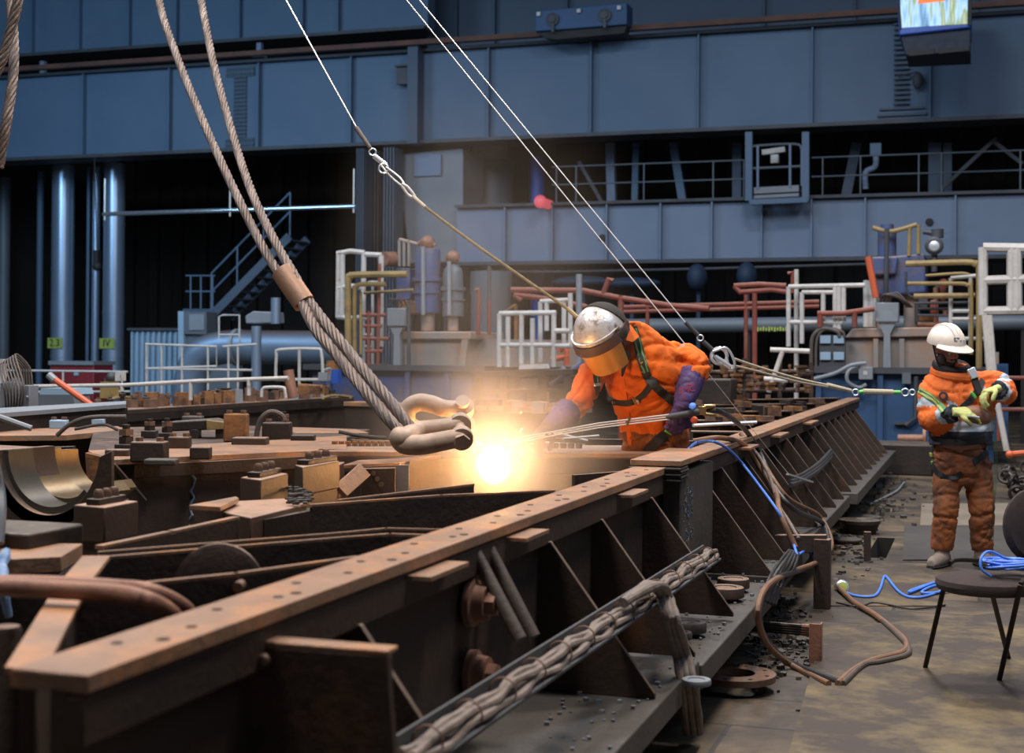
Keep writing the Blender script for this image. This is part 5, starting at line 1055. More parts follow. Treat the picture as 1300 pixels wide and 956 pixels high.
hose('pale doubled cable running down the rib beside the blue hose', PY([(925, 556, 8.1), (955, 570, 7.9), (975, 600, 7.7), (988, 640, 7.55), (1000, 660, 7.5), (1014, 684, 7.5)]), .012, 'greycable')
hose('brown hose on the floor arcing from the green-capped connector to the kink', [(1064, 745, .03), (1085, 765, .02), (1110, 780, .02), (1135, 800, .02), (1150, 815, .02), (1146, 828, .02), (1110, 838, .02), (1085, 850, .02), (1064, 868, .02)], .017, 'hose_brown')
hose('grey hose on the floor lying inside the brown arc', [(1120, 788, .02), (1142, 808, .02), (1153, 822, .02), (1150, 832, .02), (1118, 840, .02), (1095, 845, .02), (1070, 868, .02)], .015, 'hose')
hose('thin black cord snaking across the floor toward the chair', [(1062, 765, .01), (1090, 770, .01), (1108, 765, .01), (1130, 768, .01), (1160, 773, .01), (1200, 768, .01)], .006, 'blackhose')
hose('bright blue hose running down the far beam ribs to the floor', PY([(872, 572, 8.0), (885, 562, 8.1), (910, 562, 8.0), (935, 580, 7.8), (965, 618, 7.6), (988, 650, 7.5), (1005, 684, 7.5), (1012, 705, 7.5)]), .0085, 'bluerope')
hose('bright blue hose lying on the floor in waves toward the chair', [(1064, 748, .02), (1085, 756, .015), (1108, 757, .015), (1117, 748, .015), (1122, 733, .015), (1126, 733, .015), (1140, 750, .015), (1155, 758, .015), (1175, 757, .015), (1200, 748, .015), (1210, 742, .015), (1185, 744, .015), (1170, 752, .02), (1190, 752, .02), (1212, 745, .02), (1195, 738, .02), (1160, 748, .02), (1155, 752, .02), (1180, 742, .02), (1200, 735, .02)], .0085, 'bluerope')
hose('short bright blue hose loop half hidden among the black cables', PY([(1012, 705, 7.55), (1022, 700, 7.5), (1032, 705, 7.5), (1034, 715, 7.5)]), .008, 'bluerope')
for k in range(5):
    off = (k-2)*4.2; hose(['leftmost', 'second from left', 'middle', 'second from right', 'rightmost'][k]+' of five black cables strapped together in the dark bundle by the upright', PY([(1008+off*.7, 700+off*.2, 7.7), (1000+off, 715+off*.5, 7.4), (985+off, 738+off*.5, 7.2), (975+off, 765+off*.4, 7.1)]), .0085, 'blackhose', name='bundled_cable').__setitem__('group', 'black cables in the strapped bundle')
for k in range(3):
    hose(['lowest', 'middle', 'uppermost'][k]+' of three black cables jutting out of the far beam ribs', PY([(1004, 616-k*4, 8.6), (1020, 610-k*4, 8.6), (1040, 596-k*4, 8.6), (1055, 580-k*4, 8.7)]), .018, 'blackhose', name='bundled_cable').__setitem__('group', 'black cables jutting from the far ribs')
b = MB(); b.bar(PG(1000, 602, .14), PG(1031, 612, .14), .02, .012); tag(b.build('flat_bar', 'alu'), 'shiny short flat bar lying over the jutting black cables', 'bar')
bpy.data.objects['flat_bar']
t = thing('hose_connector', 'round glinting connector on the floor where the blue hose ends', 'connector', PZ(1068, 745, 0))
q = PZ(1069, 745, .03); b = MB(); b.lathe(q, V((.1, -1, .3)), [(.0, -.03), (.045, -.03), (.045, .01), (.03, .02), (0, .02)], 18); b.build('body', 'alu', t); b = MB(); b.lathe(q, V((.1, -1, .3)), [(.03, .021), (.0, .025)], 14); b.build('cap', 'lime', t)
hose('pale hose lying among the scrap by the far base plate', [(1105, 640, .02), (1130, 628, .02), (1140, 622, .02), (1148, 612, .02)], .012, 'boxgrey')
t = thing('tool_heap', 'dark heap of chain tackle at the right edge behind the standing worker', 'tackle', PZ(1290, 628, 0))
for k in range(16):
    b = MB(); q = PZ(random.uniform(1274, 1310), random.uniform(618, 636), 0)+Z*random.uniform(.03, .3); b.torus(q, V((random.uniform(-1, 1), random.uniform(-1, 1), random.uniform(-.5, .5))), .07, .02, n=14, m=6); b.build('link', 'dark', t)
b = MB(); b.tube([P(1278, 577, 12.5), P(1310, 574, 12.5)], .025, 8); b.ell(P(1282, 577, 12.5), .035); tag(b.build('red_tool', 'orange_paint'), 'orange handled tool with pale tip at the right edge', 'tool')
# ---- chair
t = thing('stacking_chair', 'black-brown upholstered stacking chair at the lower right holding a blue rope', 'chair', PZ(1240, 850, 0))
zs = .47; sw_ = .0
f1 = PZ(1175, 850, 0); f2 = PZ(1265, 888, 0); bk = PZ(1282, 842, 0)
Yl = f1.y
sc = P(1252, 735, 6.75)
b = MB(); rr = []
cs = P(1255, 738, 6.72); 
for (k, zz) in ((.86, -.045), (.97, -.035), (1, -.012), (.97, .01), (.85, .022), (.5, .03), (.05, .032)): rr.append((cs+Z*zz, V((.245*k, -.02, 0)), V((.03, .235*k, 0))))
b.rings(rr, 32); b.build('seat', 'chairpad', t)
b = MB(); Yk = 6.9; c0 = P(1318, 668, Yk); rr = []
for (k, dy) in ((.85, -.03), (1, -.012), (1, .012), (.85, .03), (.3, .035)): rr.append((c0+V((0, dy, 0)), V((.19*k, .06*k, 0)), V((0, .03*k, .185*k))))
b.rings(rr, 28); b.build('backrest', 'chairpad', t)
b = MB(); b.tube(cr([P(1206, 715, 6.95), P(1216, 711, 7.0), P(1250, 712, 7.1), P(1290, 713, 7.05)], 5), .011, 8); b.build('seat_frame', 'chairleg', t)
for nm, pts in (('leg', [(1200, 738, 6.8), (1174, 850, None)]), ('leg', [(1296, 742, 6.45), (1268, 866, None)]), ('leg', [(1258, 748, 6.95), (1281, 838, None)])):
    p = P(*pts[0]); q = PZ(pts[1][0], pts[1][1], 0.0) ; b = MB(); b.tube([p, q], [(.013, .009), (.013, .009)], 10); o = b.build(nm, 'chairleg', t)
b = MB(); b.tube(cr([P(1296, 742, 6.45), P(1303, 735, 6.5), P(1330, 733, 6.6)], 4), .012, 8); b.build('seat_frame', 'chairleg', t)
b = MB(); b.tube([P(1330, 748, 6.85), PZ(1345, 842, 0.)], .012, 8); b.build('leg', 'chairleg', t)
b = MB(); b.tube([P(1322, 740, 6.95), P(1322, 690, 6.95)], .014, 8); b.build('back_post', 'chairleg', t)
# blue rope coil on the seat
b = MB(); pts = []
for k in range(150):
    a = k*.42; rad = .075+.03*math.sin(k*.37); e = 1.5+.3*math.sin(k*.11)
    pts.append(P(1288+6*math.sin(k*.05), 724, 6.66)+V((rad*e*math.cos(a), rad*.8*math.sin(a), .012+.035*abs(math.sin(k*.23))+.0*k)))
pts = cr([P(1258, 732, 6.6), P(1246, 722, 6.6), P(1246, 708, 6.62), P(1256, 700, 6.65), P(1275, 708, 6.66)], 6)+pts
b.tube(pts, .0065, 7); tag(b.build('rope_coil', 'bluerope'), 'tangled coil of bright blue rope lying on the chair seat', 'rope')
# ================================================================ RIGGING
def resample(pts, step):
    out = [pts[0]]; acc = 0
    for a, b in zip(pts, pts[1:]):
        l = (b-a).length; d = step-acc
        while d <= l: out.append(a+(b-a)*(d/l)); d += step
        acc = l-(d-step)
    return out
def strands(b, path, R, pitch=.3, n=6, sides=6, ph=0):
    pts = resample(cr(path, 12), pitch/9); m = len(pts)
    T = [(pts[min(i+1, m-1)]-pts[max(i-1, 0)]).normalized() for i in range(m)]
    a = T[0].cross(V((0, 1, .1))).normalized(); fr = []
    for i in range(m):
        a = (a-T[i]*a.dot(T[i])).normalized(); fr.append((a.copy(), T[i].cross(a)))
    for k in range(n):
        q = []
        for i in range(m):
            th = 2*math.pi*(k/n+i/9)+ph; q.append(pts[i]+(fr[i][0]*math.cos(th)+fr[i][1]*math.sin(th))*R*.62)
        b.tube(q, R*.40, sides)
    b.tube(pts, R*.5, 6)
t = thing('wire_rope_sling', 'heavy twin-leg steel wire rope sling reaching down to the shackles', 'wire rope sling', P(520, 548, 6.9))
b = MB(); strands(b, [P(196, -60, 10.2), P(203, 5, 9.8), P(222, 65, 9.4), P(256, 150, 8.9), P(299, 245, 8.4), P(340, 325, 8.0), P(366, 362, 7.8), P(378, 380, 7.75)], .027); b.build('rope_leg', 'rope', t)
b = MB(); strands(b, [P(244, -60, 10.3), P(256, 5, 9.9), P(272, 85, 9.4), P(298, 180, 8.9), P(322, 250, 8.4), P(352, 312, 8.0), P(372, 346, 7.8), P(384, 368, 7.75)], .027); b.build('rope_leg', 'rope', t)
b = MB(); A, B_ = P(357, 343, 7.83), P(387, 386, 7.7); d = (B_-A); wv = d.cross(fw).normalized(); nv = d.cross(wv).normalized()
b.rings([(A+d*f, wv*(.062*k), nv*(.042*k)) for f, k in ((0, .8), (.02, 1), (.5, 1.03), (.98, 1), (1, .8))], 28); b.build('swage_sleeve', 'ferrule', t)
b = MB(); strands(b, [P(372, 366, 7.78), P(383, 384, 7.7), P(402, 420, 7.5), P(437, 463, 7.3), P(470, 505, 7.1), P(496, 535, 6.98), P(512, 552, 6.95)], .031, .32); b.build('eye_leg', 'rope', t)
b = MB(); strands(b, [P(378, 362, 7.8), P(390, 380, 7.72), P(421, 420, 7.5), P(456, 463, 7.3), P(492, 506, 7.1), P(515, 535, 7.0), P(526, 553, 6.97)], .031, .32, ph=1); b.build('eye_leg', 'rope', t)
b = MB(); strands(b, [P(512, 550, 6.95), P(518, 560, 6.97), P(526, 551, 6.98)], .028, .3); b.build('eye_bight', 'rope', t)
for lb, pth in (('rusty wire rope at the far left edge slanting down to the left', [P(30, -40, 8), P(22, 5, 8), P(13, 40, 8), P(3, 75, 8), P(-14, 110, 8)]), ('rusty wire rope at the far left edge hanging almost straight', [P(8, -40, 8.3), P(16, 30, 8.2), P(17, 90, 8.1), P(9, 150, 8), P(-2, 215, 8)])):
    b = MB(); strands(b, pth, .03); tag(b.build('wire_rope', 'rope'), lb, 'wire rope')
def shackle(label, Y0, up_, lo_, pinx, r=.036):
    t = thing('bow_shackle', label, 'shackle', P(550, 560, Y0))
    path = [P(x, y, Y0+dz) for x, y, dz in (list(reversed(up_))+lo_)]
    pp = cr(path, 8); n = len(pp); b = MB(); b.tube(pp, [r*(1+.22*math.sin(math.pi*i/(n-1))-.1*(1-abs(2*i/(n-1)-1))) for i in range(n)], 16)
    b.build('bow', 'shackle', t)
    A = path[0]; B_ = path[-1]; d = (B_-A).normalized()
    for q in (A, B_):
        b = MB(); b.lathe(q-d*.03, d, [(.03, 0), (.056, .004), (.058, .03), (.056, .056), (.03, .06)], 20); b.build('eye_boss', 'shackle', t)
    b = MB(); b.tube([A-d*.06, B_+d*.05], .026, 14); b.hexnut(B_+d*.045, d, .04, .03); b.lathe(A-d*.075, d, [(.036, 0), (.036, .02)], 16); b.build('pin', 'shackle', t)
SHR = .042
shackle('upper bow shackle of the pair, bulging up behind the wire rope end', 7.35, [(516, 530, .0), (519, 518, 0), (532, 511, 0), (548, 513, 0), (562, 518, 0), (578, 519, .02), (588, 519, .03)], [(520, 540, .06), (535, 546, .1), (556, 543, .12), (574, 540, .14), (590, 541, .16)], 588, .041)
shackle('lower bow shackle of the pair, lying in front under the wire rope', 6.9, [(507, 555, -.02), (514, 556, -.03), (530, 548, .14), (552, 545, .16), (572, 542, .16), (584, 539, .17)], [(513, 563, -.03), (530, 565, -.06), (552, 562, -.06), (572, 558, -.05), (586, 556, -.03)], 588, .045)
# fall-arrest wires
t = thing('fall_arrest_line', 'fall-arrest line from the upper left to the torch operator helmet', 'safety line', P(730, 402, 8.3))
b = MB(); b.tube([P(455, 166, 9.1)+(P(352, -20, 9.4)-P(455, 166, 9.1))*2.2, P(455, 166, 9.1)], .0045, 6); b.build('steel_wire', 'steelwire', t)
b = MB(); b.tube([P(452, 162, 9.1), P(470, 188, 9.05)], [.016, .013], 10); b.build('sleeve', 'hose', t)
b = MB(); b.torus(P(473, 193, 9.05), fw, .022, .006, n=16, m=6); b.torus(P(487, 214, 9.0), fw, .03, .007, n=16, m=6); b.tube([P(475, 198, 9.03), P(490, 210, 9.02)], .018, 10); b.build('swivel_hook', 'alu', t)
b = MB(); b.tube(cr([P(483, 209, 9.0), P(498, 226, 9), P(514, 238, 8.95), P(508, 226, 8.98), P(490, 212, 9.0)], 4), .007, 6); b.tube(cr([P(510, 233, 8.95), P(518, 238, 8.95), P(527, 250, 8.95), P(519, 248, 8.95), P(510, 236, 8.95)], 4), .009, 8); b.build('carabiner', 'steelwire', t)
b = MB(); b.tube([P(524, 249, 8.95), P(540, 263, 8.9)], .012, 8); b.build('thimble_sleeve', 'beigeweb', t)
b = MB(); b.tube(cr([P(540, 263, 8.9), P(600, 308, 8.75), P(660, 350, 8.6), P(722, 393, 8.45)], 6), .0095, 8); b.build('kernmantle_rope', 'webbing', t)
b = MB(); b.tube([P(721, 392, 8.45), P(733, 403, 8.4)], .014, 8); b.build('end_sleeve', 'yellow', t)
for lb, a, c in (('thin steel wire, the left of the two crossing the girders', (500, -20), (890, 428)), ):
    b = MB(); b.tube([P(890, 462, 9.2)+(P(a[0], a[1], 9.6)-P(890, 462, 9.2))*1.4, P(890, 462, 9.2)], .0042, 6)
    tag(b.build('steel_wire', 'steelwire'), lb, 'wire')
b = MB(); b.tube([P(896, 470, 9.2), PG(975, 570, .06), PG(1003, 604, .05)], .0022, 6); tag(b.build('steel_wire', 'steelwire'), 'thin steel wire slanting from behind the operator elbow to the black cables', 'wire')
t = thing('retractable_lanyard', 'twin beige lanyard from the bright alloy hook to the standing worker', 'lanyard', P(1000, 480, 9.8))
b = MB(); b.tube([P(873, 413, 9.5)+(P(516, -20, 9.8)-P(873, 413, 9.5))*1.4, P(873, 413, 9.5)], .0042, 6); b.build('steel_wire', 'steelwire', t)
b = MB(); b.tube([P(870, 409, 9.5), P(886, 425, 9.5)], .014, 10); b.tube([P(893, 434, 9.5), P(904, 444, 9.5)], .016, 10); b.build('sleeve', 'darksteel', t)
b = MB(); b.torus(P(889, 429, 9.5), fw, .02, .005, n=14, m=6, ); b.build('swivel_ring', 'steelwire', t)
b = MB(); b.torus(P(913, 452, 9.5), fw, .052, .012, n=24, m=8)
b.tube(cr([P(905, 446, 9.48), P(922, 442, 9.47), P(932, 458, 9.48), P(930, 468, 9.5), P(915, 461, 9.5), P(905, 450, 9.5)], 5), .009, 8); b.tube([P(908, 452, 9.47), P(929, 466, 9.47)], .012, 8); b.tube([P(920, 443, 9.47), P(926, 468, 9.47)], .008, 8); b.build('snap_hook', 'alu', t)
for dy in (0, 1):
    b = MB(); b.tube(cr([P(931, 455+dy*9, 9.5), P(960, 465+dy*6, 9.65), P(1010, 480+dy*4, 9.9), P(1050, 489+dy*2, 10.05)], 5), .0085, 8); b.build('webbing_leg', 'beigeweb', t)
b = MB(); b.tube([P(1050, 489, 10.05), P(1080, 496, 10.12)], [.018, .014], 8); b.build('joint_sleeve', 'beigeweb', t)
b = MB(); b.torus(P(1086, 498, 10.14), fw, .022, .006, n=14, m=6); b.torus(P(1149, 498, 10.2), fw, .026, .006, n=14, m=6); b.torus(P(1158, 498, 10.22), fw, .02, .006, n=14, m=6); b.build('carabiner', 'alu', t)
b = MB(); b.tube([P(1096, 497, 10.15), P(1133, 498, 10.2)], .021, 10); b.build('shock_pack', 'beigeweb', t)
b = MB(); b.tube([P(1089, 498, 10.15), P(1097, 497, 10.15)], .013, 8); b.tube([P(1132, 498, 10.2), P(1143, 498, 10.2)], .014, 8); b.build('end_tape', 'green', t)
# ================================================================ PEOPLE
def fuse(mb, vox, smooth=6, fac=.5):
    me = bpy.data.meshes.new('tmp'); me.from_pydata([tuple(v) for v in mb.v], [], mb.f)
    bm = bmesh.new(); bm.from_mesh(me); bmesh.ops.recalc_face_normals(bm, faces=bm.faces); bm.to_mesh(me); bm.free()
    o = bpy.data.objects.new('tmp', me); C.objects.link(o)
    r = o.modifiers.new('r', 'REMESH'); r.mode = 'VOXEL'; r.voxel_size = vox
    s = o.modifiers.new('s', 'SMOOTH'); s.iterations = smooth; s.factor = fac
    dg = bpy.context.evaluated_depsgraph_get(); m2 = bpy.data.meshes.new_from_object(o.evaluated_get(dg))
    bpy.data.objects.remove(o); bpy.data.meshes.remove(me)
    return m2
def crease(p, f, seed=0, st=(1, 1, 1)):
    q = V((p.x*st[0]*f+seed, p.y*st[1]*f, p.z*st[2]*f)); n = noise.noise(q+V((noise.noise(q*.5)*1.5, 0, 0)))
    return (1-min(1, abs(n)*4.6))**1.6
def finish(me, name, mats, parent, fold=None, cls=None):
    vs = me.vertices
    if fold:
        nn = [V(v.normal) for v in vs]
        for v, n in zip(vs, nn): v.co = v.co + n*fold(V(v.co))
    for q in mats: me.materials.append(M[q])
    if cls:
        for p in me.polygons: p.material_index = cls(V(p.center))
    for p in me.polygons: p.use_smooth = True
    bv = BVHTree.FromPolygons([tuple(v.co) for v in vs], [tuple(p.vertices) for p in me.polygons])
    off = wloc(parent)
    for v in vs: v.co = v.co-off
    me.name = name; o = bpy.data.objects.new(name, me); C.objects.link(o); o.parent = parent
    return o, bv
def cast(bv, px, py, off=.006):
    d = ray(px, py).normalized(); h = bv.ray_cast(CAM, d)
    if h[0] is None: return None
    return h[0], h[1]
def ribbon(bv, pxs, w, th=.005, off=.004, k=6):
    pts = []
    for a, c in zip(pxs, pxs[1:]):
        for i in range(k): pts.append((a[0]+(c[0]-a[0])*i/k, a[1]+(c[1]-a[1])*i/k))
    pts.append(pxs[-1]); H_ = [cast(bv, *p) for p in pts]; H_ = [h for h in H_ if h and h[0].y < 11.2]
    P_ = [h[0] for h in H_]; Nn = [h[1] for h in H_]; m = len(P_)
    Nn = [(Nn[max(i-1, 0)]+Nn[i]+Nn[min(i+1, m-1)]).normalized() for i in range(m)]
    Y_ = [(P_[max(i-1, 0)]+P_[i]*2+P_[min(i+1, m-1)])/4 for i in range(m)]
    b = MB(); vs = []
    for i in range(m):
        T = (Y_[min(i+1, m-1)]-Y_[max(i-1, 0)]).normalized(); s = T.cross(Nn[i]).normalized()*w/2; c = Y_[i]+Nn[i]*off
        vs += [c-s-Nn[i]*.004, c+s-Nn[i]*.004, c+s+Nn[i]*th, c-s+Nn[i]*th]
    fs = [(i*4+j, i*4+(j+1) % 4, (i+1)*4+(j+1) % 4, (i+1)*4+j) for i in range(m-1) for j in range(4)]
    b.add(vs, fs+[(0, 1, 2, 3), ((m-1)*4, (m-1)*4+1, (m-1)*4+2, (m-1)*4+3)]); return b
def hand(b, w, d, n, side=1, curl=.6, s=1., th=1.):
    d = V(d).normalized(); n = V(n); n = (n-d*n.dot(d)).normalized(); l = d.cross(n)*side
    b.rings([(w+d*x*s, l*a*s*th, n*c*s*th) for x, a, c in ((-.03, .03, .024), (.0, .033, .022), (.03, .042, .021), (.06, .046, .019), (.09, .043, .015))], 14)
    for i, (o, L1, r) in enumerate(((.033, .034, .0115), (.011, .039, .012), (-.011, .036, .0115), (-.032, .029, .010))):
        p = w+d*.075*s+l*o*s; pts = [p]; a = .15
        for j in range(3):
            a += curl*(.8 if j == 0 else 1.); dd = d*math.cos(a)+n*math.sin(a); p = p+dd*L1*(1.25-.22*j)*s; pts.append(p)
        b.tube(cr(pts, 3), [r*s*th*(1-.03*k) for k in range(len(cr(pts, 3)))], 9); b.ell(pts[-1], r*s*th*.95, nu=9, nv=6)
    p = w+d*.02*s+l*.03*s; pts = [p, p+(l*.75+d*.6+n*.35).normalized()*.045*s]; pts.append(pts[1]+(l*.15+d*.8+n*.7).normalized()*.035*s); pts.append(pts[2]+(d*.6+n*.9-l*.3).normalized()*.026*s)
    b.tube(cr(pts, 3), [.0145*s*th]*4+[.0125*s*th]*20 if 0 else .0135*s*th, 9); b.ell(pts[-1], .0125*s*th, nu=9, nv=6)
def headm(b, c, f, u_, s=1.):
    f = V(f).normalized(); u_ = V(u_); u_ = (u_-f*u_.dot(f)).normalized(); r = f.cross(u_); R = Matrix((r, f, u_)).transposed()
    def e(x, y, z, a, b2, c2): b.ell(c+R @ V((x, y, z))*s, V((a, b2, c2))*s, R, 18, 12)
    e(0, -.01, .03, .076, .098, .085); e(0, .03, -.035, .06, .062, .07); e(0, .045, -.09, .036, .036, .028)   # skull, face, chin
    e(0, .082, .012, .052, .022, .016); e(0, .100, -.028, .0125, .024, .017); e(0, .094, -.008, .009, .016, .028)  # brow, nose
    e(-.032, .078, -.03, .022, .018, .02); e(.032, .078, -.03, .022, .018, .02); e(0, .088, -.058, .026, .012, .007); e(0, .086, -.068, .023, .013, .007)
    for sx in (-1, 1): e(sx*.077, -.005, -.01, .010, .02, .03)
    e(0, -.01, -.10, .052, .055, .08)
    return R
def eyes(c, R, parent, s=1.):
    for sx in (-1, 1):
        b = MB(); b.ell(c+R @ V((sx*.031, .083, -.006))*s, .0125*s, nu=12, nv=8); b.build('eye', 'white', parent)
        b = MB(); b.ell(c+R @ V((sx*.031, .0935, -.007))*s, .0052*s, nu=10, nv=6); b.build('iris', 'black', parent)
# ---------------------------------------------------------------- the torch operator
Y0 = 8.35
def A1(x, y, d=0.): return P(x, y, Y0+d)
op = thing('person', 'person in orange coverall and silver hooded visor bent over a cutting torch', 'person', V((A1(835, 600).x, Y0, 0)))
ax = V((.96, -.28, 0)); ay = V((.28, .96, 0))   # chest turned to camera-left
tor = [(838, 640, .12, .175, .15), (837, 610, .1, .195, .16), (835, 585, .08, .20, .165), (832, 562, .05, .205, .165), (829, 540, .02, .205, .16), (825, 515, -.01, .215, .16), (820, 490, -.04, .235, .165), (816, 465, -.06, .25, .16), (815, 447, -.07, .225, .14), (812, 432, -.08, .165, .115), (805, 416, -.09, .105, .09), (798, 408, -.12, .075, .075)]
def torso(b, k=1., rows=tor, AA=A1, ax=ax, ay=ay): b.rings([(AA(x, y, d), ax*a*k, ay*c*k) for x, y, d, a, c in rows], 28)
rsh, rel, rwr = A1(766, 455, -.12), A1(736, 508, -.22), A1(700, 540, -.38)
lsh, lel, lwr = A1(862, 446, -.04), A1(886, 468, -.12), A1(866, 512, -.24)
legs1 = [[A1(812, 625, .1), V((A1(812, 600).x, Y0+.02, .5)), V((A1(810, 600).x, Y0+.12, .1))], [A1(862, 625, .12), V((A1(866, 600).x, Y0+.1, .5)), V((A1(870, 600).x, Y0+.22, .1))]]
# body
bb = MB(); torso(bb, .82)
for l in legs1: bb.tube(cr(l, 4), [.085-.004*i for i in range(9)], 14)
bb.tube(cr([rsh, rel, rwr], 5), [.062-.0028*i for i in range(11)], 14); bb.tube(cr([lsh, lel, lwr], 5), [.062-.0028*i for i in range(11)], 14)
hc = A1(766, 430, -.27); hu = V((-.42, -.46, .78)).normalized(); hf = V((-.62, -.62, -.45)); hf = (hf-hu*hf.dot(hu)).normalized()
Rh = headm(bb, hc, hf, hu, 1.02); bb.tube([A1(800, 425, -.08), A1(783, 430, -.2)], [.062, .058], 14)
body, bvb = finish(fuse(bb, .009, 4), 'body', ['skin'], op)
eyes(hc, Rh, op, 1.02)
# coverall
g = MB(); torso(g, 1.03)
g.tube(cr([A1(800, 452, -.05), rsh, A1(750, 480, -.17), rel, A1(724, 521, -.28), A1(717, 527, -.31)], 5), [.10, .10, .10, .098, .097, .096, .094, .093, .092, .091, .09, .089, .088, .087, .086, .085, .083, .08, .077, .074, .071, .07, .07, .07, .07, .07][:26], 18)
g.tube(cr([A1(830, 456, 0), A1(856, 450, -.03), A1(877, 458, -.08), A1(885, 469, -.13), A1(879, 479, -.15), A1(876, 485, -.17)], 5), [.09, .09, .09, .09, .09, .09, .09, .09, .09, .09, .089, .089, .09, .088, .086, .084, .082, .08, .078, .076, .074, .073, .072, .072, .072, .072], 18)
for l in legs1: g.tube(cr([A1(836, 600, .1)]+l, 4), [.12, .12, .12, .118, .115, .11, .108, .105, .102, .1, .098, .095, .092], 16)
def fold1(p):
    return .006*noise.noise(p*5)-.022*crease(p, 4.5, 3, (.7, .7, 1.7))-.012*crease(p, 9, 9, (.9, .9, .8))-.005*crease(p, 19, 5, (1, 1, .7))
def cls1(p):
    return 1 if p.z < 1.57-(548-446)/F*Y0+.05*noise.noise(p*6) else 0
cov, bvc = finish(fuse(g, .010, 5), 'coverall', ['orange', 'orange_dirty'], op, fold1, cls1)
# open collar: two flaps + dark inner shirt
b = MB(); q = [A1(786, 441, -.235), A1(800, 448, -.25), A1(789, 478, -.26)]; b.prism(q, V((.01, .03, 0))); b.build('inner_shirt', 'black', op)
def flap(pts, nm, m='orange'):
    b = MB(); b.prism([A1(*p) for p in pts], V((.0, .016, .004))); return b.build(nm, m, op, .004)
flap([(792, 408, -.17), (800, 411, -.19), (812, 428, -.235), (803, 435, -.255), (794, 432, -.25)], 'collar')
b = ribbon(bvc, [(794, 436), (791, 455), (790, 480), (796, 520), (800, 566)], .028, .004, .0); b.build('zip_placket', 'orange', op)
b = ribbon(bvc, [(808, 457), (812, 455), (818, 458)], .05, .004, .0); b.build('pocket_flap', 'orange', op)
# harness
def strap(nm, pxs, w, m='strap', op_=op, bv=None, **k):
    try: return ribbon(bv or bvc, pxs, w, **k).build(nm, m, op_)
    except Exception as ex: print('strap fail', nm, ex)
strap('shoulder_strap', [(803, 414), (808, 430), (814, 455), (820, 474), (826, 486)], .050)
strap('strap_stripe', [(801, 416), (806, 431), (812, 456), (818, 474)], .010, 'straps_green', off=.007)
strap('strap_stripe', [(807, 416), (812, 431), (818, 456), (823, 472)], .010, 'straps_green', off=.007)
strap('side_strap', [(826, 484), (838, 496), (852, 508), (862, 514)], .05)
strap('chest_strap', [(828, 486), (818, 500), (808, 509), (798, 512), (780, 511), (762, 506)], .036)
strap('shoulder_strap', [(756, 474), (757, 490), (760, 506)], .036)
strap('strap_stripe', [(757, 474), (758, 490)], .008, 'straps_green', off=.007)
strap('thigh_strap', [(819, 575), (832, 562), (845, 550), (856, 540), (864, 532)], .06)
strap('side_strap', [(777, 546), (782, 556), (789, 570)], .03)
def plaque(nm, px, py, w, h, m, ang_=0., bv=None, par=op, th=.012):
    hit = cast(bv or bvc, px, py)
    if not hit: return None
    n = hit[1]; x = V((math.cos(ang_), 0, math.sin(ang_))); x = (x-n*x.dot(n)).normalized(); y = n.cross(x); b = MB()
    b.box(hit[0]+n*.012, (w, h, th), Matrix((x, y, n)).transposed()); return b.build(nm, m, par, .003)
plaque('harness_buckle', 828, 481, .055, .05, 'darksteel', .3); plaque('chest_buckle', 807, 509, .03, .045, 'yellow', .4); plaque('chest_buckle_plate', 811, 508, .02, .04, 'alu', .4)
plaque('d_plate', 757, 488, .05, .018, 'alu', .1); plaque('hip_buckle', 855, 541, .055, .04, 'alu', -.6, th=.02); plaque('hip_webbing', 850, 546, .05, .035, 'green', -.6)
# gloves : gauntlet + hand
b = MB(); b.tube(cr([A1(722, 522, -.27), A1(712, 531, -.33), A1(700, 540, -.38), A1(692, 545, -.42)], 4), [.083, .081, .079, .076, .072, .068, .064, .06, .056, .052, .048, .045, .043], 18)
hand(b, A1(695, 543, -.42), V((-.55, -.55, -.55)), V((.2, .5, -.85)), 1, .62, 1.05, 1.2)
def clsg(p): return 1 if (p-A1(684, 552, -.45)).length < .10 else 0
gl, _ = finish(fuse(b, .0062, 3), 'glove', ['purple', 'glovedark'], op, lambda p: -.006*crease(p, 16, 2)+.002*noise.noise(p*20), clsg)
b = MB(); b.tube(cr([A1(879, 475, -.13), A1(874, 492, -.19), A1(868, 510, -.24), A1(864, 520, -.26)], 4), [.085, .083, .081, .078, .075, .071, .067, .063, .059, .055, .052, .049, .047], 18)
hand(b, A1(864, 519, -.26), V((-.22, .0, -.97)), V((-.2, .95, -.1)), 1, .62, 1.15, 1.25)
gl2, bvg = finish(fuse(b, .0062, 3), 'glove', ['purple'], op, lambda p: -.006*crease(p, 16, 5)+.002*noise.noise(p*20))
for body_, px, py, s in (('SMC', 872, 495, .05), ('XCL', 876, 488, .026), ('II', 868, 504, .03)):
    h = cast(bvg, px, py)
    if h: text('lettering', body_, 'redletter', gl2, h[0]+h[1]*.006, V((.95, .1, .2)), V((-.2, 0, .95)), s, .0008)
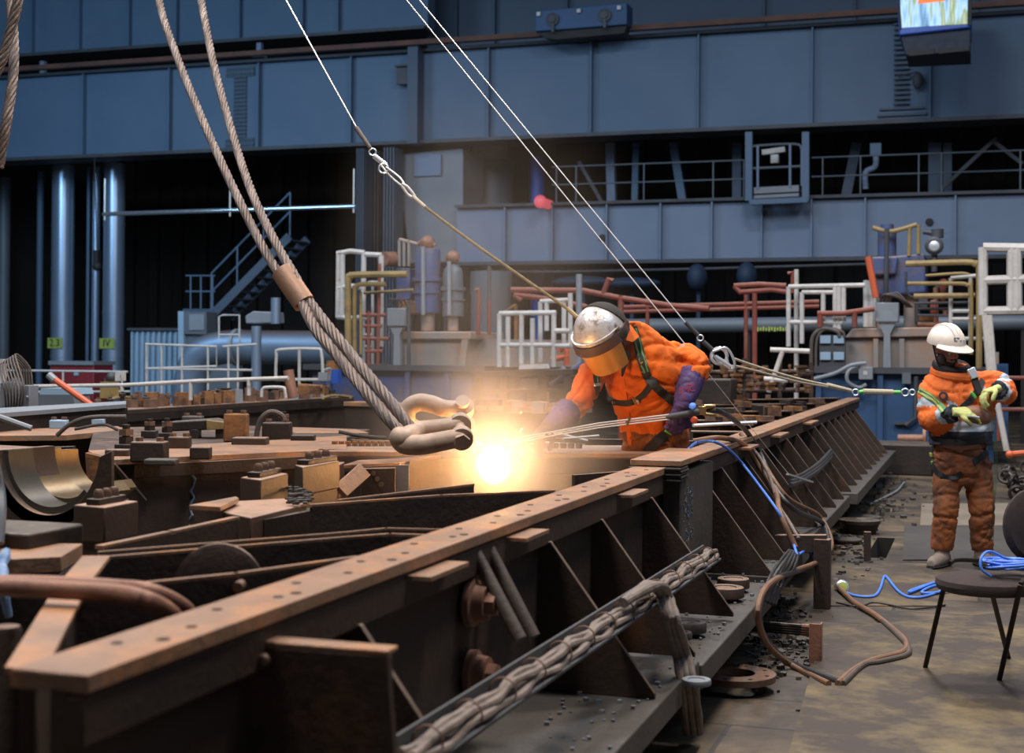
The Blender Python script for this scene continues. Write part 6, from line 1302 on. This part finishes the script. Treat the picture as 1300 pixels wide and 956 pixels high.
# hood
Rhh = Matrix((hf.cross(hu), hf, hu)).transposed(); hb0 = hc+hu*.035
b = MB(); b.ell(hb0+hu*.01, V((.145, .168, .165)), Rhh, 32, 14, 0, .52); b.build('hood_shell', 'silverhood', op)
b = MB(); b.ell(hb0+hu*.012-hf*.012, V((.150, .168, .165)), Rhh @ Matrix.Rotation(1.25, 3, 'X'), 28, 12, 0, .36); b.build('rear_cap', 'black', op)
b = MB(); rr = []
r_ = Rhh @ V((1, 0, 0))
def arcband(z0, z1, ra, rb, th, a0, a1, n=28, flare=0.):
    vs = []; fs = []
    for i in range(n+1):
        a = a0+(a1-a0)*i/n; dr = r_*math.sin(a)*ra+hf*math.cos(a)*rb; dn = dr.normalized()
        for zz, fl in ((z0, 0), (z1, flare)):
            for t_ in (0, th): vs.append(hb0+dr+dn*(t_+fl)+hu*zz)
    for i in range(n):
        o = i*4; p = o+4; fs += [(o, o+2, p+2, p), (o+1, p+1, p+3, o+3), (o, p, p+1, o+1), (o+2, o+3, p+3, p+2)]
    fs += [(0, 1, 3, 2), (n*4, n*4+2, n*4+3, n*4+1)]
    return MB().add(vs, fs)
arcband(.03, -.025, .150, .176, .008, -2.0, 2.0, flare=.006).build('brow_band', 'brim', op)
arcband(-.02, -.185, .145, .17, .004, -1.45, 1.45, flare=-.02).build('visor', 'amber', op)
arcband(.055, .04, .142, .166, .012, -1.6, 1.6).build('hood_bead', 'silverhood', op)
b = MB(); b.tube([hb0+r_*.145-hu*.005, hb0-r_*.145-hu*.005], .0005, 6)
for sx in (-1, 1):
    b = MB(); b.lathe(hb0+r_*sx*.15-hu*.0-hf*.01, r_*sx, [(.034, -.01), (.034, .012), (.02, .018)], 18); b.build('pivot_knob', 'black', op)
b = MB(); b.tube(cr([hb0+r_*.13-hf*.02, hb0+r_*.10-hf*.12-hu*.03, hb0-hf*.16-hu*.045, hb0-r_*.10-hf*.12-hu*.03, hb0-r_*.13-hf*.02], 6), (.012, .035), 10); b.build('rear_strap', 'black', op)
b = MB(); b.ell(hc-hu*.1-hf*.02, V((.075, .085, .07)), Rhh); b.build('snood', 'black', op)
# boots of operator
for l in legs1:
    q = l[-1]; b = MB(); b.ell(V((q.x-.03, q.y-.07, .05)), V((.055, .15, .055))); b.ell(V((q.x, q.y, .09)), V((.06, .07, .09))); me = fuse(b, .01, 3); finish(me, 'boot', ['boot'], op)
# ---------------------------------------------------------------- torch
t = thing('cutting_torch', 'long three-tube cutting torch held in purple gloves with blue and red valves', 'cutting torch', A1(860, 530, -.3))
nose = P(640, 562, 7.55)
for k, (dz, dy) in enumerate(((.012, 0), (-.002, .012), (-.014, -.004))):
    b = MB(); b.tube([A1(850, 529, -.33)+V((0, dy, dz)), A1(760, 540, -.42)+V((0, dy, dz)), A1(692, 552, -.5)+V((0, dy, dz*.8)), nose+V((0, dy, dz*1.2))], .0042, 8); b.build('gas_tube', 'steelwire', t)
b = MB(); b.bar(A1(796, 534, -.385), A1(798, 535, -.38), .02, .045); b.build('tube_clip', 'brass', t)
b = MB(); b.tube([A1(846, 530, -.33), A1(852, 529, -.33), A1(886, 523, -.27)], [.012, .02, .02], 14); b.build('handle', 'darksteel', t)
b = MB(); b.box(A1(891, 521, -.26), (.045, .05, .05)); b.tube([A1(893, 516, -.26), A1(908, 516, -.24)], .014, 10); b.tube([A1(893, 526, -.26), A1(908, 527, -.24)], .014, 10); b.build('valve_body', 'brass', t, .004)
b = MB(); b.lathe(A1(880, 517, -.30), V((-.3, -.8, .4)), [(.018, 0), (.02, .02), (.012, .024)], 14); b.build('blue_knob', 'bluerope', t)
b = MB(); b.lathe(A1(882, 532, -.30), V((-.3, -.8, -.4)), [(.018, 0), (.02, .02), (.012, .024)], 14); b.build('red_knob', 'orange_paint', t)
b = MB(); b.tube([nose+V((.02, 0, .0)), nose+V((-.025, 0, -.01)), nose+V((-.045, 0, -.05))], [.014, .013, .009], 12); b.build('nozzle', 'brass', t)
# ---------------------------------------------------------------- standing worker
Y2 = 10.53
def A2_(x, y, d=0.): return P(x, y, Y2+d)
wk = thing('person', 'person in white helmet and grimy orange suit standing looking down at gloved hands', 'person', V((A2_(1215, 600).x, Y2, 0)))
bx = V((.97, .24, 0)); by = V((-.24, .97, 0))
tor2 = [(1219, 600, .02, .185, .14), (1219, 580, .02, .215, .16), (1219, 565, .0, .235, .175), (1220, 550, .0, .24, .18), (1221, 535, 0, .245, .185), (1222, 515, 0, .25, .185), (1221, 498, .0, .26, .18), (1220, 486, .01, .255, .16), (1218, 477, .02, .205, .135), (1214, 469, .02, .135, .11), (1210, 461, .01, .10, .095)]
ls, le, lw = A2_(1186, 490, .0), A2_(1180, 533, -.08), A2_(1211, 524, -.30)
rs, re_, rw = A2_(1255, 486, .0), A2_(1277, 500, -.08), A2_(1266, 494, -.28)
lg = [[A2_(1203, 592, .02), A2_(1201, 645, -.03), A2_(1196, 697, .02)], [A2_(1240, 592, .02), A2_(1246, 645, -.02), A2_(1247, 697, .03)]]
bb = MB(); torso(bb, .8, tor2, A2_, bx, by)
for l in lg: bb.tube(cr(l, 4), [.088-.0045*i for i in range(9)], 14)
for a in ((ls, le, lw), (rs, re_, rw)): bb.tube(cr(list(a), 5), [.06-.0028*i for i in range(11)], 14)
c2 = A2_(1200, 444, -.05); f2_ = V((.42, -.88, -.24)); u2 = V((.05, -.2, .97))
R2 = headm(bb, c2, f2_, u2, 1.05); bb.tube([A2_(1211, 470, .03), A2_(1204, 456, .0)], [.06, .056], 14)
finish(fuse(bb, .009, 4), 'body', ['skin'], wk); eyes(c2, R2, wk, 1.05)
b = MB()
for (x, y, z, a, b2, c_) in ((0, .052, -.088, .046, .045, .036), (-.05, .03, -.06, .022, .045, .045), (.05, .03, -.06, .022, .045, .045), (0, .088, -.05, .03, .014, .008)): b.ell(c2+R2 @ V((x, y, z))*1.05, V((a, b2, c_))*1.05, R2)
finish(fuse(b, .006, 3), 'beard', ['hair'], wk)
# trousers
g = MB(); g.rings([(A2_(x, y, d), bx*a, by*c) for x, y, d, a, c in ((1220, 615, .02, .15, .12), (1220, 600, .02, .20, .15), (1219, 582, .02, .215, .165), (1219, 560, .02, .20, .16))], 24)
for sgn, l in ((-1, lg[0]), (1, lg[1])):
    pth = cr([l[0]+Z*.05, l[0], (l[0]+l[1])/2, l[1], (l[1]*.5+l[2]*.5), l[2]+Z*.02, l[2]-Z*.015], 4)
    g.tube(pth, [.120-.0017*i for i in range(len(pth))], 20)
def fold2(p): return .006*noise.noise(p*5)-.016*crease(p, 4, 11, (.6, .6, 1.9))-.009*crease(p, 9, 4, (.8, .8, 1.5))-.005*crease(p, 19, 5)
tr, bvt = finish(fuse(g, .0125, 4), 'trousers', ['orange_dirty'], wk, fold2)
# jacket
g = MB(); torso(g, 1.03, tor2[2:], A2_, bx, by)
sl = cr([A2_(1205, 492, .03), ls, (ls+le)/2+V((-.02, 0, 0)), le, (le+lw)/2, lw+(lw-le)*.02], 5); g.tube(sl, [.105-.0013*i for i in range(len(sl))], 18)
sr = cr([A2_(1235, 490, .03), rs, (rs+re_)/2+V((.02, 0, .03)), re_, (re_+rw)/2, rw], 5); g.tube(sr, [.105-.0013*i for i in range(len(sr))], 18)
def near_t(pts, p):
    best = min(range(len(pts)), key=lambda i: (pts[i]-p).length_squared); return best/(len(pts)-1), (pts[best]-p).length
zb1 = A2_(1220, 547).z; zb0 = A2_(1220, 533).z
def cls2(p):
    t1, d1 = near_t(sl, p); t2, d2 = near_t(sr, p)
    for t_, d_ in ((t1, d1), (t2, d2)):
        if d_ < .125 and t_ > .55 and p.y < Y2-.06:
            if t_ > .9: return 2
            if t_ > .82: return 1
            return 0
        if d_ < .13 and .36 < t_ < .46 and abs(p.x-A2_(1220, 500).x) > .2: return 1
    if zb1 < p.z < zb0: return 1
    if p.z < zb1: return 2
    if zb0+.13 < p.z < zb0+.165: return 0
    return 0
jk, bvj = finish(fuse(g, .0125, 5), 'jacket', ['orange2', 'reflect', 'navy'], wk, lambda p: .006*noise.noise(p*5)-.016*crease(p, 5, 21, (.7, .7, 1.5))-.008*crease(p, 11, 2)-.004*crease(p, 21, 7), cls2)
# collar with dark lining
b = MB(); b.torus(A2_(1208, 466, -.01), V((.08, -.35, 1)), .105, .038, n=28, m=10); b.build('fleece_collar', 'black', wk)
b = MB(); b.torus(A2_(1211, 474, .0), V((.05, -.25, 1)), .135, .04, n=28, m=10); b.build('jacket_collar', 'orange2', wk)
# helmet
f3 = V(f2_).normalized(); u3 = (V(u2)-f3*V(u2).dot(f3)).normalized(); r3 = f3.cross(u3); RR = Matrix((r3, f3, u3)).transposed(); h0 = c2+u3*.055
b = MB(); b.ell(h0, V((.128, .152, .135)), RR, 32, 14, 0, .53); b.build('helmet_shell', 'helmet', wk)
b = MB(); vs = []; n = 26
for i in range(n+1):
    a = -1.25+2.5*i/n; k = .065*math.cos(a*1.15); dr = r3*math.sin(a)*.130+f3*math.cos(a)*.154
    for ex, zz in ((-.01, .004), (k+.01, -.018-.01*math.cos(a))):
        for tt in (0, .006): vs.append(h0+dr*(1)+dr.normalized()*ex+u3*(zz+tt))
fs = []
for i in range(n): o = i*4; p = o+4; fs += [(o, o+2, p+2, p), (o+1, p+1, p+3, o+3), (o, p, p+1, o+1), (o+2, o+3, p+3, p+2)]
b.add(vs, fs+[(0, 1, 3, 2), (n*4, n*4+2, n*4+3, n*4+1)]); b.build('helmet_peak', 'helmet', wk)
b = MB(); b.torus(h0-u3*.005, u3, .0, .0) if 0 else None
b = MB()
for k in (-.035, 0, .035):
    pts = [h0+r3*k+f3*math.sin(a)*.154*math.sqrt(max(0, 1-(k/.128)**2))+u3*math.cos(a)*.138*math.sqrt(max(0, 1-(k/.128)**2)) for a in [-1.2+2.4*i/16 for i in range(17)]]
    b.tube(pts, (.008, .008), 8)
b.build('helmet_ridge', 'helmet', wk)
b = MB(); b.box(h0+f3*.13+u3*.055+r3*.03, (.04, .012, .03), RR); b.build('helmet_badge', 'boxgrey', wk)
b = MB(); b.tube(cr([h0+r3*.125-u3*.01, c2+r3*.08-u3*.1+f3*.04, c2-u3*.135+f3*.05, c2-r3*.08-u3*.1+f3*.04, h0-r3*.125-u3*.01], 5), (.003, .008), 8); b.build('chin_strap', 'strap', wk)
# gloves
def glove2(w, d, n, side, curl):
    b = MB(); hand(b, w, d, n, side, curl, 1.08, 1.2); return finish(fuse(b, .0062, 3), 'glove', ['glovegreen'], wk, lambda p: -.003*crease(p, 25, 5))
glove2(lw+(lw-le).normalized()*.03, V((.95, -.15, .0)), V((.1, .5, -.8)), -1, .35)
glove2(rw+V((-.03, -.05, .0)), V((-.85, -.25, -.25)), V((-.1, -.2, -.95)), 1, .6)
# boots
for l, fx in ((lg[0], -.10), (lg[1], .02)):
    q = l[-1]; b = MB(); fx_ = V((fx, -.12, 0)).normalized()
    b.rings([(V((q.x, q.y, 0))+fx_*x+Z*z, V((fx_.y, -fx_.x, 0))*a, Z*c) for x, z, a, c in ((-.09, .05, .03, .04), (-.06, .055, .047, .055), (0, .06, .05, .06), (.08, .05, .052, .05), (.15, .045, .05, .045), (.20, .035, .035, .03))], 16)
    b.rings([(V((q.x, q.y, z)), V((.056, 0, 0)), V((0, .066, 0))) for z in (.05, .11, .16)], 16)
    finish(fuse(b, .008, 3), 'boot', ['boot'], wk)
    b = MB(); b.rings([(V((q.x, q.y, 0))+fx_*x+Z*.012, V((fx_.y, -fx_.x, 0))*a, Z*.012) for x, a in ((-.1, .03), (-.06, .05), (.08, .055), (.16, .052), (.21, .03))], 12); b.build('boot_sole', 'black', wk)
# worker's harness
def s2(nm, pxs, w, m='strap', bv=None, **k): return strap(nm, pxs, w, m, wk, bv or bvj, **k)
s2('shoulder_strap', [(1160, 493), (1170, 497), (1182, 505), (1192, 514), (1199, 522)], .05, 'straps_green'); s2('strap_stripe', [(1160, 495), (1170, 499), (1182, 507), (1192, 516), (1198, 523)], .016, 'glovegreen', off=.008); s2('strap_stripe', [(1161, 491), (1171, 495), (1183, 503), (1193, 512)], .008, 'glovegreen', off=.008)
s2('chest_strap', [(1248, 482), (1240, 497), (1230, 510), (1218, 520), (1208, 528)], .045)
s2('waist_strap', [(1183, 556), (1200, 561), (1225, 562), (1250, 556)], .05)
s2('thigh_strap', [(1184, 590), (1190, 600), (1200, 606), (1213, 606), (1222, 600)], .045, bv=bvt); s2('thigh_strap', [(1235, 588), (1246, 580), (1256, 570)], .05, bv=bvt)
s2('side_strap', [(1182, 560), (1183, 575), (1184, 590)], .02, 'green', bv=bvt)
plaque('strap_adjuster', 1184, 577, .03, .05, 'lime', 1.2, bvt, wk)
plaque('chest_badge', 1186, 501, .0, .0, 'black', 0, bvj, wk) if 0 else None
h = cast(bvj, 1198, 503)
if h:
    b = MB(); b.lathe(h[0]+h[1]*.002, h[1], [(.035, 0), (.035, .004), (.022, .006), (0, .006)], 20); b.build('round_badge', 'navy', wk)
    b = MB(); b.lathe(h[0]+h[1]*.0085, h[1], [(.018, 0), (.018, .001), (.012, .002), (0, .002)], 20); b.build('badge_centre', 'orange_paint', wk)
b = ribbon(bvj, [(1222, 472), (1220, 490), (1219, 510), (1219, 530)], .03, .004, 0); b.build('zip_placket', 'orange2', wk)
# chest tool and things held
t = thing('radio_handset', 'black handset with silver end clipped on the chest of the standing worker', 'radio', A2_(1240, 490, -.3))
b = MB(); b.bar(A2_(1234, 472, -.27), A2_(1244, 502, -.31), .05, .04, V((0, 1, 0))); b.build('body', 'black', t, .008)
b = MB(); b.bar(A2_(1232, 468, -.28), A2_(1238, 480, -.30), .055, .035, V((0, 1, 0))); b.build('silver_end', 'alu', t, .004)
b = MB(); b.tube([A2_(1239, 505, -.3), A2_(1233, 498, -.3)], .012, 8); b.build('green_clip', 'green', t)
t = thing('tool_pouch', 'brown scuffed leather pad held between the worker gloves', 'pad', A2_(1240, 532, -.3))
b = MB(); b.ell(A2_(1241, 527, -.31), V((.11, .05, .065)), Matrix.Rotation(.3, 3, 'Y')); b.build('pad', 'copper', t); b = MB(); b.tube([A2_(1230, 528, -.4), A2_(1243, 530, -.4)], .008, 8); b.build('zip_puller', 'alu', t)
t = thing('tag_line', 'thin dark green cord hanging from the worker hand down to the ground', 'cord', A2_(1262, 700, -.3))
for k in range(3):
    b = MB(); b.tube(cr([A2_(1256, 497, -.36), A2_(1262-2*k, 530, -.4), A2_(1266-k*2, 590, -.38), A2_(1262-k, 650, -.36), PZ(1260-3*k, 712, .01)], 6), .0018, 6); b.build('strand', 'cordgreen', t)
SUBP = {'helmet_peak': 'helmet_shell', 'helmet_ridge': 'helmet_shell', 'helmet_badge': 'helmet_shell', 'chin_strap': 'helmet_shell', 'brow_band': 'hood_shell', 'visor': 'hood_shell', 'hood_bead': 'hood_shell', 'pivot_knob': 'hood_shell', 'rear_cap': 'hood_shell',
    'strap_stripe': 'shoulder_strap', 'zip_placket': 'coverall', 'pocket_flap': 'coverall', 'collar': 'coverall', 'jacket_collar': 'jacket', 'fleece_collar': 'jacket', 'badge_centre': 'round_badge', 'iris': 'eye', 'lens': 'body', 'gauge_window': 'backboard', 'label_plate': 'body', 'tag_screw': 'name_tag', 'tag_wire': 'name_tag',
    'lamp': 'body', 'axle_box': 'body', 'splice_plate': 'web', 'lifting_hole': 'web', 'bolt_hole': 'top_flange', 'shim_stack': 'end_plate', 'chalk_marks': 'end_block', 'handwheel': 'valve_block', 'terminal_box': 'body', 'painted_end': 'arm', 'seam_band': 'pipe', 'number_plate': 'pipe', 'boot_sole': 'boot', 'window_frame': 'window_pane', 'reflected_coat': 'window_pane', 'red_knob': 'valve_body', 'blue_knob': 'valve_body'}
for o in list(bpy.data.objects):
    k = o.name.split('.')[0]
    if o.parent is not None and o.parent.parent is None and k in SUBP:
        c_ = [x for x in o.parent.children if x.name.split('.')[0] == SUBP[k] and x is not o and V(x.location).length < 1e-6]
        if not c_: continue
        def ctr(x): return sum((V(v) for v in x.bound_box), V())/8
        c_.sort(key=lambda x: (ctr(x)-ctr(o)).length); o.parent = c_[0]
# ================================================================ FLAME, SMOKE
fl = P(627, 590, 7.42)
M['flame'] = mat('white_hot_flame', (1, .8, .5), .5, emit=(1, .40, .12), estr=40)
M['spark'] = mat('glowing_spark', (1, .6, .3), .5, emit=(1, .55, .2), estr=18)
b = MB(); b.ell(fl, V((.085, .085, .095)), None, 32, 22)
for i, v in enumerate(b.v):
    d = v-fl; b.v[i] = fl+d*(1+.16*noise.noise(d*16)+.35*max(0, -d.normalized().z)*0)
tag(b.build('cutting_flame', 'flame'), 'blinding white-hot cutting flame at the torch tip', 'flame')
b = MB(); rnd = random.Random(3)
for k in range(70):
    a = rnd.uniform(0, 6.28); e = rnd.uniform(-.5, 1.0); d = V((math.cos(a)*math.cos(e), math.sin(a)*math.cos(e), math.sin(e))); r0 = .08+abs(rnd.gauss(0, .07)); l = rnd.uniform(.004, .02)
    b.tube([fl+d*r0, fl+d*(r0+l)], .0012, 4)
tag(b.build('flying_sparks', 'spark'), 'tiny orange sparks flying from the cutting flame', 'sparks', kind='stuff')
b = MB(); b.ell(fl+V((-.08, .1, .75)), V((1.05, .8, 1.7)), None, 32, 20)
sm = bpy.data.materials.new('torch_smoke'); sm.use_nodes = True; nt = sm.node_tree; N = nt.nodes; K = nt.links
for n in list(N):
    if n.type != 'OUTPUT_MATERIAL': N.remove(n)
out = [n for n in N if n.type == 'OUTPUT_MATERIAL'][0]
vs_ = N.new('ShaderNodeVolumeScatter'); vs_.inputs['Color'].default_value = (.92, .76, .58, 1); vs_.inputs['Anisotropy'].default_value = .1
tc = N.new('ShaderNodeTexCoord'); mp = N.new('ShaderNodeVectorMath'); mp.operation = 'SUBTRACT'
sub = N.new('ShaderNodeVectorMath'); sub.operation = 'DISTANCE'
# object coords origin = base centre of the ellipsoid ; centre is +z 1.0
sc_ = N.new('ShaderNodeVectorMath'); sc_.operation = 'MULTIPLY'; sc_.inputs[1].default_value = (1/1.0, 1/.76, 1/1.65)
mp.inputs[1].default_value = (0, 0, 1.7); K.new(tc.outputs['Object'], mp.inputs[0]); K.new(mp.outputs[0], sc_.inputs[0])
ln = N.new('ShaderNodeVectorMath'); ln.operation = 'LENGTH'; K.new(sc_.outputs[0], ln.inputs[0])
mr = N.new('ShaderNodeMapRange'); mr.inputs[1].default_value = 1.; mr.inputs[2].default_value = 0.; mr.interpolation_type = 'SMOOTHSTEP'; K.new(ln.outputs['Value'], mr.inputs[0])
nz = N.new('ShaderNodeTexNoise'); nz.inputs['Scale'].default_value = 2.6; nz.inputs['Detail'].default_value = 3; K.new(tc.outputs['Object'], nz.inputs['Vector'])
nr = N.new('ShaderNodeMapRange'); nr.inputs[1].default_value = .3; nr.inputs[2].default_value = .75; K.new(nz.outputs['Fac'], nr.inputs[0])
mm = N.new('ShaderNodeMath'); mm.operation = 'MULTIPLY'; K.new(mr.outputs[0], mm.inputs[0]); K.new(nr.outputs[0], mm.inputs[1])
dc = N.new('ShaderNodeVectorMath'); dc.operation = 'DISTANCE'; K.new(tc.outputs['Object'], dc.inputs[0]); dc.inputs[1].default_value = (.08, -.1, .95)
dr_ = N.new('ShaderNodeMapRange'); dr_.inputs[1].default_value = .75; dr_.inputs[2].default_value = 0.; dr_.inputs[4].default_value = CORE; dr_.interpolation_type = 'SMOOTHSTEP'; K.new(dc.outputs['Value'], dr_.inputs[0])
ma = N.new('ShaderNodeMath'); ma.operation = 'MULTIPLY_ADD'; K.new(dr_.outputs[0], ma.inputs[0]); K.new(nr.outputs[0], ma.inputs[1]); K.new(mm.outputs[0], ma.inputs[2])
di = N.new('ShaderNodeMapRange'); di.inputs[1].default_value = .34; di.inputs[2].default_value = 0.; di.inputs[4].default_value = 22; di.interpolation_type = 'SMOOTHSTEP'; K.new(dc.outputs['Value'], di.inputs[0])  # extra dense core shaped so the flame's glow spreads softly
mb_ = N.new('ShaderNodeMath'); mb_.operation = 'ADD'; K.new(ma.outputs[0], mb_.inputs[0]); K.new(di.outputs[0], mb_.inputs[1]); mm = mb_
m3 = N.new('ShaderNodeMath'); m3.operation = 'MULTIPLY'; m3.inputs[1].default_value = SMOKE; K.new(mm.outputs[0], m3.inputs[0]); K.new(m3.outputs[0], vs_.inputs['Density']); K.new(vs_.outputs[0], out.inputs['Volume'])
M['smoke'] = sm
o = b.build('torch_smoke', 'smoke'); tag(o, 'warm-lit smoke haze drifting around the cutting flame', 'smoke', kind='stuff')
# ================================================================ LIGHT
def area(name, loc, size, power, col, target=None, sy=None):
    l = bpy.data.lights.new(name, 'AREA'); l.energy = power; l.color = col; l.size = size; l.shape = 'RECTANGLE'; l.size_y = sy or size
    o = bpy.data.objects.new(name, l); C.objects.link(o); o.location = loc
    tg = V(target) if target else V((loc[0], loc[1], 0)); o.rotation_euler = (tg-V(loc)).to_track_quat('-Z', 'Y').to_euler(); return o
pl_ = bpy.data.lights.new('torch_glow', 'POINT'); pl_.energy = FLAMEW; pl_.color = (1, .43, .12); pl_.shadow_soft_size = .09
o = bpy.data.objects.new('torch_glow', pl_); C.objects.link(o); o.location = fl+V((0, -.02, .03))
for x, y in ((-3, 3), (3, 6), (-4, 11), (4, 12)): area('high_bay_lamp', (x, y, 11), 1.6, HB, (1, .86, .76))
for x, y in ((-8, 22), (4, 20)): area('high_bay_lamp', (x, y, 13), 2, HB*1.1, (.9, .93, 1))
area('hall_cool_light', (-8, 6, 15), 12, COOL, (.52, .74, 1.0), (0, 34, 5), 5)
area('hall_cool_light', (10, 4, 13), 9, COOL*.6, (.60, .76, 1.0), (8, 34, 4), 5)
area('hall_cool_light', (-15, 25, 9), 5, COOL*.55, (.42, .70, 1.0), (-11, 37, 3), 4)  # unseen light added to brighten the shiny pipe and the silver ducts
w = bpy.data.worlds.new('hall'); bpy.context.scene.world = w; w.use_nodes = True
w.node_tree.nodes['Background'].inputs[0].default_value = (.38, .42, .55, 1); w.node_tree.nodes['Background'].inputs[1].default_value = AMB
# ================================================================ CAMERA
cd = bpy.data.cameras.new('camera'); cam = bpy.data.objects.new('camera', cd); C.objects.link(cam)
mt = Matrix((rt, up, -fw)).transposed().to_4x4(); mt.translation = CAM; cam.matrix_world = mt
cd.sensor_width = 36; cd.lens = F/1300*36; cd.shift_y = -(478-CY)/1300
cd.dof.use_dof = True; cd.dof.focus_distance = 8.2; cd.dof.aperture_fstop = 3.2; cd.clip_end = 200
S = bpy.context.scene; S.camera = cam
S.view_settings.view_transform = 'Standard'; S.view_settings.look = 'None'; S.view_settings.exposure = EXPO; S.view_settings.gamma = 1; S.view_settings.use_curve_mapping = False
S.cycles.volume_step_rate = 2.; S.cycles.volume_max_steps = 64; S.cycles.sample_clamp_indirect = 6; S.cycles.max_bounces = 6; S.cycles.volume_bounces = 0
